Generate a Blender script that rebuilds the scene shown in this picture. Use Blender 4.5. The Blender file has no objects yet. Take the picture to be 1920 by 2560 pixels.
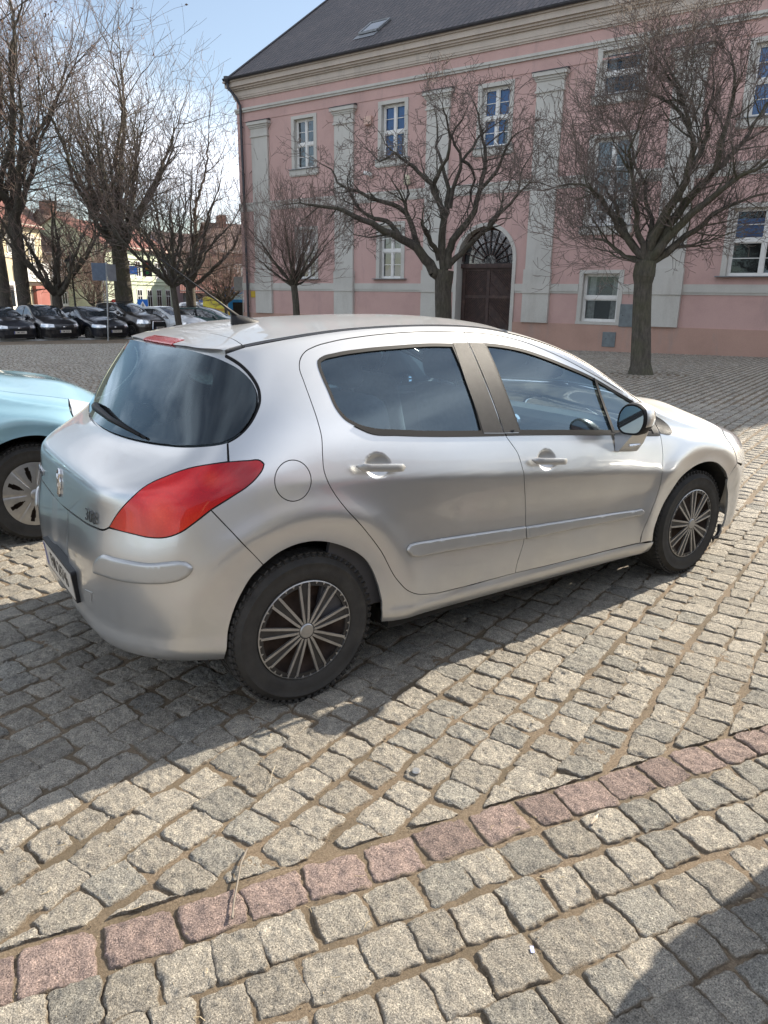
import bpy, bmesh, math, random
import numpy as np
from mathutils import Vector, Matrix
from mathutils.bvhtree import BVHTree
from mathutils.geometry import delaunay_2d_cdt
R = math.radians
scene = bpy.context.scene
COL = scene.collection

# ------------------------------------------------------------------ camera
CAM = np.array([-1.2753, -3.1798, 1.5851])
YAW, PITCH, ROLL, FPX = 0.9521, 0.2887, 0.0150, 1818.75
cam_d = bpy.data.cameras.new('camera')
cam = bpy.data.objects.new('camera', cam_d); COL.objects.link(cam)
scene.camera = cam
cam_d.sensor_fit = 'VERTICAL'; cam_d.sensor_height = 24.0
cam_d.lens = FPX / 2560 * 24.0
cam_d.clip_start = 0.05; cam_d.clip_end = 3000
def _basis():
    cy, sy, cp, sp = math.cos(YAW), math.sin(YAW), math.cos(PITCH), math.sin(PITCH)
    f = Vector((cy * cp, sy * cp, -sp)); r = Vector((sy, -cy, 0)); u = r.cross(f)
    cr, sr = math.cos(ROLL), math.sin(ROLL)
    return cr * r + sr * u, -sr * r + cr * u, f
_r, _u, _f = _basis()
cam.matrix_world = Matrix(((_r.x, _u.x, -_f.x, CAM[0]), (_r.y, _u.y, -_f.y, CAM[1]), (_r.z, _u.z, -_f.z, CAM[2]), (0, 0, 0, 1)))

# ------------------------------------------------------------------ light
SUN_EL, SUN_AZ = R(30.5), R(2.5)          # azimuth from +X towards +Y
world = bpy.data.worlds.new('World'); scene.world = world; world.use_nodes = True
nt = world.node_tree; nt.nodes.clear()
def _n(nt, t, **k):
    n = nt.nodes.new(t)
    for a, b in k.items(): setattr(n, a, b)
    return n
out = _n(nt, 'ShaderNodeOutputWorld'); bg = _n(nt, 'ShaderNodeBackground'); bg.inputs[1].default_value = 0.076
sky = _n(nt, 'ShaderNodeTexSky'); sky.sky_type = 'NISHITA'; sky.sun_disc = False
sky.sun_elevation = SUN_EL; sky.sun_rotation = R(90) - SUN_AZ; sky.air_density = 1.1; sky.dust_density = 0.7; sky.ozone_density = 1.3
# clouds: drifting white banks over the physical sky, in world directions
tc = _n(nt, 'ShaderNodeTexCoord'); sep = _n(nt, 'ShaderNodeSeparateXYZ'); nt.links.new(tc.outputs['Generated'], sep.inputs[0])
def _m(op, a, b=None, c=None, clamp=False):
    n = _n(nt, 'ShaderNodeMath', operation=op); n.use_clamp = clamp
    for i, v in enumerate((a, b, c)):
        if v is None: continue
        if isinstance(v, (int, float)): n.inputs[i].default_value = v
        else: nt.links.new(v, n.inputs[i])
    return n.outputs[0]
zz = _m('MAXIMUM', sep.outputs[2], 0.0); zd = _m('ADD', zz, 0.16)
px_ = _m('DIVIDE', sep.outputs[0], zd); py_ = _m('DIVIDE', sep.outputs[1], zd)
cmb = _n(nt, 'ShaderNodeCombineXYZ'); nt.links.new(px_, cmb.inputs[0]); nt.links.new(py_, cmb.inputs[1]); cmb.inputs[2].default_value = 3.7
nz = _n(nt, 'ShaderNodeTexNoise'); nz.inputs['Scale'].default_value = 0.85; nz.inputs['Detail'].default_value = 8; nz.inputs['Roughness'].default_value = 0.52
nt.links.new(cmb.outputs[0], nz.inputs['Vector'])
cr_ = _n(nt, 'ShaderNodeValToRGB'); cr_.color_ramp.elements[0].position = 0.45; cr_.color_ramp.elements[1].position = 0.62
cr_.color_ramp.elements[0].color = (0.10, 0.10, 0.10, 1); cr_.color_ramp.elements[1].color = (1, 1, 1, 1)
nt.links.new(nz.outputs['Fac'], cr_.inputs[0])
mixc = _n(nt, 'ShaderNodeMix'); mixc.data_type = 'RGBA'
nt.links.new(cr_.outputs[0], mixc.inputs[0]); nt.links.new(sky.outputs[0], mixc.inputs[6]); mixc.inputs[7].default_value = (10.4, 10.9, 12.0, 1)
nt.links.new(mixc.outputs[2], bg.inputs[0]); nt.links.new(bg.outputs[0], out.inputs[0])
sun_d = bpy.data.lights.new('sun', 'SUN'); sun_d.energy = 5.0; sun_d.angle = R(0.53); sun_d.color = (1.0, 0.90, 0.75)
sun = bpy.data.objects.new('sun', sun_d); COL.objects.link(sun)
_sd = Vector((math.cos(SUN_EL) * math.cos(SUN_AZ), math.cos(SUN_EL) * math.sin(SUN_AZ), math.sin(SUN_EL)))
sun.rotation_euler = _sd.to_track_quat('Z', 'Y').to_euler(); sun.location = (30, 0, 30)
scene.view_settings.view_transform = 'Standard'; scene.view_settings.look = 'None'
scene.view_settings.exposure = 1.10; scene.view_settings.gamma = 1.0
scene.cycles.use_denoising = True
scene.cycles.max_bounces = 8; scene.cycles.transparent_max_bounces = 24
scene.cycles.caustics_reflective = False; scene.cycles.caustics_refractive = False; scene.cycles.sample_clamp_indirect = 6

# ------------------------------------------------------------------ helpers
def tag(o, label=None, cat=None, group=None, kind=None):
    if label: o['label'] = label
    if cat: o['category'] = cat
    if group: o['group'] = group
    if kind: o['kind'] = kind
    return o
def empty(name, loc=(0, 0, 0), rz=0, label=None, cat=None, group=None, kind=None, parent=None):
    o = bpy.data.objects.new(name, None); COL.objects.link(o); o.location = loc; o.rotation_euler = (0, 0, rz)
    o.empty_display_size = 0.1
    if parent: o.parent = parent
    return tag(o, label, cat, group, kind)
def mesh_obj(name, verts, faces, mat, parent=None, smooth=False, mats=None, fmat=None, label=None):
    me = bpy.data.meshes.new(name)
    me.from_pydata([tuple(v) for v in verts], [], [tuple(f) for f in faces])
    if mats:
        for m in mats: me.materials.append(m)
    elif mat: me.materials.append(mat)
    if fmat is not None: me.polygons.foreach_set('material_index', list(fmat))
    if smooth: me.polygons.foreach_set('use_smooth', [True] * len(me.polygons))
    me.update()
    o = bpy.data.objects.new(name, me); COL.objects.link(o)
    if parent: o.parent = parent
    if label: o['label'] = label
    return o
def fast_mesh(name, co, quads, mat, parent=None, smooth=True, attr=None):
    """co (n,3) and quads (m,k) arrays -> object, quickly"""
    me = bpy.data.meshes.new(name); co = np.asarray(co, np.float32); quads = np.asarray(quads, np.int32)
    k = quads.shape[1]
    me.vertices.add(len(co)); me.vertices.foreach_set('co', co.ravel())
    me.loops.add(quads.size); me.loops.foreach_set('vertex_index', quads.ravel())
    me.polygons.add(len(quads)); me.polygons.foreach_set('loop_start', np.arange(0, quads.size, k, dtype=np.int32))
    me.polygons.foreach_set('use_smooth', np.full(len(quads), smooth))
    me.update(calc_edges=True); me.validate()
    if attr:
        for an, (dom, dat) in attr.items():
            if dom == 'COLOR':
                a = me.attributes.new(an, 'FLOAT_COLOR', 'POINT'); a.data.foreach_set('color', np.asarray(dat, np.float32).ravel())
            else:
                a = me.attributes.new(an, 'FLOAT', 'POINT'); a.data.foreach_set('value', np.asarray(dat, np.float32).ravel())
    me.materials.append(mat)
    o = bpy.data.objects.new(name, me); COL.objects.link(o)
    if parent: o.parent = parent
    return o
class MB:
    """collects simple solids into one mesh"""
    def __init__(s): s.v = []; s.f = []; s.m = []; s.cur = 0
    def add(s, vs, fs):
        b = len(s.v); s.v += [tuple(v) for v in vs]; s.f += [tuple(i + b for i in f) for f in fs]; s.m += [s.cur] * len(fs); return s
    def box(s, c, d, rz=0, M=None):
        cx, cy, cz = c; dx, dy, dz = d[0] / 2, d[1] / 2, d[2] / 2
        vs = [Vector((x, y, z)) for x in (-dx, dx) for y in (-dy, dy) for z in (-dz, dz)]
        m = M if M else Matrix.Rotation(rz, 3, 'Z')
        vs = [m @ v + Vector(c) for v in vs]
        return s.add(vs, [(0, 1, 3, 2), (4, 6, 7, 5), (0, 4, 5, 1), (2, 3, 7, 6), (0, 2, 6, 4), (1, 5, 7, 3)])
    def bbox(s, x0, x1, y0, y1, z0, z1): return s.box(((x0 + x1) / 2, (y0 + y1) / 2, (z0 + z1) / 2), (x1 - x0, y1 - y0, z1 - z0))
    def tube(s, pts, rad, n=8, cap=True):
        pts = [Vector(p) for p in pts]; rr = rad if hasattr(rad, '__len__') else [rad] * len(pts)
        b = len(s.v); prev = None
        for i, p in enumerate(pts):
            d = (pts[min(i + 1, len(pts) - 1)] - pts[max(i - 1, 0)]).normalized()
            if prev is None:
                a = d.orthogonal().normalized()
            else:
                a = (prev - d * prev.dot(d))
                a = a.normalized() if a.length > 1e-6 else d.orthogonal().normalized()
            prev = a; c = d.cross(a)
            for k in range(n):
                t = 2 * math.pi * k / n; s.v.append(tuple(p + (a * math.cos(t) + c * math.sin(t)) * rr[i]))
        for i in range(len(pts) - 1):
            for k in range(n):
                k2 = (k + 1) % n; s.f.append((b + i * n + k, b + i * n + k2, b + (i + 1) * n + k2, b + (i + 1) * n + k)); s.m.append(s.cur)
        if cap:
            s.f.append(tuple(b + k for k in range(n))[::-1]); s.f.append(tuple(b + (len(pts) - 1) * n + k for k in range(n))); s.m += [s.cur] * 2
        return s
    def lathe(s, prof, c=(0, 0, 0), axis='Z', n=24, M=None):
        b = len(s.v); c = Vector(c)
        for r, h in prof:
            for k in range(n):
                t = 2 * math.pi * k / n; a, e = r * math.cos(t), r * math.sin(t)
                v = Vector((a, e, h)) if axis == 'Z' else (Vector((a, h, e)) if axis == 'Y' else Vector((h, a, e)))
                if M: v = M @ v
                s.v.append(tuple(v + c))
        for i in range(len(prof) - 1):
            for k in range(n):
                k2 = (k + 1) % n; q = (b + i * n + k, b + i * n + k2, b + (i + 1) * n + k2, b + (i + 1) * n + k)
                s.f.append(q if axis != 'Y' else q[::-1]); s.m.append(s.cur)
        return s
    def prism(s, poly, d0, d1, fn):
        """poly 2D list, fn(u,v,w)->3D; front at w=d1, back at w=d0"""
        n = len(poly); b = len(s.v)
        for w in (d0, d1):
            for u, v in poly: s.v.append(tuple(fn(u, v, w)))
        s.f.append(tuple(range(b, b + n))[::-1]); s.f.append(tuple(range(b + n, b + 2 * n)))
        for k in range(n):
            k2 = (k + 1) % n; s.f.append((b + k, b + k2, b + n + k2, b + n + k))
        s.m += [s.cur] * (n + 2)
        return s
    def build(s, name, mat, parent=None, smooth=False, label=None, mats=None, bevel=0, auto=None):
        o = mesh_obj(name, s.v, s.f, mat, parent, smooth, mats=mats, fmat=s.m if mats else None, label=label)
        if auto is not None: o.data.set_sharp_from_angle(angle=R(auto)) if smooth else None
        if bevel:
            m = o.modifiers.new('bevel', 'BEVEL'); m.width = bevel; m.segments = 2; m.limit_method = 'ANGLE'; m.angle_limit = R(40)
            m.harden_normals = False
        return o

# ------------------------------------------------------------------ materials
def mat_new(name):
    m = bpy.data.materials.new(name); m.use_nodes = True; nt = m.node_tree; nt.nodes.clear()
    o = _n(nt, 'ShaderNodeOutputMaterial'); b = _n(nt, 'ShaderNodeBsdfPrincipled'); nt.links.new(b.outputs[0], o.inputs[0])
    return m, nt, b, o
def noise(nt, scale, detail=4, rough=.55, vec='Object', stretch=None, dist=0):
    tcn = _n(nt, 'ShaderNodeTexCoord'); v = tcn.outputs[vec]
    if stretch:
        mp = _n(nt, 'ShaderNodeMapping'); mp.inputs['Scale'].default_value = stretch; nt.links.new(v, mp.inputs[0]); v = mp.outputs[0]
    n = _n(nt, 'ShaderNodeTexNoise'); n.inputs['Scale'].default_value = scale; n.inputs['Detail'].default_value = detail
    n.inputs['Roughness'].default_value = rough; n.inputs['Distortion'].default_value = dist
    nt.links.new(v, n.inputs['Vector']); return n.outputs['Fac']
def ramp(nt, fac, stops):
    r = _n(nt, 'ShaderNodeValToRGB'); e = r.color_ramp.elements
    while len(e) < len(stops): e.new(0.5)
    for el, (p, c) in zip(e, stops):
        el.position = p; el.color = c if len(c) == 4 else (*c, 1)
    nt.links.new(fac, r.inputs[0]); return r.outputs[0]
def mixrgb(nt, fac, a, b, mode='MIX'):
    n = _n(nt, 'ShaderNodeMix'); n.data_type = 'RGBA'; n.blend_type = mode
    for i, v in ((0, fac), (6, a), (7, b)):
        if hasattr(v, 'links') or hasattr(v, 'is_output'): nt.links.new(v, n.inputs[i])
        else: n.inputs[i].default_value = v if i == 0 else (v if len(v) == 4 else (*v, 1))
    return n.outputs[2]
def mathn(nt, op, a, b=0.0, clamp=False):
    n = _n(nt, 'ShaderNodeMath', operation=op); n.use_clamp = clamp
    for i, v in enumerate((a, b)):
        if hasattr(v, 'links'): nt.links.new(v, n.inputs[i])
        else: n.inputs[i].default_value = v
    return n.outputs[0]
def bump(nt, b, h, strength=.3, dist=.01):
    n = _n(nt, 'ShaderNodeBump'); n.inputs['Strength'].default_value = strength; n.inputs['Distance'].default_value = dist
    nt.links.new(h, n.inputs['Height']); nt.links.new(n.outputs[0], b.inputs['Normal']); return n
def simple(name, col, rough=.5, metal=0, coat=0, var=.12, vs=6, bmp=0, bs=60, spec=None, var2=None):
    m, nt, b, o = mat_new(name)
    c2 = tuple(x * (1 - var) for x in col); c3 = tuple(min(1, x * (1 + var)) for x in col)
    b.inputs['Base Color'].default_value = (*col, 1)
    if var: nt.links.new(ramp(nt, noise(nt, vs, 5), [(0.3, c2), (0.7, c3)]), b.inputs['Base Color'])
    b.inputs['Roughness'].default_value = rough; b.inputs['Metallic'].default_value = metal
    b.inputs['Coat Weight'].default_value = coat; b.inputs['Coat Roughness'].default_value = .04
    if spec is not None: b.inputs['Specular IOR Level'].default_value = spec
    if bmp: bump(nt, b, noise(nt, bs, 5), bmp, .004)
    return m
def glass_mat(name, tint, refl=1.0, rough=0.0, dirt=0.06, dens=1.0):
    """thin pane: tinted see-through mixed with mirror reflection by Fresnel, with a film of dust"""
    m = bpy.data.materials.new(name); m.use_nodes = True; nt = m.node_tree; nt.nodes.clear()
    o = _n(nt, 'ShaderNodeOutputMaterial'); t = _n(nt, 'ShaderNodeBsdfTransparent'); t.inputs[0].default_value = (*tint, 1)
    g = _n(nt, 'ShaderNodeBsdfGlossy'); g.inputs['Roughness'].default_value = rough; g.inputs[0].default_value = (.70, .88, 1, 1)
    fr = _n(nt, 'ShaderNodeFresnel'); fr.inputs[0].default_value = 1.55
    f = mathn(nt, 'ADD', mathn(nt, 'MULTIPLY', fr.outputs[0], 1.25 * refl), .01, True)
    mx = _n(nt, 'ShaderNodeMixShader'); nt.links.new(f, mx.inputs[0]); nt.links.new(t.outputs[0], mx.inputs[1]); nt.links.new(g.outputs[0], mx.inputs[2])
    d = _n(nt, 'ShaderNodeBsdfDiffuse'); d.inputs[0].default_value = (.42, .42, .40, 1)
    dn = mathn(nt, 'MULTIPLY', noise(nt, 3.0, 6, .6), dirt * 2)
    m2 = _n(nt, 'ShaderNodeMixShader'); nt.links.new(dn, m2.inputs[0]); nt.links.new(mx.outputs[0], m2.inputs[1]); nt.links.new(d.outputs[0], m2.inputs[2])
    nt.links.new(m2.outputs[0], o.inputs[0]); return m
def paint(name, col, metal=.85, rough=.32, dirt=.25, flake=True, dirtcol=(.30, .27, .22), dust=.0):
    m, nt, b, o = mat_new(name)
    b.inputs['Metallic'].default_value = metal; b.inputs['Roughness'].default_value = rough
    b.inputs['Coat Weight'].default_value = 1.0; b.inputs['Coat Roughness'].default_value = .015; b.inputs['Coat IOR'].default_value = 1.5
    tcn = _n(nt, 'ShaderNodeTexCoord'); sp = _n(nt, 'ShaderNodeSeparateXYZ'); nt.links.new(tcn.outputs['Object'], sp.inputs[0])
    base = ramp(nt, noise(nt, 2.0, 6, .6), [(.3, tuple(c * .94 for c in col)), (.7, tuple(min(1, c * 1.04) for c in col))])
    low = _n(nt, 'ShaderNodeMapRange'); low.inputs['From Min'].default_value = .75; low.inputs['From Max'].default_value = .2
    low.inputs['To Min'].default_value = .12; low.inputs['To Max'].default_value = 1.0; nt.links.new(sp.outputs[2], low.inputs['Value'])
    dn = ramp(nt, noise(nt, 5.0, 9, .68), [(.40, (0, 0, 0)), (.75, (1, 1, 1))])
    dd = mathn(nt, 'MULTIPLY', mathn(nt, 'MULTIPLY', low.outputs[0], dn), dirt, True)
    sp2 = ramp(nt, noise(nt, 260, 2, .5), [(.70, (0, 0, 0)), (.78, (1, 1, 1))])
    dd = mathn(nt, 'ADD', dd, mathn(nt, 'MULTIPLY', sp2, dirt * .5), True)
    if dust:
        gm = _n(nt, 'ShaderNodeNewGeometry'); gs = _n(nt, 'ShaderNodeSeparateXYZ'); nt.links.new(gm.outputs['Normal'], gs.inputs[0])
        mr = _n(nt, 'ShaderNodeMapRange'); mr.inputs['From Min'].default_value = .45; mr.inputs['From Max'].default_value = .95; mr.inputs['To Max'].default_value = dust; nt.links.new(gs.outputs[2], mr.inputs['Value'])
        base = mixrgb(nt, mr.outputs[0], base, (.52, .50, .46)); dd = mathn(nt, 'ADD', dd, mathn(nt, 'MULTIPLY', mr.outputs[0], .45), True)
        dirtcol = (.42, .40, .36)
    nt.links.new(mixrgb(nt, dd, base, dirtcol), b.inputs['Base Color'])
    nt.links.new(mathn(nt, 'SUBTRACT', metal, mathn(nt, 'MULTIPLY', dd, metal)), b.inputs['Metallic'])
    nt.links.new(mathn(nt, 'ADD', rough, mathn(nt, 'MULTIPLY', dd, .5)), b.inputs['Roughness'])
    nt.links.new(mathn(nt, 'SUBTRACT', 1.0, mathn(nt, 'MULTIPLY', dd, 1.3), True), b.inputs['Coat Weight'])
    if flake:
        vo = _n(nt, 'ShaderNodeTexVoronoi'); vo.inputs['Scale'].default_value = 900; nt.links.new(tcn.outputs['Object'], vo.inputs['Vector'])
        mp = _n(nt, 'ShaderNodeBump'); mp.inputs['Strength'].default_value = .06; mp.inputs['Distance'].default_value = .0006
        nt.links.new(vo.outputs['Distance'], mp.inputs['Height']); nt.links.new(mp.outputs[0], b.inputs['Normal'])
    return m

# ------------------------------------------------------------------ car body surfaces
def catmull(P, closed, step):
    """resample a smooth curve through 2D/3D points; a point given as (.., 'c') tuple marks a sharp corner"""
    pts = [np.array(p[:-1] if p[-1] == 'c' else p, float) for p in P]; corner = [p[-1] == 'c' for p in P]
    n = len(pts); out = []
    rng = range(n) if closed else range(n - 1)
    for i in rng:
        p1, p2 = pts[i], pts[(i + 1) % n]
        p0 = pts[i - 1] if (closed or i > 0) else 2 * p1 - p2
        p3 = pts[(i + 2) % n] if (closed or i + 2 < n) else 2 * p2 - p1
        d = np.linalg.norm(p2 - p1)
        if d < 1e-9: continue
        a = max(np.linalg.norm(p1 - p0), 1e-6); c = max(np.linalg.norm(p3 - p2), 1e-6)
        t1 = (p2 - p1) if corner[i] else ((p1 - p0) / a * d * d + (p2 - p1) * a) / (a + d)
        t2 = (p2 - p1) if corner[(i + 1) % n] else ((p2 - p1) / d * c * d + (p3 - p2) / c * d * d) / (c + d)
        k = max(1, int(round(d / step)))
        for j in range(k):
            t = j / k; h = (2*t**3-3*t*t+1)*p1 + (t**3-2*t*t+t)*t1 + (3*t*t-2*t**3)*p2 + (t**3-t*t)*t2
            out.append(h)
    if not closed: out.append(pts[-1])
    return np.array(out)
def in_poly(P, poly):
    P = np.asarray(P, float); x, y = P[:, 0], P[:, 1]; ins = np.zeros(len(P), bool)
    a = poly; b = np.roll(poly, -1, axis=0)
    for (x1, y1), (x2, y2) in zip(a, b):
        c = (y1 > y) != (y2 > y)
        if not c.any(): continue
        with np.errstate(divide='ignore', invalid='ignore'):
            xi = (x2 - x1) * (y - y1) / (y2 - y1) + x1
        ins ^= c & (x < xi)
    return ins
def dist_poly(P, poly):
    a = poly; b = np.roll(poly, -1, axis=0); d = np.full(len(P), 1e9)
    for p, q in zip(a, b):
        e = q - p; L = e @ e
        t = np.clip(((P - p) @ e) / max(L, 1e-12), 0, 1)
        d = np.minimum(d, np.linalg.norm(P - (p + t[:, None] * e), axis=1))
    return d
def inset(poly, d):
    """move a closed dense polyline inwards by d"""
    if d == 0: return poly
    area = 0.5 * np.sum(poly[:, 0] * np.roll(poly[:, 1], -1) - np.roll(poly[:, 0], -1) * poly[:, 1])
    s = 1 if area > 0 else -1
    a = np.roll(poly, 1, 0); c = np.roll(poly, -1, 0)
    e1 = poly - a; e2 = c - poly
    n1 = np.stack([-e1[:, 1], e1[:, 0]], 1) / np.maximum(np.linalg.norm(e1, axis=1), 1e-9)[:, None]
    n2 = np.stack([-e2[:, 1], e2[:, 0]], 1) / np.maximum(np.linalg.norm(e2, axis=1), 1e-9)[:, None]
    m = n1 + n2; L = np.maximum(np.sum(m * m, 1) / 2, .35)
    return poly + s * d * m / L[:, None]
class Env:
    def __init__(s, T, C, crease=None, level=4, disp=None):
        nr = len(T); K = 18
        T = np.array(T, float)
        vs = []; idx = {}
        def add(key, p): idx[key] = len(vs); vs.append(p); return idx[key]
        for j in range(nr):
            for k in range(K):
                x, sd, z = T[j][k]
                add((j, k, 0), (x, -sd, z))
                if k in (0, 17): idx[(j, k, 1)] = idx[(j, k, 0)]
                else: add((j, k, 1), (x, sd, z))
        top = T[-1]
        f0 = [0, top[1][1] / top[3][1], top[2][1] / top[3][1], 1]; f1 = [0, top[16][1] / top[14][1], top[15][1] / top[14][1], 1]
        def tv(a, m, sgn):
            if m == 3: return idx[(nr - 1, 3 + a, sgn)]
            if a == 0: return idx[(nr - 1, m, sgn)]
            if a == 11: return idx[(nr - 1, 17 - m, sgn)]
            key = ('t', a, m, sgn if m else 0)
            if key in idx: return idx[key]
            w = a / 11; f = f0[m] * (1 - w) + f1[m] * w; xc, zc = C[a - 1]; xe, se, ze = top[3 + a]
            return add(key, (xc + (xe - xc) * f * f, (sgn * 2 - 1) * f * se, zc + (ze - zc) * f ** 2.4))
        fs = []
        for j in range(nr - 1):
            for k in range(K - 1):
                fs.append((idx[(j, k, 0)], idx[(j, k + 1, 0)], idx[(j + 1, k + 1, 0)], idx[(j + 1, k, 0)]))
                fs.append((idx[(j, k + 1, 1)], idx[(j, k, 1)], idx[(j + 1, k, 1)], idx[(j + 1, k + 1, 1)]))
        for a in range(11):
            for m in range(3):
                fs.append((tv(a, m, 0), tv(a, m + 1, 0), tv(a + 1, m + 1, 0), tv(a + 1, m, 0)))
                fs.append((tv(a, m + 1, 1), tv(a, m, 1), tv(a + 1, m, 1), tv(a + 1, m + 1, 1)))
        target = np.array(vs, float); ctrl = target.copy()
        me = bpy.data.meshes.new('env_tmp'); me.from_pydata([tuple(v) for v in ctrl], [], fs)
        if crease is not None:
            at = me.attributes.new('crease_edge', 'FLOAT', 'EDGE')
            sel = {}
            for (j, k0, k1, val) in crease:
                for k in range(k0, k1):
                    for sg in (0, 1): sel[frozenset((idx[(j, k, sg)], idx[(j, k + 1, sg)]))] = val
            for e in me.edges:
                v = sel.get(frozenset(e.vertices))
                if v: at.data[e.index].value = v
        ob = bpy.data.objects.new('env_tmp', me); COL.objects.link(ob)
        md = ob.modifiers.new('s', 'SUBSURF'); md.subdivision_type = 'CATMULL_CLARK'; md.boundary_smooth = 'ALL'
        md.levels = 1; md.render_levels = 1
        for it in range(7):
            me.vertices.foreach_set('co', ctrl.astype(np.float32).ravel()); me.update()
            dg = bpy.context.evaluated_depsgraph_get(); dg.update()
            ev = ob.evaluated_get(dg).data; co = np.empty(len(ev.vertices) * 3, np.float32); ev.vertices.foreach_get('co', co)
            ctrl += (target - co.reshape(-1, 3)[:len(target)]) * .9
        me.vertices.foreach_set('co', ctrl.astype(np.float32).ravel()); me.update()
        md.levels = level
        dg = bpy.context.evaluated_depsgraph_get(); dg.update()
        em = bpy.data.meshes.new_from_object(ob.evaluated_get(dg))
        co = np.empty(len(em.vertices) * 3, np.float32); em.vertices.foreach_get('co', co); co = co.reshape(-1, 3).astype(float)
        if disp:
            nn = np.empty(len(em.vertices) * 3, np.float32); em.vertices.foreach_get('normal', nn)
            co = disp(co, nn.reshape(-1, 3)); em.vertices.foreach_set('co', co.astype(np.float32).ravel()); em.update()
        em.calc_loop_triangles()
        tri = np.empty(len(em.loop_triangles) * 3, np.int32); em.loop_triangles.foreach_get('vertices', tri); tri = tri.reshape(-1, 3)
        nn = np.empty(len(em.vertices) * 3, np.float32); em.vertices.foreach_get('normal', nn)
        s.co = co; s.tri = tri; s.nn = nn.reshape(-1, 3).astype(float)
        s.quads = [tuple(p.vertices) for p in em.polygons] if level <= 3 else None
        s.bvh = BVHTree.FromPolygons([tuple(c) for c in co], [tuple(t) for t in tri.tolist()])
        bpy.data.objects.remove(ob); bpy.data.meshes.remove(me); bpy.data.meshes.remove(em)
    def hit(s, o, d):
        P, N, i, dist = s.bvh.ray_cast(Vector(o), Vector(d))
        if P is None:
            P, N, i, dist = s.bvh.find_nearest(Vector(o) + Vector(d) * 2.0)
        a, b, c = s.tri[i]; A, B, Cc = s.co[a], s.co[b], s.co[c]; p = np.array(P)
        v0, v1, v2 = B - A, Cc - A, p - A; d00, d01, d11, d20, d21 = v0 @ v0, v0 @ v1, v1 @ v1, v2 @ v0, v2 @ v1
        den = d00 * d11 - d01 * d01
        if abs(den) < 1e-18: w = (1, 0, 0)
        else:
            v = (d11 * d20 - d01 * d21) / den; w_ = (d00 * d21 - d01 * d20) / den; w = (1 - v - w_, v, w_)
        n = s.nn[a] * w[0] + s.nn[b] * w[1] + s.nn[c] * w[2]; L = np.linalg.norm(n)
        return p, n / L if L > 0 else np.array(N)
class Side:
    def __init__(s, sg=-1): s.sg = sg
    def ray(s, u, v): return (u, 2.0 * s.sg, v), (0, -s.sg, 0)
    def to2(s, P): return (P[0], P[2])
class Top:
    def ray(s, u, v): return (u, v, 3.0), (0, 0, -1)
    def to2(s, P): return (P[0], P[1])
class Rear:
    """rays along +x, tilted down by a: for the tailgate glass"""
    def __init__(s, a=0.0): s.c, s.sn = math.cos(a), math.sin(a)
    def ray(s, u, v):  # u=-y (right positive), v measured along tilted up axis
        o = np.array([0.2, -u, .9]) + v * np.array([s.sn, 0, s.c]) - 2.2 * np.array([s.c, 0, -s.sn])
        return o, (s.c, 0, -s.sn)
    def to2(s, P): d = np.array(P) - np.array([0.2, 0, .9]); return (-P[1], d[0] * s.sn + d[2] * s.c)
class Cyl:
    """horizontal rays towards a vertical axis; dirn=-1 rear wrap, +1 front wrap"""
    def __init__(s, ax, dirn=-1, k=.8): s.ax, s.dn, s.k = ax, dirn, k
    def ray(s, u, v):
        t = u / s.k; d = np.array([s.dn * math.cos(t), -math.sin(t), 0]); return np.array([s.ax, 0, v]) + 2.5 * d, -d
    def to2(s, P): return (s.k * math.atan2(-P[1], s.dn * (P[0] - s.ax)), P[2])
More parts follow.
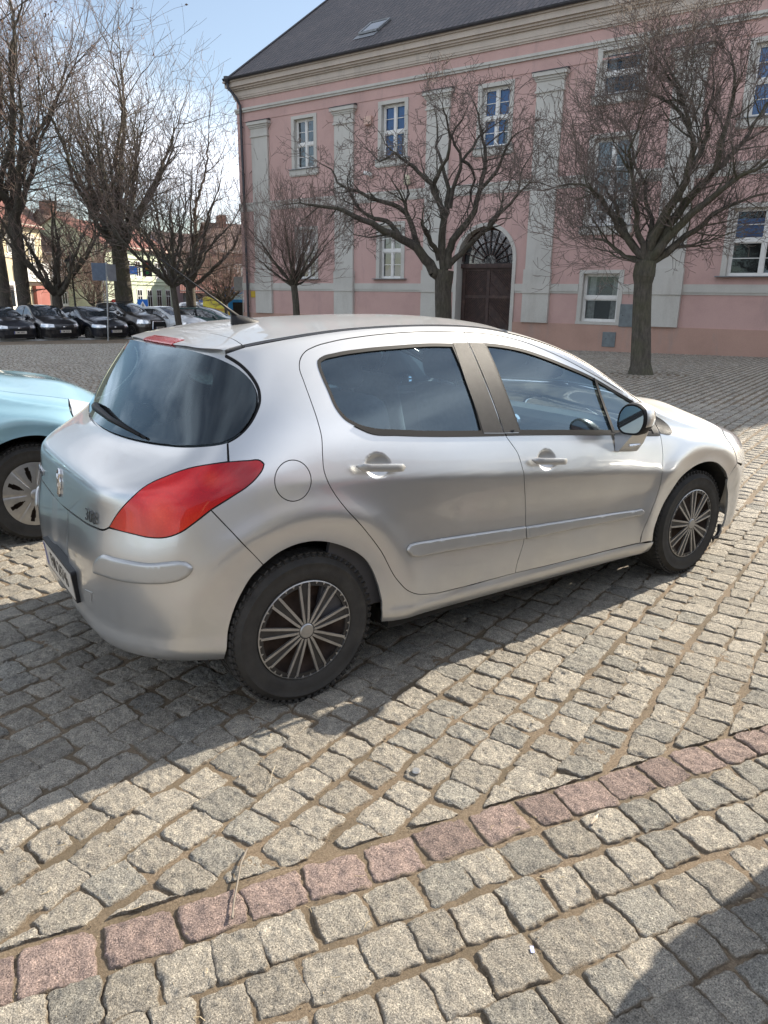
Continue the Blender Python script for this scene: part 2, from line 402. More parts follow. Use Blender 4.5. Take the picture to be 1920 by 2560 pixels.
def patch(env, proj, outer, holes=(), step=.03, bstep=.012, gap=.0018, off=0.0, rim=.012, closed_smooth=True, offfn=None, pillow=None, refine=None):
    """skin panel cut out of the body surface: returns verts, faces, normals, n_front, loops"""
    lo = [inset(catmull(outer, True, bstep), gap)]
    for h in holes: lo.append(inset(catmull(h, True, bstep), -gap))
    pts = [tuple(p) for l in lo for p in l]; edges = []; b = 0
    for l in lo:
        n = len(l); edges += [(b + i, b + (i + 1) % n) for i in range(n)]; b += n
    x0, y0 = lo[0].min(0); x1, y1 = lo[0].max(0)
    gx, gy = np.meshgrid(np.arange(x0 + step / 2, x1, step), np.arange(y0 + step / 2, y1, step)); g = np.stack([gx.ravel(), gy.ravel()], 1)
    ok = in_poly(g, lo[0])
    for h in lo[1:]: ok &= ~in_poly(g, h)
    g = g[ok]
    if refine:
        for (cu, cv, rr, st) in refine:
            a_, b_ = np.meshgrid(np.arange(cu - rr, cu + rr, st), np.arange(cv - rr, cv + rr, st)); q = np.stack([a_.ravel(), b_.ravel()], 1)
            q = q[np.hypot(q[:, 0] - cu, q[:, 1] - cv) < rr]; g = g[np.hypot(g[:, 0] - cu, g[:, 1] - cv) > rr + st * .5]; g = np.vstack([g, q])
    if pillow:
        for dd_ in (pillow[1] * .3, pillow[1] * .65, pillow[1]):
            r_ = inset(lo[0], dd_); g = np.vstack([g, r_[::1]]) if len(g) else r_
        d = np.full(len(g), 1e9)
        for l in lo: d = np.minimum(d, dist_poly(g, l))
        g = g[d > (step * .45 if not pillow else pillow[1] * .2)]
    nb = len(pts); pts += [tuple(p) for p in g]
    V, _, F, vo, *_ = delaunay_2d_cdt([Vector(p) for p in pts], edges, [], 0, 1e-7)
    V = np.array([tuple(v) for v in V]); F = np.array([f for f in F if len(f) == 3])
    cen = V[F].mean(1); ok = in_poly(cen, lo[0])
    for h in lo[1:]: ok &= ~in_poly(cen, h)
    F = F[ok]
    P = []; N = []
    pl = None
    if pillow:
        dpl = dist_poly(V, lo[0]); pl = pillow[0] * np.sqrt(np.clip(1 - (1 - np.clip(dpl / pillow[1], 0, 1)) ** 2, 0, 1))
    flag = np.zeros(len(V), bool)
    for i_, (u, v) in enumerate(V):
        o, d = proj.ray(u, v); p, n = env.hit(o, d)
        dv = (offfn(u, v, p) if offfn else 0) + (pl[i_] if pl is not None else 0)
        if offfn and abs(dv) > 2e-5: flag[i_] = True
        P.append(p + n * (off + dv)); N.append(n)
    if pillow: flag[:] = True
    P = np.array(P); N = np.array(N)
    # orientation
    fn = np.cross(P[F[:, 1]] - P[F[:, 0]], P[F[:, 2]] - P[F[:, 0]]); flip = np.sum(fn * N[F[:, 0]], 1) < 0
    F[flip] = F[flip][:, ::-1]
    if flag.any():
        fn = np.cross(P[F[:, 1]] - P[F[:, 0]], P[F[:, 2]] - P[F[:, 0]]); Nm = np.zeros_like(P)
        for c_ in range(3): np.add.at(Nm, F[:, c_], fn)
        Nm /= np.maximum(np.linalg.norm(Nm, axis=1), 1e-12)[:, None]; nbr = flag.copy()
        for f_ in F:
            if flag[f_].any(): nbr[f_] = True
        N = np.where(nbr[:, None], Nm, N)
    verts = list(P); norms = list(N); faces = [tuple(f) for f in F.tolist()]; nfront = len(faces)
    if rim:
        ed = {}
        for f in faces:
            for i in range(3):
                a, c = f[i], f[(i + 1) % 3]
                ed[(a, c)] = ed.get((a, c), 0) + 1
        bd = [(a, c) for (a, c) in ed if (c, a) not in ed]
        m = {}
        def dup(i, depth):
            k = (i, depth)
            if k not in m: m[k] = len(verts); verts.append(P[i] - N[i] * depth); norms.append(N[i])
            return m[k]
        for a, c in bd:
            faces.append((dup(c, 0), dup(a, 0), dup(a, rim), dup(c, rim)))
    return np.array(verts), faces, np.array(norms), nfront
def panel(name, env, proj, outer, mat, parent=None, mirror=False, label=None, both=False, **kw):
    V, F, N, nf = patch(env, proj, outer, **kw)
    if both:
        n = len(V); V = np.vstack([V, V * (1, -1, 1)]); N = np.vstack([N, N * (1, -1, 1)])
        F2 = [tuple(i + n for i in f[::-1]) for f in F]
        F = F[:nf] + F2[:nf] + F[nf:] + F2[nf:]; nf *= 2
    if mirror: V = V * (1, -1, 1); N = N * (1, -1, 1); F = [f[::-1] for f in F]
    o = mesh_obj(name, V, F, mat, parent, True, label=label)
    me = o.data; me.polygons.foreach_set('use_smooth', [i < nf for i in range(len(me.polygons))])
    ln = []
    for i, p in enumerate(me.polygons):
        if i < nf: ln += [tuple(N[v]) for v in p.vertices]
        else:
            q = p.normal; ln += [tuple(q)] * len(p.vertices)
    me.normals_split_custom_set(ln)
    return o

# rows of the silver hatchback: (x, half width, height) around the body, tail centre to nose centre
def row(s): return [tuple(float(a) for a in t.split(',')) for t in s.split()]
HT = [
 row("-.655,0,.30 -.645,.29,.29 -.59,.53,.265 -.41,.71,.25 -.12,.80,.235 .22,.80,.225 .55,.80,.22 .9,.80,.215 1.2,.80,.21 1.5,.80,.205 1.8,.80,.20 2.15,.80,.195 2.55,.80,.195 2.95,.80,.185 3.22,.69,.175 3.35,.5,.17 3.40,.27,.17 3.42,0,.17"),
 row("-.685,0,.325 -.678,.3,.315 -.63,.55,.29 -.44,.755,.275 -.13,.862,.262 .22,.872,.262 .55,.872,.257 .9,.872,.252 1.2,.872,.247 1.5,.872,.242 1.8,.872,.237 2.15,.872,.232 2.55,.872,.23 2.95,.865,.215 3.275,.73,.20 3.41,.52,.195 3.465,.28,.19 3.48,0,.19"),
 row("-.702,0,.43 -.70,.3,.425 -.662,.56,.42 -.472,.79,.40 -.14,.888,.385 .22,.900,.37 .55,.902,.365 .9,.902,.36 1.2,.902,.355 1.5,.902,.35 1.8,.902,.345 2.15,.902,.34 2.55,.90,.33 2.95,.885,.32 3.30,.745,.30 3.44,.53,.29 3.495,.28,.28 3.51,0,.28"),
 row("-.70,0,.60 -.698,.3,.60 -.672,.565,.60 -.495,.798,.605 -.15,.892,.61 .22,.895,.60 .55,.894,.595 .9,.894,.585 1.2,.894,.575 1.5,.894,.565 1.8,.894,.55 2.15,.896,.535 2.55,.90,.50 2.95,.888,.475 3.315,.75,.46 3.455,.53,.45 3.515,.28,.44 3.53,0,.44"),
 row("-.68,0,.755 -.676,.3,.755 -.642,.565,.76 -.473,.796,.765 -.14,.885,.775 .22,.893,.765 .55,.896,.745 .9,.898,.72 1.2,.898,.695 1.5,.898,.67 1.8,.898,.645 2.15,.898,.615 2.55,.902,.58 2.95,.89,.545 3.33,.75,.525 3.465,.53,.51 3.52,.28,.50 3.535,0,.50"),
 row("-.656,0,.90 -.651,.3,.902 -.608,.565,.91 -.405,.79,.92 -.10,.872,.922 .22,.891,.898 .55,.902,.872 .9,.905,.838 1.2,.905,.806 1.5,.905,.775 1.8,.905,.742 2.15,.905,.70 2.55,.905,.66 2.95,.888,.62 3.33,.745,.60 3.465,.525,.58 3.52,.28,.57 3.535,0,.565"),
 row("-.49,0,1.01 -.47,.3,1.013 -.41,.56,1.025 -.30,.76,1.05 .0,.835,1.06 .25,.848,1.05 .55,.853,1.03 .9,.855,1.0 1.2,.857,.975 1.5,.86,.945 1.8,.863,.915 2.15,.868,.875 2.55,.885,.78 2.95,.868,.715 3.32,.735,.665 3.455,.52,.645 3.51,.28,.635 3.525,0,.63"),
 row("-.385,0,1.17 -.37,.29,1.17 -.325,.54,1.175 -.205,.705,1.185 .0,.765,1.20 .25,.765,1.215 .55,.765,1.22 .9,.765,1.215 1.2,.77,1.20 1.5,.785,1.145 1.8,.80,1.05 2.15,.835,.935 2.55,.86,.84 2.95,.842,.765 3.30,.72,.71 3.44,.51,.685 3.495,.28,.675 3.51,0,.67"),
 row("-.275,0,1.325 -.265,.28,1.325 -.235,.49,1.32 -.145,.625,1.312 .0,.672,1.335 .25,.670,1.368 .55,.660,1.388 .9,.660,1.390 1.2,.680,1.365 1.5,.715,1.295 1.8,.755,1.17 2.15,.806,.995 2.55,.832,.885 2.95,.81,.81 3.275,.70,.75 3.405,.50,.72 3.455,.27,.71 3.47,0,.705"),
 row("-.215,0,1.385 -.21,.27,1.385 -.19,.46,1.382 -.13,.565,1.378 .0,.602,1.406 .25,.602,1.440 .55,.600,1.458 .9,.602,1.460 1.2,.628,1.433 1.5,.68,1.357 1.8,.727,1.232 2.15,.782,1.045 2.55,.79,.925 2.95,.76,.848 3.22,.665,.785 3.34,.48,.755 3.39,.26,.745 3.41,0,.74"),
]
HC = [(-.02, 1.428), (.25, 1.462), (.55, 1.484), (.9, 1.493), (1.22, 1.483), (1.60, 1.42), (2.02, 1.27), (2.45, 1.06), (2.80, .975), (3.12, .905)]
def hero_disp(co, nn):
    s = np.abs(co[:, 1]); out = co.copy(); side = np.clip((np.abs(nn[:, 1]) - .35) / .3, 0, 1)
    for cx in (0.0, 2.608):
        r = np.hypot(co[:, 0] - cx, co[:, 2] - .315)
        w = np.exp(-((r - .49) / .060) ** 2) * .016 + np.exp(-((r - .58) / .13) ** 2) * .006
        w *= np.clip((co[:, 2] - .12) / .2, 0, 1) * side * np.clip((1.0 - co[:, 2]) / .25, 0, 1)
        out[:, 1] += np.sign(co[:, 1]) * w
    return out
HENV = Env(HT, HC, crease=[(5, 4, 12, .55), (5, 0, 3, .35), (6, 0, 3, .4), (9, 3, 12, .3), (9, 0, 3, .55)], level=4, disp=hero_disp)

# outlines on the silver hatchback, metres in the car frame (right side)
TR = {}
TR['rear_door'] = row('.952,-.631,1.435 .788,-.626,1.439 .599,-.627,1.436 .419,-.632,1.425 .265,-.64,1.408 .18,-.649,1.391 .132,-.66,1.373 .104,-.674,1.35 .087,-.696,1.319 .087,-.729,1.27 .092,-.771,1.202 .098,-.811,1.128 .099,-.837,1.073 .089,-.86,1.011 .085,-.879,.948 .095,-.889,.909 .121,-.896,.859 .161,-.907,.801 .241,-.909,.71 .33,-.902,.597 .419,-.91,.444 .462,-.918,.396 .526,-.917,.362 .598,-.908,.344 .791,-.901,.33')
TR['b_shut'] = row('.966,-.632,1.434 .966,-.673,1.372 .975,-.702,1.327 .997,-.769,1.205 1.022,-.822,1.083 1.039,-.852,1.001 1.068,-.865,.959 1.103,-.88,.909 1.12,-.897,.848 1.134,-.904,.78 1.156,-.897,.69 1.171,-.893,.6 1.173,-.896,.521 1.161,-.899,.462 1.138,-.902,.404 1.123,-.902,.353 1.125,-.9,.326')
TR['fd_top'] = row('.966,-.632,1.434 1.121,-.643,1.422 1.275,-.664,1.395 1.432,-.693,1.347 1.601,-.72,1.283 1.721,-.737,1.231 1.91,-.765,1.147 2.062,-.782,1.079 2.126,-.797,1.04 2.161,-.804,1.005 2.19,-.818,.961 2.201,-.861,.891')
TR['fd_front'] = row('2.201,-.861,.891 2.205,-.881,.833 2.202,-.898,.767 2.188,-.915,.693 2.182,-.915,.624 2.165,-.914,.555 2.127,-.917,.481 2.092,-.918,.415 2.071,-.916,.367 2.063,-.914,.327 2.065,-.912,.305')
TR['rd_win'] = row('.876,-.664,1.384 .762,-.661,1.388 .574,-.663,1.384 .396,-.667,1.376 .26,-.674,1.363 .197,-.679,1.351 .175,-.687,1.339 .169,-.7,1.319 .17,-.718,1.291 .179,-.754,1.234 .193,-.794,1.165 .214,-.812,1.131 .26,-.826,1.1 .327,-.836,1.077 .45,-.843,1.059 .626,-.848,1.039 .914,-.85,1.014')
TR['bp_r'] = row('.878,-.661,1.389 .966,-.662,1.388 .978,-.719,1.299 .998,-.787,1.166 1.03,-.851,1.003 .914,-.85,1.014 .881,-.764,1.216')
TR['fd_win'] = row('1.059,-.667,1.383 1.151,-.674,1.374 1.289,-.689,1.35 1.419,-.707,1.314 1.545,-.724,1.273 1.736,-.744,1.206 1.909,-.769,1.126 2.097,-.796,1.037 2.143,-.86,.899 1.8,-.855,.936 1.526,-.854,.962 1.135,-.851,.997 1.095,-.785,1.169')
TR['bp_f'] = row('.97,-.662,1.389 1.06,-.666,1.384 1.095,-.785,1.169 1.137,-.851,.996 1.036,-.851,1.003 .997,-.769,1.205 .977,-.699,1.33')
TR['sail'] = row('2.097,-.796,1.036 2.128,-.799,1.031 2.183,-.806,.999 2.194,-.86,.893 2.142,-.86,.898 2.125,-.819,.966')
TR['fq'] = row('2.179,-.806,1.0 2.235,-.812,.976 2.287,-.819,.951 2.323,-.833,.917 2.33,-.853,.887 2.313,-.859,.881 2.205,-.861,.891')
TR['lamp'] = row('-.636,-.577,.773 -.609,-.615,.833 -.572,-.654,.888 -.517,-.678,.936 -.453,-.707,.967 -.391,-.742,.992 -.301,-.79,1.01 -.198,-.824,1.014 -.155,-.835,1.011 -.144,-.842,.998 -.15,-.847,.986 -.178,-.853,.956 -.217,-.855,.928 -.269,-.852,.901 -.352,-.838,.857 -.411,-.823,.814 -.456,-.806,.783 -.498,-.781,.766 -.544,-.739,.762 -.582,-.688,.767 -.617,-.624,.77')
TR['glass_r'] = row('-.468,-.183,1.028 -.44,-.373,1.033 -.402,-.529,1.042 -.362,-.66,1.055 -.326,-.717,1.063 -.267,-.76,1.073 -.23,-.771,1.085 -.187,-.771,1.112 -.145,-.761,1.152 -.114,-.742,1.198 -.102,-.72,1.234 -.104,-.686,1.275 -.128,-.634,1.317 -.161,-.573,1.344 -.203,-.471,1.366 -.221,-.324,1.374')
TR['glass_edge_body'] = row('-.152,-.556,1.367 -.123,-.613,1.34 -.098,-.674,1.294 -.09,-.713,1.249 -.098,-.736,1.213 -.131,-.759,1.162 -.179,-.773,1.114 -.226,-.774,1.084 -.248,-.77,1.074')
TR['hatch_low'] = row('-.636,-.577,.773 -.647,-.553,.758 -.665,-.474,.753 -.678,-.294,.744 -.683,-.053,.73 -.683,.122,.729')
TR['bump_seam'] = row('-.352,-.838,.857 -.316,-.86,.807 -.271,-.889,.744 -.184,-.889,.634')
TR['arch_r'] = row('-.321,-.841,.326 -.316,-.857,.4 -.299,-.867,.468 -.267,-.877,.54 -.225,-.884,.6 -.184,-.889,.634 -.133,-.893,.665 -.063,-.896,.687 .018,-.897,.689 .154,-.896,.644 .264,-.896,.564 .32,-.9,.453 .344,-.901,.365 .341,-.882,.274')
TR['arch_f'] = row('2.195,-.901,.292 2.185,-.908,.347 2.21,-.905,.415 2.265,-.899,.5 2.325,-.897,.563 2.383,-.904,.629 2.467,-.906,.67 2.566,-.903,.69 2.655,-.903,.691 2.735,-.903,.674 2.809,-.905,.635 2.865,-.903,.589 2.892,-.899,.554')
TR['strip'] = row('-.686,-.51,.592 -.681,-.517,.627 -.664,-.559,.667 -.634,-.635,.672 -.562,-.743,.672 -.439,-.835,.671 -.432,-.841,.66 -.442,-.838,.635 -.466,-.825,.616 -.51,-.795,.602 -.557,-.755,.596 -.622,-.673,.591 -.665,-.586,.591')
TR['fb_seam'] = row('2.892,-.899,.554 2.926,-.901,.604 2.963,-.9,.646')
TR['head'] = row('2.968,-.793,.829 2.895,-.825,.817 2.865,-.865,.781 2.896,-.896,.722 2.952,-.899,.671')
TR['tow'] = row('-.701,-.385,.48 -.694,-.471,.495 -.694,-.447,.45 -.699,-.358,.43')

# ------------------------------------------------------------------ materials of the cars
M = {}
M['silver'] = paint('silver_paint', (.575, .585, .59), .80, .30, .36, True, (.31, .29, .25), dust=.55)
M['silver_trim'] = paint('silver_trim', (.42, .425, .42), .65, .42, .5, False)
M['black_trim'] = simple('black_trim', (.014, .014, .016), .48, var=.3, vs=30, bmp=.25, bs=700, spec=.3)
M['gasket'] = simple('black_rubber_seal', (.008, .008, .009), .5, var=.1, spec=.25)
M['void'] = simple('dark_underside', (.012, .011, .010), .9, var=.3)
M['chrome'] = simple('chrome', (.72, .72, .73), .12, 1.0, var=.05)
M['alloy'] = simple('wheel_silver', (.38, .38, .38), .36, .85, var=.18, vs=14)
M['badge'] = simple('dark_badge_metal', (.17, .17, .175), .3, .9, var=.1)  # chrome toned darker so the model numerals stand out
M['wheelblack'] = simple('wheel_black', (.026, .024, .023), .48, var=.4, vs=20)
M['brakedust'] = simple('rusty_steel', (.055, .035, .026), .7, .3, var=.4, vs=25)
M['redlamp'] = None
M['glass'] = glass_mat('tinted_glass', (.72, .90, .96), 1.6, dirt=.02)
M['glass_r'] = glass_mat('rear_glass', (.30, .42, .44), .9, dirt=.05)
M['glass_far'] = glass_mat('car_glass', (.30, .38, .42), 2.2)
M['mirrorglass'] = simple('mirror_glass', (.34, .38, .42), .02, 1.0, var=0)
M['seat'] = simple('seat_cloth', (.06, .06, .07), .9, var=.2, vs=40, bmp=.2, bs=300)
M['dash'] = simple('dashboard_plastic', (.05, .05, .055), .6, var=.2, bmp=.15, bs=500)
M['liner'] = simple('roof_lining', (.42, .42, .40), .9, var=.06)
M['plate'] = simple('plate_white', (.56, .52, .46), .4, var=.08, vs=20)
M['plateblue'] = simple('plate_blue', (.02, .04, .22), .4, var=.1)
M['ink'] = simple('plate_ink', (.02, .015, .015), .5, var=.1)
M['lens'] = simple('clear_lens', (.72, .74, .76), .08, .55, 1.0, var=.1, vs=40, bmp=.5, bs=60)
def red_lens():
    m, nt, b, o = mat_new('red_lens')
    n1 = noise(nt, 3.2, 3, .5); w = _n(nt, 'ShaderNodeTexWave'); w.inputs['Scale'].default_value = 42; w.inputs['Distortion'].default_value = 1.5
    tcn = _n(nt, 'ShaderNodeTexCoord'); nt.links.new(tcn.outputs['Object'], w.inputs['Vector'])
    sp = _n(nt, 'ShaderNodeSeparateXYZ'); nt.links.new(tcn.outputs['Object'], sp.inputs[0])
    c = ramp(nt, n1, [(.30, (.30, .003, .010)), (.5, (.58, .006, .010)), (.70, (.72, .016, .010))])
    lowf = _n(nt, 'ShaderNodeMapRange'); lowf.inputs['From Min'].default_value = .90; lowf.inputs['From Max'].default_value = .80; nt.links.new(sp.outputs[2], lowf.inputs['Value'])
    c = mixrgb(nt, mathn(nt, 'MULTIPLY', lowf.outputs[0], .28), c, (.85, .10, .012))
    def dist_to(pt):
        vm = _n(nt, 'ShaderNodeVectorMath', operation='DISTANCE'); nt.links.new(tcn.outputs['Object'], vm.inputs[0]); vm.inputs[1].default_value = pt; return vm.outputs['Value']
    for sy in (-1, 1):
        for pt, rr_ in (((-.50, sy * .755, .845), .085), ((-.33, sy * .80, .955), .055)):
            c = mixrgb(nt, ramp(nt, mathn(nt, 'DIVIDE', dist_to(pt), rr_ * 1.3), [(.0, (.0, .0, .0)), (.30, (.12, .12, .12)), (.62, (.05, .05, .05)), (.70, (.22, .22, .22)), (.78, (.05, .05, .05)), (1.0, (0, 0, 0))]), c, (.30, .003, .010))
            c = mixrgb(nt, mathn(nt, 'MULTIPLY', ramp(nt, mathn(nt, 'DIVIDE', dist_to(pt), rr_), [(.15, (1, 1, 1)), (.75, (0, 0, 0))]), .22), c, (.95, .14, .03))
    v = _n(nt, 'ShaderNodeTexVoronoi'); v.inputs['Scale'].default_value = 95; nt.links.new(tcn.outputs['Object'], v.inputs['Vector'])
    c = mixrgb(nt, mathn(nt, 'MULTIPLY', ramp(nt, v.outputs['Distance'], [(.2, (0, 0, 0)), (.5, (1, 1, 1))]), .14), c, (.30, .002, .006))
    nt.links.new(c, b.inputs['Base Color']); b.inputs['Roughness'].default_value = .25; b.inputs['Coat Weight'].default_value = 1; b.inputs['Coat Roughness'].default_value = .01
    b.inputs['Metallic'].default_value = .3; b.inputs['Coat IOR'].default_value = 1.38; b.inputs['Specular IOR Level'].default_value = .3
    h = mathn(nt, 'ADD', mathn(nt, 'MULTIPLY', w.outputs['Fac'], .4), v.outputs['Distance']); bp = bump(nt, b, h, .15, .001)
    return m
M['redlamp'] = red_lens()
def tyre_mat():
    m, nt, b, o = mat_new('tyre_rubber')
    c = ramp(nt, noise(nt, 9, 8, .7), [(.3, (.022, .021, .020)), (.62, (.045, .042, .038)), (.8, (.10, .088, .07))])
    nt.links.new(c, b.inputs['Base Color']); b.inputs['Roughness'].default_value = .78; b.inputs['Specular IOR Level'].default_value = .35
    bump(nt, b, noise(nt, 180, 4), .25, .003); return m
M['tyre'] = tyre_mat()

# ------------------------------------------------------------------ wheels
def make_wheel(name, R0, width, hub_r, style, parent, loc, sg, mats, n_sp=9, tread=True, seg=96):
    """wheel whose outer face looks towards sg*y; tyre is the wheel mesh, the cover its child"""
    hw = width / 2; m = MB()
    prof = [(hub_r * .97, hw - .016), (hub_r + .006, hw - .004), (hub_r + .018, hw + .001), (R0 - .066, hw + .006), (R0 - .045, hw + .004), (R0 - .042, hw + .0065), (R0 - .036, hw + .0065), (R0 - .033, hw + .001), (R0 - .020, hw - .008), (R0 - .007, hw - .022), (R0, hw - .040), (R0 + .001, 0), (R0, -hw + .04), (R0 - .02, -hw + .008), (R0 - .07, -hw - .004), (hub_r, -hw + .01)]
    b0 = 0; vs = []; fs = []; n = seg
    for r, h in prof:
        for k in range(n):
            t = 2 * math.pi * k / n; vs.append((r * math.cos(t), sg * h, r * math.sin(t)))
    for i in range(len(prof) - 1):
        for k in range(n):
            k2 = (k + 1) % n; q = (i * n + k, i * n + k2, (i + 1) * n + k2, (i + 1) * n + k); fs.append(q[::-1] if sg > 0 else q)
    m.add(vs, fs)
    if tread:
        nb = 64
        for k in range(nb):
            for side, off in ((1, 0), (-1, .5), (0, .25)):
                t = 2 * math.pi * (k + off) / nb; ca, sa = math.cos(t), math.sin(t)
                w = .034 if side else .05; y = side * (hw - .030); L = 2 * math.pi * R0 / nb * .70
                Mx = Matrix(((-sa, 0, ca), (0, 1, 0), (ca, 0, sa)))
                # block: along tangent, y, radial
                c = Vector((ca * (R0 - .001), y, sa * (R0 - .001)))
                m.box(c, (L, w, .007), M=Mx @ Matrix.Rotation(.30 * (side or .6), 3, 'Z'))
                if side == sg:
                    c = Vector((ca * (R0 - .015), sg * (hw - .0155), sa * (R0 - .015))); m.box(c, (L * .72, .008, .018), M=Mx @ Matrix.Rotation(-sg * .55, 3, 'X'))
    w = m.build('wheel', mats['tyre'], parent, smooth=True); w.location = loc; w.data.set_sharp_from_angle(angle=R(50))
    f = sg * (hw - .006)
    # steel dish behind the cover
    d = MB(); d.lathe([(hub_r, f - sg * .006), (hub_r * .97, f - sg * .03), (hub_r * .62, f - sg * .05), (hub_r * .45, f - sg * .03), (0.0005, f - sg * .03)][::1 if sg > 0 else 1], axis='Y', n=48)
    d.build('steel_rim', mats['dish'], w, smooth=True)
    c = MB()
    def P(r, t, y): return (r * math.cos(t), f + sg * y, r * math.sin(t))
    if style == 'spokes':
        N = n_sp
        c.cur = 0
        # black ring plate with openings: outer ring and hub disc
        def ring(r0, r1, y0, y1, n=72, cur=0):
            c.cur = cur; b = len(c.v)
            for k in range(n):
                t = 2 * math.pi * k / n
                c.v += [P(r0, t, y0), P(r1, t, y1), P(r0, t, y0 - .008), P(r1, t, y1 - .008)]
            for k in range(n):
                a = b + 4 * k; e = b + 4 * ((k + 1) % n)
                for q in ((a, a + 1, e + 1, e), (a + 1, a + 3, e + 3, e + 1), (a, e, e + 2, a + 2)):
                    c.f.append(q if sg < 0 else q[::-1]); c.m.append(cur)
        ring(hub_r * .90, hub_r * 1.0, .004, .002)
        ring(.016, .042, .012, .010)
        for k in range(N):
            t0 = 2 * math.pi * (k + .27) / N
            # black web between the two bars
            def bar(pts, w, y, cur, h=.010):
                c.cur = cur
                for (r1, a1, w1), (r2, a2, w2) in zip(pts[:-1], pts[1:]):
                    p1 = Vector(P(r1, a1, y - (.006 if r1 > .1 else 0))); p2 = Vector(P(r2, a2, y - (.006 if r2 > .1 else 0)))
                    dd = (p2 - p1).normalized(); s_ = dd.cross(Vector((0, sg, 0))).normalized()
                    dn = Vector((0, -sg * h, 0)); b = len(c.v)
                    for p, ww in ((p1, w1), (p2, w2)):
                        c.v += [tuple(p - s_ * ww), tuple(p + s_ * ww), tuple(p + s_ * ww + dn), tuple(p - s_ * ww + dn)]
                    for q in ((0, 1, 5, 4), (1, 2, 6, 5), (3, 0, 4, 7)): c.f.append(tuple(b + i for i in q)); c.m.append(cur)
            g = .105
            bar([(.040, t0, .012), (hub_r * .93, t0, .0135)], 1, .008, 0, .008)
            for s_ in (-1, 1):
                bar([(.034, t0 + s_ * .20, .0045), (.060, t0 + s_ * .175, .0052), (hub_r * .95, t0 + s_ * g, .0050)], 1, .012, 1)
        c.cur = 1
        nt_ = N * 4
        for k in range(nt_):
            t = 2 * math.pi * (k + .5) / nt_
            b = len(c.v); a = .030
            c.v += [P(hub_r * .985, t - a, .006), P(hub_r * .985, t + a, .006), P(hub_r * .93, t, .006)]
            c.f.append((b, b + 1, b + 2)); c.m.append(1)
        ring(hub_r * .985, hub_r * 1.005, .007, .005, cur=1)
        c.lathe([(.0005, f + sg * .016), (.027, f + sg * .016), (.031, f + sg * .012), (.031, f)], axis='Y', n=32)
        c.build('hubcap', None, w, mats=[mats['black'], mats['alloy']])
    elif style == 'petals':
        # closed plastic cover with broad paired petals and dark openings
        N = n_sp; c.cur = 0; nr, na = 14, N * 24; b = len(c.v)
        for i in range(nr + 1):
            r = .03 + (hub_r - .03) * i / nr
            for k in range(na):
                t = 2 * math.pi * k / na; ph = (k % 24) / 24.0
                groove = math.exp(-((ph - .5) / .035) ** 2) * .006 * (r > .06)
                c.v.append(P(r, t, .014 * math.cos(r / hub_r * 1.4) - groove))
        for i in range(nr):
            for k in range(na):
                k2 = (k + 1) % na; ph = ((k % 24) + .5) / 24.0; rr = (i + .5) / nr
                hole = False
                a = (ph if ph < .5 else 1 - ph)   # 0 at gap centre
                if .30 < rr < .90 and a < .13 * math.sin((rr - .30) / .60 * math.pi) ** .7: hole = True
                if .42 < rr < .90 and abs(ph - .5) < .028 * (rr - .25): hole = True
                if hole: continue
                q = (b + i * na + k, b + i * na + k2, b + (i + 1) * na + k2, b + (i + 1) * na + k)
                c.f.append(q if sg < 0 else q[::-1]); c.m.append(0)
        c.lathe([(.0005, f + sg * .020), (.030, f + sg * .020), (.034, f + sg * .014)], axis='Y', n=32)
        c.build('hubcap', mats['alloy'], w, smooth=True)
    else:
        for k in range(n_sp):
            t = 2 * math.pi * k / n_sp; c.cur = 0
            p1 = Vector(P(.03, t, .004)); p2 = Vector(P(hub_r, t, 0)); s_ = Vector((math.sin(t), 0, -math.cos(t)))
            b = len(c.v); c.v += [tuple(p1 - s_ * .02), tuple(p1 + s_ * .02), tuple(p2 + s_ * .028), tuple(p2 - s_ * .028)]; c.f.append((b, b + 1, b + 2, b + 3)); c.m.append(0)
        c.lathe([(.0005, f + sg * .01), (.05, f + sg * .008), (.055, f)], axis='Y', n=16)
        c.lathe([(hub_r * .9, f), (hub_r * 1.02, f + sg * .004)], axis='Y', n=32)
        c.build('rim', mats['alloy'], w)
    return w
WM = dict(tyre=M['tyre'], dish=M['brakedust'], black=M['wheelblack'], alloy=M['alloy'])

# ------------------------------------------------------------------ lettering
def text_mesh(name, s, size, mat, parent, M4, depth=.002, sx=1.0, bold=0.0, align='CENTER'):
    cu = bpy.data.curves.new(name, 'FONT'); cu.body = s; cu.size = size; cu.extrude = depth; cu.align_x = align; cu.align_y = 'CENTER'; cu.offset = bold; cu.resolution_u = 3
    ob = bpy.data.objects.new(name + '_tmp', cu); COL.objects.link(ob)
    dg = bpy.context.evaluated_depsgraph_get(); me = bpy.data.meshes.new_from_object(ob.evaluated_get(dg)); bpy.data.objects.remove(ob); bpy.data.curves.remove(cu)
    me.name = name; me.materials.clear(); me.materials.append(mat)
    me.transform(M4 @ Matrix.Diagonal((sx, 1, 1, 1)))
    o = bpy.data.objects.new(name, me); COL.objects.link(o); o.parent = parent; return o
def frame_m(o, x, y):
    """4x4 with given origin, x axis (text direction) and y axis (up)"""
    x = Vector(x).normalized(); y = Vector(y).normalized(); z = x.cross(y)
    return Matrix(((x.x, y.x, z.x, o[0]), (x.y, y.y, z.y, o[1]), (x.z, y.z, z.z, o[2]), (0, 0, 0, 1)))
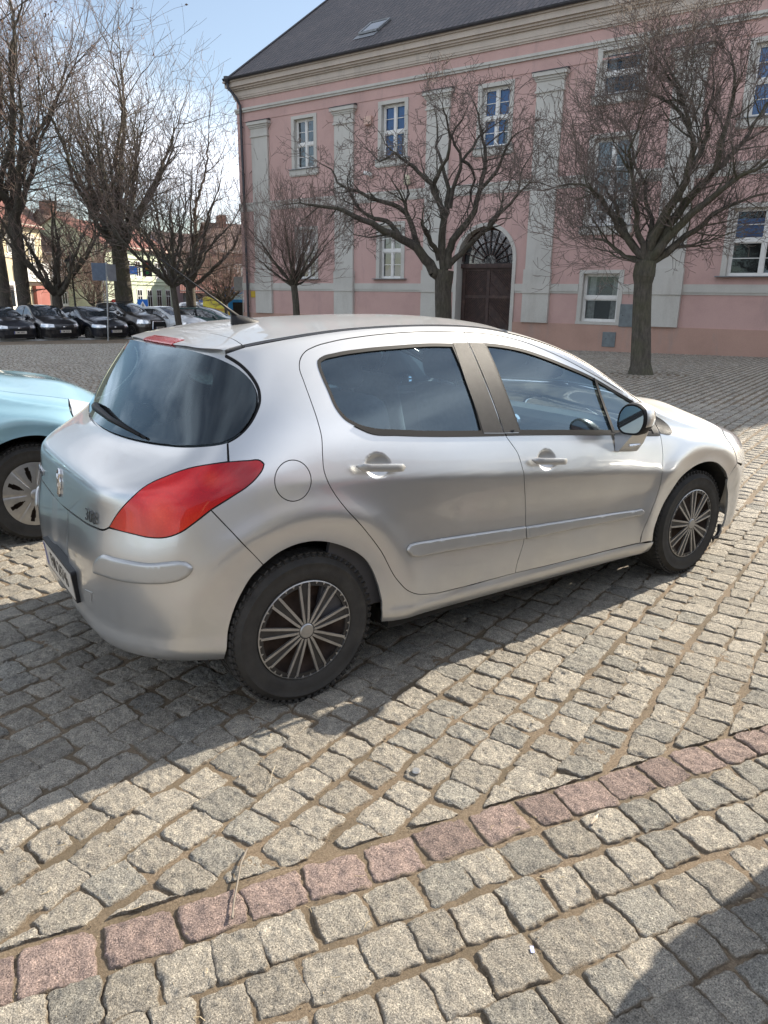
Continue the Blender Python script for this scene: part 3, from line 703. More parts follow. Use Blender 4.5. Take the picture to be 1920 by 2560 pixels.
def number_plate(parent, o, x, y, code, hgt=.114, wid=.52, name='number_plate', gap_txt=None, frame=True):
    F = frame_m(o, x, y); m = MB()
    fn = lambda u, v, w: F @ Vector((u, v, w))
    def rr(w, h, r=.012):
        L = []
        for cx, cy, a0 in ((w - r, h - r, 0), (-w + r, h - r, 90), (-w + r, -h + r, 180), (w - r, -h + r, 270)):
            for k in range(5): a = R(a0 + k * 22.5); L.append((cx + r * math.cos(a), cy + r * math.sin(a)))
        return L
    m.cur = 2
    if frame: m.prism(rr(wid / 2 + .012, hgt / 2 + .012), -.03, .002, fn)
    m.cur = 0; m.prism(rr(wid / 2, hgt / 2, .008), .0022, .004, fn)
    m.cur = 1; x0 = -wid / 2 + .004
    m.prism([(x0, -hgt / 2 + .004), (x0 + .040, -hgt / 2 + .004), (x0 + .040, hgt / 2 - .004), (x0, hgt / 2 - .004)], .0041, .0046, fn)
    p = m.build(name, None, parent, mats=[M['plate'], M['plateblue'], M['black_trim']])
    t = text_mesh('plate_lettering', code, hgt * .86, M['ink'], p, F @ Matrix.Translation((.022, 0, .0046)), .0006, sx=wid * .88 / (len(code) * hgt * .50) * .86, bold=.0002)
    return p

# ------------------------------------------------------------------ the silver hatchback
class Dir:
    """parallel rays along d; u, v axes across it"""
    def __init__(s, d, sg=1):
        s.d = np.array(d, float); s.d /= np.linalg.norm(s.d); u = np.cross(s.d, (0, 0, 1.)); s.u = u / np.linalg.norm(u); s.v = np.cross(s.u, s.d)
    def ray(s, a, b): return np.array([1.0, 0, .8]) + a * s.u + b * s.v - 4 * s.d, s.d
    def to2(s, P): q = np.array(P[:3], float) - np.array([1.0, 0, .8]); return (q @ s.u, q @ s.v)
def L2(proj, pts): return [tuple(proj.to2(p)) + (('c',) if len(p) > 3 and p[3] == 'c' else ()) for p in pts]
def C_(p): return tuple(p[:3]) + ('c',)
def ends(L):
    L = [tuple(p) for p in L]; L[0] = C_(L[0]); L[-1] = C_(L[-1]); return L
def xz(L, e=True):
    o = [(p[0], p[2]) for p in L]
    if e: o[0] = o[0] + ('c',); o[-1] = o[-1] + ('c',)
    return o
def build_hatch(name, label, silver, wheels='spokes', badges=True, group=None, wm=None):
    E = HENV; S = Side(-1)
    car = empty(name, (0, 0, 0), 0, label, 'car', group); trim = M['silver_trim'] if badges else silver
    rd, bs, ft, ff = TR['rear_door'], TR['b_shut'], TR['fd_top'], TR['fd_front']
    fbot = [(2.065, -.912, .305), (1.727, -.9, .310), (1.386, -.9, .318), (1.123, -.9, .327)]
    lamp = TR['lamp']; ar = TR['arch_r']; ar = ar[:-1]
    # --- doors
    rdo = xz(rd) + [(1.123, .327, 'c')] + xz(bs[::-1])[1:-1] + []
    rdo[0] = (.966, 1.434, 'c')
    fdo = xz(ft) [:-1] + [(2.201, .891)] + xz(ff)[1:-1] + [(2.067, .306, 'c')] + xz(fbot)[1:-1] + [(1.123, .327, 'c')] + xz(bs[::-1])[1:-1]
    rw = xz(TR['rd_win'], False); rw = [rw[0] + ('c',)] + rw[1:-1] + [rw[-1] + ('c',)]
    fw = [(1.059, 1.383, 'c')] + xz(TR['fd_win'], False)[1:7] + [(2.097, 1.037, 'c'), (2.143, .899, 'c'), (1.8, .936), (1.526, .962), (1.135, .997, 'c'), (1.095, 1.169)]
    def dent(cx, cz):
        def f(u, v, p):
            r = ((u - cx) / .060) ** 2 + ((v - cz) / .046) ** 2
            return -.020 * (1 - r) ** .8 * (1 if r < 1 else 0) if r < 1 else 0
        return f
    def handle(par, cx, cz, sg):
        m = MB(); pts = []; rad = []
        y0 = -.912
        n = 14; b = len(m.v)
        for i in range(n + 1):
            t = i / n; x = cx - .112 + .224 * t; z = cz - .034 * (t - .5) * .8
            e = min(t, 1 - t); hh = .0155 * min(1, (e / .06) ** .5 if e > 0 else .25); yy = y0 - .016 * min(1, e / .12) ; th = .008
            sec = [(yy - th, hh * .55), (yy - th * .7, hh * .95), (yy + .004, hh), (yy + .012, hh * .8), (yy + .012, -hh * .8), (yy + .004, -hh), (yy - th * .7, -hh * .95), (yy - th, -hh * .55)]
            for y, dz in sec: m.v.append((x, y * (1 if sg < 0 else -1), z + dz))
        for i in range(n):
            for k in range(8):
                k2 = (k + 1) % 8; q = (b + i * 8 + k, b + i * 8 + k2, b + (i + 1) * 8 + k2, b + (i + 1) * 8 + k); m.f.append(q if sg > 0 else q[::-1]); m.m.append(0)
        for e_ in (0, n): m.f.append(tuple(b + e_ * 8 + k for k in range(8))); m.m.append(0)
        # lock cap split
        m.box((cx - .055, sg * (.9285), cz + .008), (.0022, .004, .032)); 
        return m.build('handle', trim, par, smooth=True, auto=40)
    doors = []
    for sg in (-1, 1):
        mir = sg > 0
        d = panel('door', E, S, rdo, silver, car, mir, holes=[rw], step=.02, offfn=dent(.328, .944), refine=[(.328, .944, .07, .006)])
        handle(d, .325, .944, sg); doors.append(d)
        panel('window', E, S, rw, M['glass'], d, mir, gap=.006, off=-.007, rim=0)
        panel('window_seal', E, S, rw, M['gasket'], d, mir, gap=-.003, off=.0012, rim=.010, holes=[[tuple(q) for q in inset(catmull(rw, True, .012), .007)]])
        panel('pillar_cover', E, S, [p + ('c',) for p in xz(TR['bp_r'], False)][:1] + [(.966, 1.388, 'c'), (.978, 1.300), (.998, 1.166), (1.034, 1.003, 'c'), (.914, 1.014, 'c'), (.897, 1.118), (.881, 1.216)], M['black_trim'], d, mir, gap=.0, off=.002, rim=.004)
        mo = [(.458, .577), (.467, .590, ), (.503, .594), (.56, .5915, 'c'), (1.168, .552, 'c'), (1.170, .490, 'c'), (.56, .528, 'c'), (.520, .531), (.478, .546)]
        panel('moulding', E, S, mo, trim, d, mir, gap=.0, off=.003, rim=.008, step=.014, pillow=(.010, .007))
        bt = [(.250, 1.098, 'c'), (.327, 1.074), (.45, 1.056), (.626, 1.036), (.914, 1.011), (1.035, 1.000, 'c'), (1.041, .989, 'c'), (.914, .999), (.626, 1.025), (.45, 1.045), (.32, 1.064)]
        panel('belt_trim', E, S, bt, M['gasket'], d, mir, gap=0, off=.006, rim=.008)
        d = panel('door', E, S, fdo, silver, car, mir, holes=[fw], step=.02, offfn=dent(1.290, .857), refine=[(1.290, .857, .07, .006)]); doors.append(d)
        handle(d, 1.290, .857, sg)
        panel('window', E, S, fw, M['glass'], d, mir, gap=.006, off=-.007, rim=0)
        panel('window_seal', E, S, fw, M['gasket'], d, mir, gap=-.003, off=.0012, rim=.010, holes=[[tuple(q) for q in inset(catmull(fw, True, .012), .007)]])
        panel('pillar_cover', E, S, [(.971, 1.389, 'c'), (1.060, 1.384, 'c'), (1.095, 1.169), (1.137, .996, 'c'), (1.040, 1.003, 'c'), (.999, 1.205), (.979, 1.330)], M['black_trim'], d, mir, gap=0, off=.002, rim=.004)
        panel('pillar_cover', E, S, [(2.072, 1.050, 'c'), (2.128, 1.033), (2.178, .999), (2.193, .893, 'c'), (2.142, .897, 'c'), (2.120, .966)], M['black_trim'], d, mir, gap=0, off=.004, rim=.005)
        panel('division_bar', E, S, [(1.752, 1.203, 'c'), (1.770, 1.192, 'c'), (1.800, 1.06), (1.822, .934, 'c'), (1.800, .936, 'c'), (1.782, 1.06)], M['gasket'], d, mir, gap=0, off=.003, rim=.006)
        bt = [(1.043, 1.000, 'c'), (1.135, .993), (1.526, .958), (1.8, .932), (2.143, .895), (2.19, .891, 'c'), (2.19, .880, 'c'), (2.143, .884), (1.8, .921), (1.526, .947), (1.135, .982), (1.046, .989, 'c')]
        panel('belt_trim', E, S, bt, M['gasket'], d, mir, gap=0, off=.006, rim=.008)
        mo = [(1.176, .549, 'c'), (2.010, .502, 'c'), (2.060, .497), (2.071, .483), (2.060, .469), (2.012, .4645, 'c'), (1.178, .488, 'c')]
        panel('moulding', E, S, mo, trim, d, mir, gap=0, off=.003, rim=.008, step=.014, pillow=(.010, .007))
    # --- quarter, cant rail and sill: the body side
    D1 = Dir((.34, .94, -.12))
    sillb = [(2.205, -.90, .262), (2.20, -.88, .232), (1.52, -.868, .238), (.9, -.868, .248), (.55, -.868, .256), (.36, -.868, .262), (.343, -.90, .285)]
    gb = TR['glass_edge_body']
    bside = ([C_((-.081, -.581, 1.392)), (.113, -.606, 1.423), (.354, -.603, 1.448), (.55, -.601, 1.458), (.808, -.601, 1.461), (1.103, -.618, 1.446), (1.241, -.637, 1.424), (1.487, -.674, 1.363), (1.73, -.720, 1.260), (1.99, -.762, 1.136), C_((2.155, -.793, 1.032))]
             + [C_((2.161, -.804, 1.005))] + [tuple(p) for p in ft[::-1]][3:-1] + [C_(ft[0])] + ends(rd) [1:-1] + [(.791, -.901, .33), (1.123, -.9, .327)] + [tuple(p) for p in fbot[::-1]][1:-1] + [C_((2.065, -.912, .305))]
             + [C_((2.2, -.905, .289))] + [C_(sillb[1])] + sillb[2:5] + [C_(sillb[5])] + [C_(ar[-1])] + [tuple(p) for p in ar[::-1]][1:9 - 2] + [])
    # arch from its front foot over the top to the bumper seam
    arch = [tuple(p) for p in ar[::-1]]; cut = [i for i, p in enumerate(arch) if abs(p[0] + .184) < .003][0]
    bside = bside[:bside.index(C_(ar[-1]))] + [C_(arch[0])] + arch[1:cut] + [C_(arch[cut])] + [tuple(p) for p in TR['bump_seam'][::-1]][1:-1] + [C_(lamp[14])] + [tuple(p) for p in lamp[13:6:-1]] + [C_((-.262, -.805, 1.013))] + [C_(gb[-1])] + [tuple(p) for p in gb[::-1]][1:-1] + [C_(gb[0])]
    fuel = [D1.to2((-.045 + .074 * math.cos(a), -.873 + .14 * .074 * math.sin(a), .930 + .074 * math.sin(a))) for a in np.linspace(0, 2 * math.pi, 24, endpoint=False)]
    def silloff(u, v, p):
        x, z = p[0], p[2]
        if .33 < x < 2.22 and z < .36: return .011 * max(0, min(1, (.325 - .012 * (x - .6) - z) / .022)) * min(1, (x - .33) / .08, (2.22 - x) / .03)
        return 0
    for sg in (-1, 1):
        o = panel('body_side', E, D1, L2(D1, bside), silver, car, sg > 0, holes=[fuel], step=.012 if badges and sg < 0 else .022, bstep=.009, offfn=silloff)
        f = panel('fuel_cap', E, D1, fuel, silver, o, sg > 0, step=.02) if sg < 0 else panel('filler_panel', E, D1, fuel, silver, o, True, step=.02)
    # --- front wing
    D2 = Dir((-.10, .80, -.60))
    def tz(x, y): p, n = E.hit((x, y, 3), (0, 0, -1)); return (x, y, p[2])
    hoodline = [tz(2.19, -.755), tz(2.32, -.735), tz(2.55, -.715), tz(2.80, -.695), tz(2.93, -.68)]
    ha = [(2.608 + .375 * math.cos(R(a)), -.9, .315 + .375 * math.sin(R(a))) for a in (40, 30)]
    af = TR['arch_f']
    wing = ([C_((2.068, -.912, .303))] + [tuple(p) for p in ff[::-1]][2:-1] + [C_((2.203, -.861, .891)), C_((2.172, -.804, .992)), C_((2.165, -.79, 1.022))] + [C_(hoodline[0])] + hoodline[1:-1] + [C_(hoodline[-1])]
            + [(2.90, -.80, .815), (2.915, -.855, .76), (2.945, -.885, .70), C_((2.965, -.90, .645))] + [(2.926, -.901, .604), C_((2.892, -.899, .554))] + [tuple(p) for p in af[::-1]][1:-1] + [C_((2.2, -.905, .291))])
    head = [C_(hoodline[-1]), tz(3.05, -.655), tz(3.17, -.60), C_(tz(3.27, -.52)), (3.40, -.50, .655), C_((3.40, -.52, .60)), (3.25, -.74, .60), (3.10, -.84, .60), C_((2.965, -.90, .645)), (2.945, -.885, .70), (2.915, -.855, .76), (2.90, -.80, .815)]
    CF = Cyl(2.35, 1, .9); CR = Cyl(.25, -1, .8)
    D3 = Dir((-.55, .55, -.62))
    for sg in (-1, 1):
        panel('front_wing', E, D2, L2(D2, wing), silver, car, sg > 0, step=.012 if badges and sg < 0 else .022)
        h = panel('headlight', E, D3, L2(D3, head), M['lens'], car, sg > 0, step=.025, gap=.003, off=.002)
        w_ = panel('wing_quarter_trim', E, S, [(2.181, .998, 'c'), (2.235, .973), (2.287, .946), (2.322, .915), (2.330, .889), (2.313, .880), (2.208, .889, 'c')], M['black_trim'], car, sg > 0, gap=.001, off=.002, rim=.004)
    # --- front bumper
    fb = [(3.53, 0, .62, 'c'), (3.50, -.25, .615), C_((3.40, -.52, .60)), (3.25, -.74, .60), (3.10, -.84, .60), C_((2.965, -.90, .645)), (2.926, -.901, .604), (2.892, -.899, .554), (2.94, -.895, .45), (2.968, -.89, .36), C_((2.965, -.86, .225)), (3.2, -.72, .205), (3.38, -.5, .195), (3.45, -.25, .19), (3.46, 0, .19, 'c')]
    fbu = L2(CF, fb); fbf = [p for p in fbu] + [((-p[0], p[1]) + p[2:]) for p in fbu[::-1]][1:-1]
    fbp = panel('front_bumper', E, CF, fbf, silver, car, step=.03)
    panel('grille', E, CF, [(-.36, .50, 'c'), (.36, .50, 'c'), (.42, .33), (.36, .26), (-.36, .26), (-.42, .33)], M['black_trim'], fbp, gap=0, off=.004, rim=.006)
    number_plate(fbp, (3.535, 0, .40), (0, 1, 0), (-.08, 0, 1), 'FMI 24746' if badges else 'FMI 31058', name='front_number_plate')
    # torn liner tab hanging behind the bumper corner
    MB().tube([(2.945, -.86, .25), (2.93, -.875, .21), (2.89, -.885, .185), (2.86, -.88, .178), (2.868, -.878, .150)], [.012, .014, .014, .010, .003], 6).build('torn_liner_tab', M['black_trim'], fbp)
    # --- bonnet, windscreen, roof
    T_ = Top()
    hoodR = [tz(2.46, 0), tz(2.43, -.3), tz(2.34, -.55), tz(2.24, -.70)] + [C_(hoodline[0])] + hoodline[1:] + [tz(3.05, -.655), tz(3.17, -.60), C_(tz(3.27, -.52)), tz(3.36, -.28), tz(3.39, 0)]
    hr = [(p[0], p[1]) + p[3:] for p in hoodR]; full = hr + [((p[0], -p[1]) + p[2:]) for p in hr[::-1]][1:-1]
    panel('bonnet', E, T_, full, silver, car, step=.03, gap=.003, offfn=lambda u, v, p: .016 * math.exp(-((abs(v) - .30) / .14) ** 2) * max(0, min(1, (3.25 - u) / .3, (u - 2.45) / .3)))
    nose = [C_(tz(3.265, -.515)), (3.40, -.50, .655), C_((3.40, -.52, .605)), (3.50, -.25, .618), (3.53, 0, .625, 'c')]
    D4 = Dir((-.8, 0, -.6)); nz_ = [C_(tz(3.375, 0)), tz(3.355, -.28)] + nose
    a2 = L2(D4, nz_); panel('nose_panel', E, D4, a2 + [((-p[0], p[1]) + p[2:]) for p in a2[::-1]][1:-1], silver, car, step=.03)
    ws = [(1.345, 0), (1.335, -.3), (1.295, -.50), (1.255, -.612, 'c'), (1.487, -.655), (1.73, -.702), (1.99, -.745), (2.14, -.77, 'c'), (2.26, -.64), (2.36, -.45), (2.42, -.25), (2.44, 0)]
    wf = ws + [((p[0], -p[1]) + p[2:]) for p in ws[::-1]][1:-1]
    w = panel('windscreen', E, T_, wf, M['glass'], car, step=.04, gap=.004, off=-.002, rim=.004)
    panel('windscreen_seal', E, T_, wf, M['gasket'], w, step=.04, gap=.0, off=-.0035, rim=0, holes=[[tuple(q) for q in inset(catmull(wf, True, .012), .03)]])
    aps = [(1.255, -.612, 'c'), (1.487, -.655), (1.73, -.702), (1.99, -.745), (2.14, -.77, 'c'), (2.157, -.790, 'c'), (1.99, -.760), (1.73, -.718), (1.487, -.672), (1.241, -.635, 'c')]
    for sg in (-1, 1): panel('pillar_trim', E, T_, aps, silver, car, sg > 0, gap=-.004, off=.0045, rim=.008)
    cowl = [(2.445, 0), (2.425, -.25), (2.365, -.45), (2.265, -.64), (2.15, -.775, 'c'), (2.195, -.757, 'c'), (2.24, -.70), (2.34, -.55), (2.43, -.3), (2.46, 0)]
    panel('cowl', E, T_, cowl[:4] + [(2.15, -.775, 'c'), (2.19, -.757, 'c')] + cowl[6:] + [((p[0], -p[1]) + p[2:]) for p in cowl[::-1]][1:5][:0], M['black_trim'], car, gap=0, off=-.012, rim=0, both=True)
    rf = [(1.34, 0), (1.33, -.3), (1.29, -.50), (1.245, -.60, 'c'), (1.103, -.592), (.808, -.576), (.55, -.575), (.354, -.577), (.113, -.577), (-.078, -.552, 'c'), (-.053, -.406), (-.046, -.24), (-.044, 0)]
    rff = rf + [((p[0], -p[1]) + p[2:]) for p in rf[::-1]][1:-1]
    roof = panel('roof', E, T_, rff, silver, car, step=.035)
    dit = [(-.078, -.556, 'c'), (.113, -.579), (.354, -.579), (.55, -.577), (.808, -.578), (1.103, -.594), (1.243, -.603, 'c'), (1.243, -.634, 'c'), (1.103, -.616), (.808, -.600), (.55, -.599), (.354, -.601), (.113, -.603), (-.079, -.579, 'c')]
    for sg in (-1, 1): panel('roof_strip', E, T_, dit, M['black_trim'], roof, sg > 0, gap=.0006, off=-.002, rim=.004)
    # --- tailgate: roof spoiler, glass, lower panel
    sp = [(-.048, 0), (-.050, -.241), (-.056, -.406), (-.081, -.556, 'c'), (-.150, -.548, 'c'), (-.196, -.452), (-.215, -.303), (-.222, 0)]
    spf = sp + [((p[0], -p[1]) + p[2:]) for p in sp[::-1]][1:-1]
    tg_low = L2(CR, [(-.683, 0, .731, 'c'), (-.678, -.294, .744), (-.665, -.474, .753), (-.647, -.553, .760), C_((-.636, -.577, .773))] + [tuple(p) for p in lamp[1:7]] + [C_((-.266, -.803, 1.014)), C_((-.250, -.768, 1.074)), (-.267, -.760, 1.070), (-.326, -.717, 1.060), (-.362, -.660, 1.052), (-.402, -.529, 1.039), (-.440, -.373, 1.030), (-.468, -.183, 1.025), (-.477, 0, 1.023, 'c')])
    tgf = tg_low + [((-p[0], p[1]) + p[2:]) for p in tg_low[::-1]][1:-1]
    def notch(u, v, p):
        r = abs(u) / .115; return -.012 * max(0, 1 - r ** 6) * max(0, min(1, (.775 - v) / .02)) if r < 1 and v < .775 else 0
    tg = panel('tailgate', E, CR, tgf, silver, car, step=.022)
    panel('roof_spoiler', E, T_, spf, silver, tg, step=.025, off=.002, rim=.030)
    st = [(-.168, -.185, 'c'), (-.223, -.185, 'c'), (-.2255, 0), (-.223, .185, 'c'), (-.168, .185, 'c')]
    panel('high_stop_lamp', E, T_, st, M['redlamp'], tg, gap=0, off=.0045, rim=.030)
    RG = Rear(R(38)); gl = TR['glass_r']
    g3 = [(-.476, 0, 1.026)] + [tuple(p) for p in gl] + [(-.231, 0, 1.374)]
    g2 = L2(RG, g3); g2f = g2 + [(-p[0], p[1]) for p in g2[::-1]][1:-1]
    gw = panel('rear_window', E, RG, g2f, M['glass_r'], tg, step=.03, gap=.004, off=.001, rim=.005)
    gi = [(0, g2[0][1] + .05), (.30, g2[2][1] + .045), (.50, g2[4][1] + .055), (.575, g2[4][1] + .11), (.60, g2[8][1] + .02), (.575, g2[8][1] + .12), (.52, g2[13][1] - .05), (.40, g2[14][1] - .045), (0, g2[-1][1] - .045)]
    gif = gi + [(-p[0], p[1]) for p in gi[::-1]][1:-1]
    panel('window_border', E, RG, g2f, M['gasket'], gw, step=.04, gap=.003, off=-.004, rim=0, holes=[gif])
    # heating wires
    hm = MB()
    for k in range(11):
        v = g2[2][1] + .07 + k * .030; pts = []
        for u in np.linspace(-.52, .52, 9):
            if abs(u) > .57: continue
            o, d = RG.ray(u, v); p, n = E.hit(o, d); pts.append(p - n * .003)
        hm.tube(pts, .0007, 3, False)
    hm.build('heating_wires', M['brakedust'], gw)
    panel('window_surround', E, RG, [tuple(q) for q in inset(catmull(g2f, True, .03), -.040)], silver, tg, step=.05, gap=0, off=-.012, rim=0, holes=[g2f])
    lampm = M['redlamp']
    for sg in (-1, 1):
        lo = L2(CR, [C_(lamp[0])] + [tuple(p) for p in lamp[1:]])
        panel('tail_light', E, CR, lo, lampm, car, sg > 0, step=.014, gap=.003, off=.0025, rim=.010)
        panel('lamp_seal', E, CR, lo, M['gasket'], car.children[-1], sg > 0, step=.03, gap=-.001, off=-.0015, rim=0, holes=[[tuple(q) for q in inset(catmull(lo, True, .012), .008)]])
    # --- rear bumper
    rb = [(-.683, 0, .727, 'c'), (-.678, -.294, .740), (-.665, -.474, .749), (-.649, -.553, .756), C_((-.638, -.577, .769))] + [tuple(p) for p in lamp[:13:-1]] + [C_(lamp[14])] + [tuple(p) for p in TR['bump_seam']][1:-1] + [C_((-.184, -.889, .634)), (-.225, -.884, .599), (-.266, -.876, .539), (-.298, -.866, .468), (-.315, -.855, .400), (-.321, -.840, .325), C_((-.335, -.83, .262)), (-.45, -.74, .262), (-.60, -.56, .278), (-.655, -.3, .302), (-.667, 0, .312, 'c')]
    r2 = L2(CR, rb); r2f = r2 + [((-p[0], p[1]) + p[2:]) for p in r2[::-1]][1:-1]
    def lip(u, v, p):
        z = v; e = .40 - .03 * min(1, abs(u) / .6)
        return .016 * max(0, min(1, (e - z) / .045)) - .010 * max(0, min(1, (.31 - z) / .05)) + notch(u, v, p)
    bp = panel('rear_bumper', E, CR, r2f, silver, car, step=.022, offfn=lip)
    sL = L2(CR, TR['strip'])
    for sg in (-1, 1):
        panel('rubbing_strip', E, CR, sL, trim, bp, sg > 0, step=.014, gap=0, off=.003, rim=.008, pillow=(.011, .012))
        if sg < 0: panel('tow_cover', E, CR, L2(CR, [C_(p) for p in TR['tow']]), silver, bp, False, step=.02, gap=0, off=.0025, rim=.003)
    n_y = Vector((-.99, 0, -.0)); number_plate(bp, (-.716, .0, .447), (0, -1, 0), (-.10, 0, 1), 'FMI 24746' if badges else 'FMI 31058', wid=.52)
    # chrome lion-like rampant emblem: built as interlocked bent bars, and the model numerals
    if badges:
        em = MB(); ex = -.672
        def ep(u, v): p, n = E.hit((-2, -u, .823 + v), (1, 0, 0)); return p + n * .004
        for L, r in (([(-.018, .035), (-.008, .052), (.012, .050), (.020, .034), (.012, .018), (.014, .0), (.006, -.020), (.012, -.045), (.008, -.060)], .0055),
                     ([(-.020, .030), (-.024, .012), (-.020, -.002)], .004), ([(.0, .016), (-.014, .008), (-.022, -.016), (-.016, -.030)], .0045),
                     ([(.0, -.010), (-.012, -.028), (-.012, -.046), (-.020, -.056)], .0045), ([(.022, .020), (.030, .004), (.026, -.014), (.030, -.026)], .0035)):
            em.tube([ep(u, v) for u, v in L], r, 8)
        em.build('badge', M['chrome'], tg, smooth=True)
        p, n = E.hit((-2, -.455, .785), (1, 0, 0)); n = Vector(n); xa = Vector((0, 0, 1)).cross(n).normalized() * 1
        text_mesh('model_lettering', '308', .066, M['badge'], tg, frame_m(Vector(p) + n * .006, xa, Vector((0, 0, 1)) - n * n.z), .0015, sx=1.05, bold=.0)
        p, n = E.hit((-2, .42, .785), (1, 0, 0)); n = Vector(n); xa = Vector((0, 0, 1)).cross(n).normalized()
        text_mesh('maker_lettering', 'PEUGEOT', .034, M['chrome'], tg, frame_m(Vector(p) + n * .003, xa, Vector((0, 0, 1)) - n * n.z), .002, bold=.0006)
    # wiper
    wm = MB(); a = E.hit((-2, .10, 1.045), (1, 0, 0)); b = E.hit((-2, -.43, 1.035), (1, 0, 0))
    def wp(t, lift):
        y = .19 - .56 * t; z = 1.085 - .035 * t; p, n = E.hit((-2, y, z), (1, 0, 0)); return p + n * lift
    wm.tube([wp(0, .004), wp(.03, .03), wp(.12, .036), wp(.5, .028), wp(1, .012)], [.020, .019, .017, .012, .006], 8)
    wm.tube([wp(-.08, .008), wp(.5, .010), wp(1.08, .008)], .005, 6)
    wm.build('rear_wiper', M['gasket'], tg, smooth=True)
    # antenna on the roof
    am = MB(); pr, _ = E.hit((.19, 0, 3), (0, 0, -1)); zr = pr[2]
    rings = [(.275, .004, .010), (.25, .022, .024), (.20, .027, .040), (.15, .022, .050), (.125, .012, .052)]
    b = len(am.v)
    for x, hw, h in rings:
        for k in range(9):
            t = math.pi * k / 8; am.v.append((x, hw * math.cos(t), zr - .006 + h * math.sin(t) * .9))
    for i in range(4):
        for k in range(8): am.f.append((b + i * 9 + k, b + i * 9 + k + 1, b + (i + 1) * 9 + k + 1, b + (i + 1) * 9 + k)); am.m.append(0)
    am.f.append(tuple(b + 36 + k for k in range(9))); am.m.append(0)
    am.tube([(.155, 0, zr + .03), (.08, 0, zr + .085), (-.185, 0, 1.722)], [.010, .005, .0022], 8)
    am.build('antenna', M['black_trim'], roof, smooth=True)
    # --- door mirrors
    for sg in (-1, 1):
        mb = MB(); X0 = 1.765
        def outl(k, x, sc, off=0.0):
            L = []
            for (u, v) in ((.0, .078), (.035, .076), (.068, .055), (.080, .015), (.075, -.030), (.055, -.062), (.01, -.072), (-.035, -.068), (-.060, -.040), (-.062, .0), (-.050, .045), (-.028, .070)):
                L.append((x + u * .12 + off, sg * (.975 + u * sc), 1.018 + v * sc + (x - X0) * .05))
            return [tuple(q) for q in catmull(L, True, .009)] if K_ else L
        K_ = True; NP = len(outl(0, X0, 1.0))
        def outl_n(x, sc):
            L = np.array(outl(0, x, sc)); t = np.linspace(0, len(L), NP, endpoint=False); i = t.astype(int) % len(L); f_ = (t - t.astype(int))[:, None]; return [tuple(q) for q in L[i] * (1 - f_) + L[(i + 1) % len(L)] * f_]
        secs = [outl_n(X0 + .006, .88), outl_n(X0 - .002, .93), outl_n(X0 - .002, .99), outl_n(X0 + .015, 1.06), outl_n(X0 + .06, 1.05), outl_n(X0 + .10, .88), outl_n(X0 + .125, .55), outl_n(X0 + .130, .2)]
        b = len(mb.v)
        for s_ in secs: mb.v += s_
        for i in range(len(secs) - 1):
            for k in range(NP):
                k2 = (k + 1) % NP; q = (b + i * NP + k, b + i * NP + k2, b + (i + 1) * NP + k2, b + (i + 1) * NP + k)
                mb.f.append(q if sg < 0 else q[::-1]); mb.m.append(0 if (i < 3) else (1 if secs[0][k][2] > .985 else 0))
        mb.f.append(tuple(b + (len(secs) - 1) * NP + k for k in range(NP))); mb.m.append(1)
        # silver foot reaching down the door
        mb.cur = 1; b = len(mb.v)
        foot = [((1.80, .885, .845), (1.97, .885, .825)), ((1.80, .905, .845), (1.955, .905, .83)), ((1.785, .955, .90), (1.93, .955, .885)), ((1.78, 1.0, .955), (1.90, 1.0, .955)), ((1.80, .93, .955), (1.90, .93, .955)), ((1.80, .87, .93), (1.95, .87, .905))]
        for a_, c_ in foot:
            mb.v += [(a_[0], sg * a_[1], a_[2]), (c_[0], sg * c_[1], c_[2])]
        for k in range(6):
            k2 = (k + 1) % 6; mb.f.append((b + 2 * k, b + 2 * k + 1, b + 2 * k2 + 1, b + 2 * k2)); mb.m.append(1)
        for e in (0, 1): mb.f.append(tuple(b + 2 * k + e for k in range(6))); mb.m.append(1)
        mo = mb.build('wing_mirror', None, car, smooth=True, mats=[M['gasket'], silver], auto=45)
        gm = MB(); L = [(p[0] + .002, p[1], p[2]) for p in outl_n(X0, .885)]
        gm.v = L; gm.f = [tuple(range(NP)) if sg < 0 else tuple(range(NP))[::-1]]; gm.m = [0]
        gm.build('mirror_glass', M['mirrorglass'], mo)
        MB().box((1.875, sg * .938, .886), (.085, .016, .036), M=Matrix.Rotation(R(-28 * sg) * -1, 3, 'X')).build('indicator_lamp', M['lens'], mo, bevel=.005)
    # --- wheel arches, underside
    um = MB()
    for cx in (0, 2.608):
        for sg in (-1, 1):
            b = len(um.v); n = 28
            for y in (.872, .60):
                for k in range(n + 1):
                    t = R(-14) + R(208) * k / n; um.v.append((cx + .384 * math.cos(t), sg * min(y, .80 + .12 * max(0, math.sin(t))), .318 + .384 * math.sin(t)))
            for k in range(n): um.f.append((b + k, b + k + 1, b + n + 1 + k + 1, b + n + 1 + k)); um.m.append(0)
            b = len(um.v)
            for k in range(n + 1):
                t = R(-25) + R(230) * k / n; um.v.append((cx + .384 * math.cos(t), sg * .60, .318 + .384 * math.sin(t)))
            um.f.append(tuple(range(b, b + n + 1))); um.m.append(0)
    um.bbox(-.52, 3.30, -.58, .58, .25, .33); um.bbox(.42, 2.18, -.84, .84, .20, .27)
    um.tube([(-.62, -.35, .30), (-.3, -.35, .24), (.4, -.3, .22)], .04, 10)
    um.build('underbody', M['void'], car)
    # black backing tubes added behind the shut lines to keep the gaps dark
    bk = MB()
    def back(L3, dep=.013, r=.0085):
        pts = []
        for p in catmull([tuple(q[:3]) for q in L3], False, .03):
            h = E.bvh.find_nearest(Vector(p)); pts.append(h[0] - Vector(E.hit(Vector(h[0]) + h[1] * .05, -h[1])[1]) * dep)
        for s_ in (1, -1): bk.tube([(q[0], q[1] * s_, q[2]) for q in pts], r, 6)
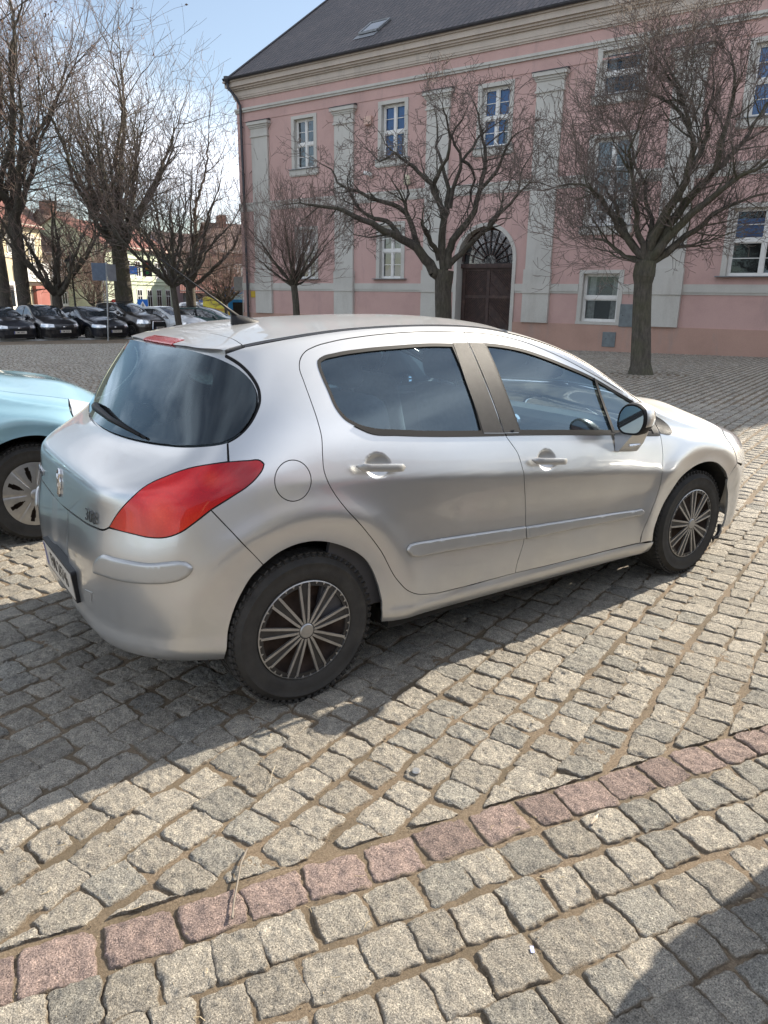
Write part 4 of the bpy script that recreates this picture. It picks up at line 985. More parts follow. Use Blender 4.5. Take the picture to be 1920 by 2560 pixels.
    back(rd); back(bs); back(ft); back(ff); back(fbot); back([(.598, -.908, .344), (.791, -.901, .33), (1.123, -.9, .327)])
    back(TR['bump_seam']); back(lamp + [lamp[0]], .016, .011); back(TR['hatch_low'][:5] + [(-.683, 0, .73)]); back([(-.266, -.803, 1.014), (-.248, -.77, 1.074)]); back(gb); back(hoodline); back([(2.203, -.861, .891), (2.172, -.804, .992), (2.155, -.793, 1.03)])
    back([(-.15, -.55, 1.37), (-.081, -.581, 1.392)]); back([(-.081, -.57, 1.392), (-.053, -.406, 1.412), (-.046, 0, 1.42)]); back([(2.965, -.90, .645), (2.926, -.901, .604), (2.892, -.899, .554)])
    back([(p[0], p[1], p[2]) for p in [(-.045 + .074 * math.cos(a), -.873, .930 + .074 * math.sin(a)) for a in np.linspace(0, 2 * math.pi, 20)]], .012, .007)
    bk.build('shut_line_backing', M['gasket'], car)
    # --- interior
    S2 = Side(-1)
    for sg in (-1, 1):
        panel('door_lining', E, S2, [(.05, .34, 'c'), (2.15, .34, 'c'), (2.15, .86), (1.2, .965), (.35, 1.03), (.22, 1.05, 'c')], M['dash'], car, sg > 0, gap=0, off=-.045, rim=.02, step=.15, bstep=.06)
    hl = [(1.25, 0), (1.24, -.3), (1.15, -.54, 'c'), (.55, -.53), (.1, -.52), (-.1, -.50, 'c'), (-.1, 0)]
    panel('roof_lining', E, T_, hl + [((p[0], -p[1]) + p[2:]) for p in hl[::-1]][1:-1], M['liner'], car, step=.12, bstep=.06, gap=0, off=-.03, rim=.005)
    im = MB()
    im.bbox(-.45, 2.3, -.78, .78, .30, .34); im.bbox(-.46, .30, -.60, .60, .86, .88)
    im.build('cabin_floor', M['dash'], car)
    def rbox(name, c, d, mat, par, ry=0, bev=.03):
        m = MB().box((0, 0, 0), d); o = m.build(name, mat, par, smooth=True); o.location = c; o.rotation_euler = (0, ry, 0)
        bv = o.modifiers.new('b', 'BEVEL'); bv.width = bev; bv.segments = 3; return o
    def seat(x, y, rear):
        hx = x
        s = rbox('rear_seat' if rear else 'front_seat', (hx - .02, y, .86), (.14, .48, .62), M['seat'], car, R(-14), .06)
        # child coordinates are relative to the seat back
        c = rbox('seat_cushion', (.25, 0, -.33), (.50, .48, .16), M['seat'], s, R(10), .05)
        h = rbox('headrest', (-.005, 0, .42), (.10, .27, .15), M['seat'], s, 0, .045)
        for yy in (-.06, .06): MB().tube([(0, yy, .26), (0, yy, .40)], .006, 6).build('headrest_post', M['chrome'], s)
    for y in (-.37, .37): seat(.60, y, True); seat(1.20, y, False)
    MB().bbox(.45, .62, -.14, .14, .5, 1.08).build('middle_seat_back', M['seat'], car, bevel=.04)
    dm = MB(); b = len(dm.v)
    prof = [(1.86, .62), (1.84, .80), (1.88, .90), (1.98, .945), (2.15, .945), (2.40, .90), (2.40, .62)]
    for y in (-.76, .76): dm.v += [(x, y, z) for x, z in prof]
    for k in range(7): k2 = (k + 1) % 7; dm.f.append((b + k, b + k2, b + 7 + k2, b + 7 + k)); dm.m.append(0)
    dm.f += [tuple(range(b, b + 7)), tuple(range(b + 7, b + 14))]; dm.m += [0, 0]
    da = dm.build('dashboard', M['dash'], car, bevel=.03)
    for k, (y, z) in enumerate(((-.68, .86), (-.10, .87), (.10, .87), (.68, .86))):
        MB().lathe([(.045, -.012), (.05, -.02), (.055, -.012), (.055, .01)], (1.855, y, z), 'X', 24).build('air_vent', M['chrome'], da)
    sw = MB(); pts = [(1.70 + .05 * math.sin(t) * .5, .36 + .185 * math.cos(t), .88 + .18 * math.sin(t)) for t in np.linspace(0, 2 * math.pi, 33)]
    sw.tube(pts, .015, 8, False); sw.box((1.72, .36, .87), (.04, .16, .12)); sw.tube([(1.71, .19, .89), (1.71, .53, .89)], .014, 6); sw.tube([(1.72, .36, .87), (1.86, .36, .80)], .035, 8)
    sw.build('steering_wheel', M['gasket'], car, smooth=True)
    MB().box((1.56, 0, 1.335), (.03, .22, .06)).tube([(1.56, 0, 1.36), (1.50, 0, 1.405)], .01, 6).build('rear_view_mirror', M['gasket'], car, bevel=.012)
    # --- wheels
    for cx in (0.0, 2.608):
        for sg in (-1, 1):
            make_wheel('wheel', .3165, .196, .206, wheels, car, (cx, sg * .772, .314), sg, WM, n_sp=9 if wheels == 'spokes' else 7)
    return car
HERO = build_hatch('silver_hatchback', 'silver five-door hatchback with red tail lamps parked on the cobbles in the foreground', M['silver'])

# ------------------------------------------------------------------ ground
def gz(x, y): return -0.02 * np.logaddexp(0, (np.asarray(y, float) - 3.0) * 1.5) / 1.5
def vnoise(x, y, seed=0):
    xi = np.floor(x).astype(np.int64); yi = np.floor(y).astype(np.int64); fx = x - xi; fy = y - yi
    def h(a, b):
        n = (a * 374761393 + b * 668265263 + seed * 974711) & 0x7fffffff; n = ((n ^ (n >> 13)) * 1274126177) & 0x7fffffff
        return ((n ^ (n >> 16)) & 0xffff) / 65535.0
    u = fx * fx * (3 - 2 * fx); v = fy * fy * (3 - 2 * fy)
    return (h(xi, yi) * (1 - u) + h(xi + 1, yi) * u) * (1 - v) + (h(xi, yi + 1) * (1 - u) + h(xi + 1, yi + 1) * u) * v
RED_A, RED_D = np.array([0.0, -1.80]), np.array([math.cos(R(-12)), math.sin(R(-12))]); RED_N = np.array([-RED_D[1], RED_D[0]])
TREE_C = np.array([13.67, 7.5])
def stone_mat():
    m, nt, b, o = mat_new('granite_setts')
    at = _n(nt, 'ShaderNodeAttribute'); at.attribute_name = 'tint'
    ed = _n(nt, 'ShaderNodeAttribute'); ed.attribute_name = 'edge'
    n1 = ramp(nt, noise(nt, 230, 3, .6), [(.30, (.22, .22, .22)), (.44, (.70, .70, .70)), (.60, (1.12, 1.12, 1.12)), (.72, (1.9, 1.87, 1.8))])
    n2 = ramp(nt, noise(nt, 26, 6, .68), [(.32, (.62, .62, .63)), (.66, (1.22, 1.2, 1.16))])
    c = mixrgb(nt, 1.0, at.outputs['Color'], n1, 'MULTIPLY'); c = mixrgb(nt, 1.0, c, n2, 'MULTIPLY')
    dirt = ramp(nt, mathn(nt, 'ADD', ed.outputs['Fac'], mathn(nt, 'MULTIPLY', mathn(nt, 'SUBTRACT', noise(nt, 17, 7, .7), .5), 1.5)), [(.66, (0, 0, 0)), (.98, (.85, .85, .85))])
    c = mixrgb(nt, dirt, c, (.25, .195, .135))
    nt.links.new(c, b.inputs['Base Color']); b.inputs['Roughness'].default_value = .82; b.inputs['Specular IOR Level'].default_value = .35
    h = mathn(nt, 'ADD', mathn(nt, 'MULTIPLY', noise(nt, 48, 9, .72), 1.0), mathn(nt, 'MULTIPLY', noise(nt, 300, 3, .6), .35))
    bump(nt, b, h, 1.0, .030); return m
def sand_mat(name, cols, sc=1.0, far=False):
    m, nt, b, o = mat_new(name)
    c = ramp(nt, noise(nt, 140 * sc, 8, .75), [(.3, cols[0]), (.5, cols[1]), (.72, cols[2])])
    c = mixrgb(nt, ramp(nt, noise(nt, 2.6 * sc, 5, .6), [(.42, (0, 0, 0)), (.62, (.75, .75, .75))]), c, cols[3])
    nt.links.new(c, b.inputs['Base Color']); b.inputs['Roughness'].default_value = .9
    bump(nt, b, noise(nt, 260 * sc, 6, .8), .9, .006); return m
M['setts'] = stone_mat()
M['sand'] = sand_mat('joint_sand', [(.065, .045, .028), (.185, .136, .088), (.34, .27, .185), (.095, .074, .045)])
M['asphalt'] = simple('asphalt', (.16, .16, .155), .88, var=.18, vs=3, bmp=.6, bs=90)
def build_ground():
    rng = np.random.default_rng(7)
    # joint sand sheet, finely modelled close by
    xs = np.concatenate([np.arange(-12, -2.0, .5), np.arange(-2.0, 3.2, .022), np.arange(3.2, 26, .25)]); ys = np.concatenate([np.arange(-8, -2.9, .5), np.arange(-2.9, .2, .022), np.arange(.2, 34.2, .25)])
    X, Y = np.meshgrid(xs, ys, indexing='ij'); Z = gz(X, Y) - .0085 + (vnoise(X * 9, Y * 9, 3) - .5) * .004 + (vnoise(X * 2.3, Y * 2.3, 5) - .5) * .004 + (vnoise(X * 34, Y * 34, 9) - .5) * .003
    n0, n1 = X.shape; idx = np.arange(n0 * n1).reshape(n0, n1)
    q = np.stack([idx[:-1, :-1], idx[1:, :-1], idx[1:, 1:], idx[:-1, 1:]], -1).reshape(-1, 4)
    o = fast_mesh('joint_sand', np.stack([X, Y, Z], -1).reshape(-1, 3), q, M['sand']); tag(o, kind='structure')
    # far ground to the horizon
    xs = np.array([-900, -200, -60, -12.2, 0, 12, 26, 60, 200, 900.]); ys = np.array([-900, -200, -60, -8.2, 0, 3, 6, 12, 20, 30, 34.3, 60, 120, 300, 900.])
    X, Y = np.meshgrid(xs, ys, indexing='ij'); Z = gz(X, np.minimum(Y, 60)) - .05; n0, n1 = X.shape; idx = np.arange(n0 * n1).reshape(n0, n1)
    q = np.stack([idx[:-1, :-1], idx[1:, :-1], idx[1:, 1:], idx[:-1, 1:]], -1).reshape(-1, 4)
    o = fast_mesh('ground', np.stack([X, Y, Z], -1).reshape(-1, 3), q, M['asphalt'], smooth=False); tag(o, kind='structure')
    # stones: list of (cx, cy, ux, uy, half_u, half_v, dz, tiltu, tiltv, tint)
    S = []
    def add(c, ang, hu, hv, red=False):
        S.append((c[0], c[1], ang, hu, hv, rng.normal(0, .0017), rng.normal(0, .009), rng.normal(0, .009), 1.0 if red else 0.0, rng.random()))
    def visible(p, marg=15):
        d = p - CAM[:2]; az = math.degrees(math.atan2(d[1], d[0])); return abs(az - 54.55) < 27.8 + marg and (d @ d) < 34 ** 2 or (d @ d) < 3.2 ** 2
    # the red course and the field below it
    for zone in (0, 1):
        ang = R(-12) if zone == 0 else R(19)
        u = np.array([math.cos(ang), math.sin(ang)]); v = np.array([-u[1], u[0]])
        rows = range(-14, 1) if zone == 0 else range(-20, 260)
        org = RED_A if zone == 0 else np.array([0.0, -1.70])
        pitch = .146 if zone == 0 else .142
        for r in rows:
            x = -16.0 + rng.random() * .15 if zone else -5 + rng.random() * .15; xe = 26 if zone else 4.5
            rowo = rng.normal(0, .004)
            while x < xe:
                w = (.16 if (zone == 0 and r == 0) else .132) * rng.uniform(.84, 1.20)
                wob = .010 * math.sin(x * 1.3 + r * .35) + .020 * math.sin(x * .31 + r * .12) * (zone)
                c = org + u * (x + w / 2) + v * (r * pitch + wob + rowo)
                x += w + rng.uniform(-.002, .006)
                s = (c - RED_A) @ RED_N
                if zone == 1 and s < .040: continue
                if not visible(c): continue
                if np.hypot(*(c - TREE_C)) < 1.05: continue
                if zone == 1 and (c @ np.array([.947, .322])) > 24.3: continue
                if c[1] > 34.0: continue
                hv = (pitch - rng.uniform(-.001, .007)) / 2
                zz_ = zone
                # worn patches: stones split in small ones
                if zone == 1 and vnoise(np.array([c[0] * 1.4 + 3]), np.array([c[1] * 1.4]), 11)[0] > .86 and np.hypot(*(c - CAM[:2])) < 5:
                    for k in range(8):
                        cc = c + u * rng.uniform(-.05, .05) + v * rng.uniform(-.05, .05); add(cc, ang + rng.normal(0, .6), rng.uniform(.018, .034), rng.uniform(.016, .028))
                        S[-1] = S[-1][:5] + (-.006,) + S[-1][6:]
                    continue
                add(c, ang + rng.normal(0, .035), w / 2, hv, zone == 0 and r == 0)
    for rr in range(4):      # rings of setts round the tree foot
        rad = .36 + rr * .19; n = int(2 * math.pi * rad / .12)
        for k in range(n):
            a = 2 * math.pi * k / n + rr; c = TREE_C + rad * np.array([math.cos(a), math.sin(a)]); add(c, a, .075, .052)
    S = np.array(S); d = np.hypot(S[:, 0] - CAM[0], S[:, 1] - CAM[1])
    for lo, hi, n, nm in ((0, 3.4, 27, 0), (3.4, 6.5, 12, 1), (6.5, 13, 6, 2), (13, 60, 4, 3)):
        Q = S[(d >= lo) & (d < hi)]
        if not len(Q): continue
        g = np.linspace(-1, 1, n); g = np.sign(g) * (1 - (1 - np.abs(g)) ** 1.5); U, V = np.meshgrid(g, g, indexing='ij'); U = U.ravel()[None]; V = V.ravel()[None]
        # square -> rounded square
        k = .06; Uu = U * (1 - k * V ** 8 * .5 - .03 * V * V); Vv = V * (1 - k * U ** 8 * .5 - .03 * U * U)
        hu, hv = Q[:, 3:4], Q[:, 4:5]; lu, lv = Uu * hu, Vv * hv
        jr = np.random.default_rng(n); J = jr.normal(0, .0065, (len(Q), 8)); wu0, wu1, wv0, wv1 = (1 - Uu) / 2, (1 + Uu) / 2, (1 - Vv) / 2, (1 + Vv) / 2
        lu = lu + J[:, 0:1] * wu0 * wv0 + J[:, 1:2] * wu1 * wv0 + J[:, 2:3] * wu1 * wv1 + J[:, 3:4] * wu0 * wv1; lv = lv + J[:, 4:5] * wu0 * wv0 + J[:, 5:6] * wu1 * wv0 + J[:, 6:7] * wu1 * wv1 + J[:, 7:8] * wu0 * wv1
        ca, sa = np.cos(Q[:, 2:3]), np.sin(Q[:, 2:3])
        x = Q[:, 0:1] + lu * ca - lv * sa; y = Q[:, 1:2] + lu * sa + lv * ca
        e = np.maximum(np.abs(U), np.abs(V)); rim = e ** 8
        # irregular outline
        x = x + ((vnoise(x * 23, y * 23, 21) - .5) * .013 + (vnoise(x * 75, y * 75, 23) - .5) * .008) * e ** 3; y = y + ((vnoise(x * 23, y * 23, 22) - .5) * .013 + (vnoise(x * 75, y * 75, 24) - .5) * .008) * e ** 3
        cs = (x - RED_A[0]) * RED_N[0] + (y - RED_A[1]) * RED_N[1]; up_ = ((Q[:, 0:1] - RED_A[0]) * RED_N[0] + (Q[:, 1:2] - RED_A[1]) * RED_N[1]) > .03
        push = np.where(up_ & (cs < .082), .082 - cs + .010 * (vnoise(x * 30, y * 30, 40) - .5), 0); x = x + push * RED_N[0]; y = y + push * RED_N[1]
        dome = -.0030 * (U ** 4 + V ** 4) - .010 * np.maximum(0, (e - .92) / .08) ** 1.6
        nz_ = (vnoise(x * 26, y * 26, 1) - .5) * .0055 + (vnoise(x * 62, y * 62, 2) - .5) * .0060 + (vnoise(x * 130, y * 130, 4) - .5) * .0045 + (vnoise(x * 230, y * 230, 6) - .5) * .003
        seedz = Q[:, 9:10] * 50
        z = gz(x, y) + Q[:, 5:6] + lu * Q[:, 6:7] + lv * Q[:, 7:8] + dome + nz_ * (1 - .4 * rim) - .012 * (e > .999)
        co = np.stack([x, y, z], -1).reshape(-1, 3)
        idx = np.arange(n * n).reshape(n, n); q1 = np.stack([idx[:-1, :-1], idx[1:, :-1], idx[1:, 1:], idx[:-1, 1:]], -1).reshape(-1, 4)
        quads = (q1[None] + (np.arange(len(Q)) * n * n)[:, None, None]).reshape(-1, 4)
        br = .80 + .36 * Q[:, 9]; tint = np.stack([.48 * br, .443 * br, .38 * br, np.ones(len(Q))], 1)
        cool = (Q[:, 9] * 7.3) % 1 > .8; tint[cool, :3] = tint[cool, :3] * np.array([.86, .89, .92])
        redm = Q[:, 8] > .5; tint[redm, :3] = np.stack([.40 * br, .305 * br, .275 * br], 1)[redm]
        tint = np.repeat(tint, n * n, 0)
        edge = np.clip((e - .62) / .38, 0, 1) ** 1.6 * np.ones((len(Q), 1)) + (.35 * (vnoise(Q[:, 0:1] * .9, Q[:, 1:2] * .9, 31) - .35))
        o = fast_mesh('cobblestones', co, quads, M['setts'], attr={'tint': ('COLOR', tint), 'edge': ('F', edge.ravel())}); tag(o, kind='structure')
    # car park beyond the kerb
    rng2 = random.Random(3)
    m = MB()
    for i in range(46):
        x = -8 + i * 1.0; y = 34.30 + .04 * (x - 4) ; m.box((x, y, float(gz(x, y)) + .0), (.985, .15, .12), rz=.04)
    o = m.build('kerb', simple('kerb_stone', (.42, .41, .39), .85, var=.15, vs=8, bmp=.4), bevel=.012); tag(o, kind='structure')
    # litter: dry straws, leaf scraps, a bottle cap
    return S
build_ground()
def scatter_litter():
    def stick(name, pts, r, col, label, cat, grp=None):
        o = MB().tube(pts, r, 6).build(name, simple(name + '_mat', col, .7, var=.2, vs=80)); tag(o, label, cat, grp)
    stick('twig', [(-.560, -1.500, .006), (-.600, -1.545, .008), (-.675, -1.665, .010), (-.700, -1.710, .008)], [.0032, .003, .0026, .0034], (.17, .145, .115), 'thin bent dry twig lying across the setts just above the red course', 'twig')
    stick('straw', [(-.37, -1.27, .008), (-.335, -1.22, .010), (-.31, -1.19, .006)], .0012, (.42, .36, .26), 'pale straw lying on the sandy joint left of centre', 'straw')
    stick('dry_leaf', [(.372, -2.010, .010), (.400, -2.003, .012), (.428, -1.992, .009)], [.002, .006, .001], (.60, .48, .36), 'small pale dry leaf on the red setts at right', 'leaf')
    o = MB().lathe([(.0005, .004), (.013, .004), (.016, 0), (.016, -.003)], (.085, -1.485, .004), n=20).build('bottle_cap', simple('cap_metal', (.45, .44, .42), .4, .8)); tag(o, 'small round grey bottle cap pressed into the joint sand', 'bottle cap')
    o = MB().box((-.115, -2.225, .006), (.020, .009, .001), rz=.9).build('paper_scrap', simple('scrap', (.45, .48, .75), .6)); tag(o, 'tiny blue and white paper scrap between two grey setts', 'paper scrap')
scatter_litter()
def scatter_grit():
    rng = np.random.default_rng(4); n = 5200; P = np.stack([rng.uniform(-1.4, 2.2, n), rng.uniform(-2.6, -.2, n)], 1)
    r = rng.uniform(.0009, .0030, n) * (1 + (rng.random(n) > .985) * 1.2); z = gz(P[:, 0], P[:, 1]) - .003 + rng.uniform(-.004, .003, n)
    base = np.array([(1, 0, 0), (-.5, .87, 0), (-.5, -.87, 0), (0, 0, 1.1), (.1, .1, -1)]); F = np.array([(0, 1, 3), (1, 2, 3), (2, 0, 3), (1, 0, 4), (2, 1, 4), (0, 2, 4)])
    a = rng.uniform(0, 6.28, n); ca, sa = np.cos(a)[:, None], np.sin(a)[:, None]; b = base[None] * r[:, None, None]
    V = np.stack([P[:, :1] + b[..., 0] * ca - b[..., 1] * sa, P[:, 1:] + b[..., 0] * sa + b[..., 1] * ca, z[:, None] + b[..., 2]], -1).reshape(-1, 3)
    o = fast_mesh('grit', V, (F[None] + (np.arange(n) * 5)[:, None, None]).reshape(-1, 3), simple('grit', (.34, .28, .20), .9, var=.5, vs=120), smooth=False); tag(o, 'loose grit and crumbs in the joints of the setts', 'grit', kind='stuff')
    m = MB(); rnd = random.Random(12)
    for i in range(70):
        x, y = rnd.uniform(-1.2, 2.2), rnd.uniform(-2.5, -.9); a = rnd.uniform(0, 6.3); L = rnd.uniform(.008, .032); z0 = float(gz(x, y)) + .003
        m.tube([(x, y, z0), (x + L * .5 * math.cos(a), y + L * .5 * math.sin(a), z0 + .002), (x + L * math.cos(a + .3), y + L * math.sin(a + .3), z0)], rnd.uniform(.0005, .0012), 4)
    o = m.build('plant_litter', simple('straw_bits', (.50, .40, .25), .8, var=.4, vs=90)); tag(o, 'scattered bits of straw and bud scales on the setts', 'litter', kind='stuff')
scatter_grit()

# ------------------------------------------------------------------ pink building
def plaster(name, col, stain=(.35, .33, .31), st=.5, bs=120):
    m, nt, b, o = mat_new(name)
    c = ramp(nt, noise(nt, .7, 8, .62), [(.28, tuple(x * .86 for x in col)), (.5, col), (.75, tuple(min(1, x * 1.07) for x in col))])
    c = mixrgb(nt, mathn(nt, 'MULTIPLY', ramp(nt, noise(nt, 1.2, 9, .7, stretch=(1.6, 1.6, .35)), [(.54, (0, 0, 0)), (.80, (1, 1, 1))]), st), c, stain)
    c = mixrgb(nt, 1.0, c, ramp(nt, noise(nt, 40, 5, .7), [(.3, (.9, .9, .9)), (.7, (1.06, 1.06, 1.06))]), 'MULTIPLY')
    nt.links.new(c, b.inputs['Base Color']); b.inputs['Roughness'].default_value = .92; b.inputs['Specular IOR Level'].default_value = .2
    bump(nt, b, noise(nt, bs, 6, .7), .35, .006); return m
M['pink'] = plaster('pink_plaster', (.56, .375, .34), (.33, .25, .24), .75)
M['plinth'] = plaster('plinth_plaster', (.48, .31, .25), (.34, .30, .28), .8)
M['cream'] = plaster('cream_plaster', (.55, .485, .42), (.30, .27, .24), .8)
M['white'] = plaster('pale_plaster', (.56, .545, .50), (.36, .33, .29), .55)
M['winframe'] = simple('white_window_frame', (.74, .73, .70), .45, var=.08)
M['darkmetal'] = simple('dark_sheet_metal', (.060, .060, .068), .45, .4, var=.2)
M['zinc'] = simple('grey_sheet', (.20, .21, .22), .5, .3, var=.15)
M['doorwood'] = None
def roof_mat(name, cols, sx=1, period=.33):
    m, nt, b, o = mat_new(name)
    tcn = _n(nt, 'ShaderNodeTexCoord'); br = _n(nt, 'ShaderNodeTexBrick'); br.offset = .5
    mp = _n(nt, 'ShaderNodeMapping'); nt.links.new(tcn.outputs['UV'], mp.inputs[0]); nt.links.new(mp.outputs[0], br.inputs['Vector'])
    br.inputs['Scale'].default_value = 1; br.inputs['Brick Width'].default_value = .23; br.inputs['Row Height'].default_value = period; br.inputs['Mortar Size'].default_value = .022; br.inputs['Mortar Smooth'].default_value = .6
    br.inputs['Color1'].default_value = (*cols[0], 1); br.inputs['Color2'].default_value = (*cols[1], 1); br.inputs['Mortar'].default_value = (*cols[2], 1)
    c = mixrgb(nt, 1.0, br.outputs['Color'], ramp(nt, noise(nt, .5, 8, .65), [(.3, (.72, .72, .75)), (.7, (1.2, 1.15, 1.1))]), 'MULTIPLY')
    nt.links.new(c, b.inputs['Base Color']); b.inputs['Roughness'].default_value = .7
    sp = _n(nt, 'ShaderNodeSeparateXYZ'); nt.links.new(mp.outputs[0], sp.inputs[0])
    saw = mathn(nt, 'FRACT', mathn(nt, 'DIVIDE', sp.outputs[1], period)); rnd = mathn(nt, 'SINE', mathn(nt, 'MULTIPLY', sp.outputs[0], 2 * math.pi / .23))
    h = mathn(nt, 'ADD', mathn(nt, 'MULTIPLY', saw, -1.0), mathn(nt, 'MULTIPLY', rnd, .35)); bump(nt, b, h, 1.0, .05); return m
M['tiles'] = roof_mat('roof_tiles', [(.052, .046, .048), (.085, .070, .068), (.020, .019, .021)])
M['winglass'] = None
def winglass():
    m, nt, b, o = mat_new('window_glass')
    b.inputs['Base Color'].default_value = (.018, .022, .026, 1); b.inputs['Roughness'].default_value = .03; b.inputs['Specular IOR Level'].default_value = 1.0; b.inputs['IOR'].default_value = 1.7
    bump(nt, b, noise(nt, 1.3, 2), .12, .02); return m
M['winglass'] = winglass()
M['curtain'] = simple('net_curtain', (.40, .38, .33), .9, var=.3, vs=9)
M['blueblind'] = simple('blue_blind', (.09, .19, .46), .55, var=.15, vs=2)
def wood():
    m, nt, b, o = mat_new('gate_wood')
    n_ = noise(nt, 6, 8, .7, stretch=(1, 1, 1)); c = ramp(nt, n_, [(.35, (.030, .017, .015)), (.55, (.060, .032, .026)), (.78, (.15, .10, .08))])
    nt.links.new(c, b.inputs['Base Color']); b.inputs['Roughness'].default_value = .6; bump(nt, b, noise(nt, 60, 6), .4, .004); return m
M['doorwood'] = wood()
def clear_pane():
    m = glass_mat('pane_with_blind', (.80, .85, .9), .8, dirt=.02); return m
M['pane'] = clear_pane()
FACE_T = dict()
def build_hall():
    root = empty('town_building', (24.3 * .9466, 24.3 * .3223, 0), 1.8994, 'long pink plastered building with pale pilasters, dark tiled roof and arched wooden gate', 'building')
    W = lambda t, d, z: (t, d, z)      # local x = along facade to the left, y = towards the square, z up
    tl, tr = 25.3, -5.6; z0 = -1.2
    wins = []
    def arch_loop(t0, t1, zb, zs, n=20, grow=0):
        c = (t0 + t1) / 2; r = (t1 - t0) / 2
        return [(t0, zb), (t1, zb)] + [(c + r * math.cos(math.pi * k / n), zs + (4.22 - zs if grow == 0 else r) * math.sin(math.pi * k / n)) for k in range(n + 1)]
    holes = [('u', 20.56, 21.70, 6.97, 8.98, '2x4', 0), ('u', 15.76, 16.90, 6.97, 8.98, '2x4', 1), ('u', 11.15, 12.29, 6.97, 8.98, '2x4', 1),
             ('s', 6.42, 7.78, 8.16, 9.48, '1x2', 0), ('m', 6.46, 7.82, 4.05, 6.85, '2x3', 2), ('u', 1.75, 3.05, 6.97, 8.98, '2x4', 1), ('u', -3.3, -2.1, 6.97, 8.98, '2x4', 0),
             ('l', 20.56, 21.60, 2.30, 4.42, '2x4', 0), ('l', 15.80, 16.92, 2.30, 4.42, '2x4', 3), ('l', 1.05, 3.02, 2.36, 4.40, '3x4', 4), ('l', -3.5, -1.9, 2.36, 4.40, '3x4', 0), ('b', 6.46, 7.78, .80, 2.46, '1x2', 0)]
    loops = [[(a, c), (b_, c), (b_, d), (a, d)] for (_, a, b_, c, d, _, _) in holes]
    gate = arch_loop(10.62, 13.06, -.9, 2.95, grow=1)
    gate = [(10.62, -.9), (13.06, -.9)] + [(11.84 + 1.22 * math.cos(math.pi * k / 22), 2.98 + 1.22 * math.sin(math.pi * k / 22)) for k in range(23)]
    # wall with openings
    outer = [(tr, z0), (tl, z0), (tl, 10.6), (tr, 10.6)]
    pts = []; edges = []
    for L in [outer] + loops + [gate]:
        b = len(pts); pts += L; edges += [(b + i, b + (i + 1) % len(L)) for i in range(len(L))]
    V, _, F, *_ = delaunay_2d_cdt([Vector(p) for p in pts], edges, [], 0, 1e-6); V = np.array([tuple(v) for v in V]); F = [f for f in F if len(f) == 3]
    cen = np.array([V[list(f)].mean(0) for f in F]); ok = in_poly(cen, np.array(outer))
    for L in loops + [gate]: ok &= ~in_poly(cen, np.array(L))
    vs = [(v[0], 0, v[1]) for v in V]; fs = []
    for f, k in zip(F, ok):
        if k:
            a = np.cross(V[f[1]] - V[f[0]], V[f[2]] - V[f[0]]); fs.append(tuple(f) if a < 0 else tuple(f[::-1]))
    m = MB(); m.add(vs, fs); D = 22.0
    # gable wall, back wall, right end
    rz, rd = 19.1, 11.0
    m.add([(tl, 0, z0), (tl, -D, z0), (tl, -D, 10.6), (tl, -rd, rz - .3), (tl, 0, 10.6)], [(0, 1, 2, 3, 4)])
    m.add([(tr, 0, z0), (tr, -D, z0), (tr, -D, 10.6), (tr, -rd, rz - .3), (tr, 0, 10.6)], [(4, 3, 2, 1, 0)])
    m.add([(tl, -D, z0), (tr, -D, z0), (tr, -D, 10.6), (tl, -D, 10.6)], [(0, 1, 2, 3)])
    wall = m.build('wall', M['pink'], root)
    # fine plaster joints below the cornice are real grooves: thin proud fields
    # plinth, bands, cornice
    segs = [(tl + .05, 13.20), (10.48, tr - .05)]
    m = MB()
    for a, b_ in segs:
        m.bbox(b_, a, 0, .045, z0, .70)
    m.bbox(tl, tl + .05, -D, .045, z0, .70)
    m.build('plinth', M['plinth'], root)
    m = MB()
    def bandseg(zz0, zz1, d1, skip=()):
        ts = sorted([tr - .03, tl + .03] + [x for s in skip for x in s]); xs = [tr - .03] + [x for s in sorted(skip) for x in s] + [tl + .03]
        for i in range(0, len(xs), 2): m.bbox(xs[i], xs[i + 1], 0, d1, zz0, zz1)
    sk = [(6.30, 7.94), (10.48, 13.20)]
    bandseg(1.84, 2.10, .05, sk); bandseg(1.765, 1.84, .025, sk)
    skm = [(6.29, 7.99)]
    bandseg(5.42, 5.66, .06, skm); bandseg(5.66, 5.74, .10, skm); bandseg(5.36, 5.42, .03, skm)
    bandseg(9.62, 9.70, .07, []); bandseg(9.70, 9.79, .12, [])
    m.bbox(tl, tl + .10, -D, 0, 5.42, 5.66); m.bbox(tl, tl + .12, -D, 0, 9.62, 9.79)
    m.build('string_courses', M['white'], root)
    m = MB()
    m.bbox(tr - .02, tl + .02, 0, .025, 9.22, 9.28)
    m.build('architrave_fillet', M['pink'], root)
    m = MB()
    for zz0, zz1, d1 in ((10.16, 10.22, .05), (10.22, 10.30, .09), (10.30, 10.52, .11), (10.52, 10.58, .19), (10.58, 10.66, .27), (10.66, 10.86, .36), (10.86, 10.93, .43)):
        m.bbox(tr - d1, tl + d1, -D - d1, d1, zz0, zz1)
    m.build('cornice', M['cream'], root)
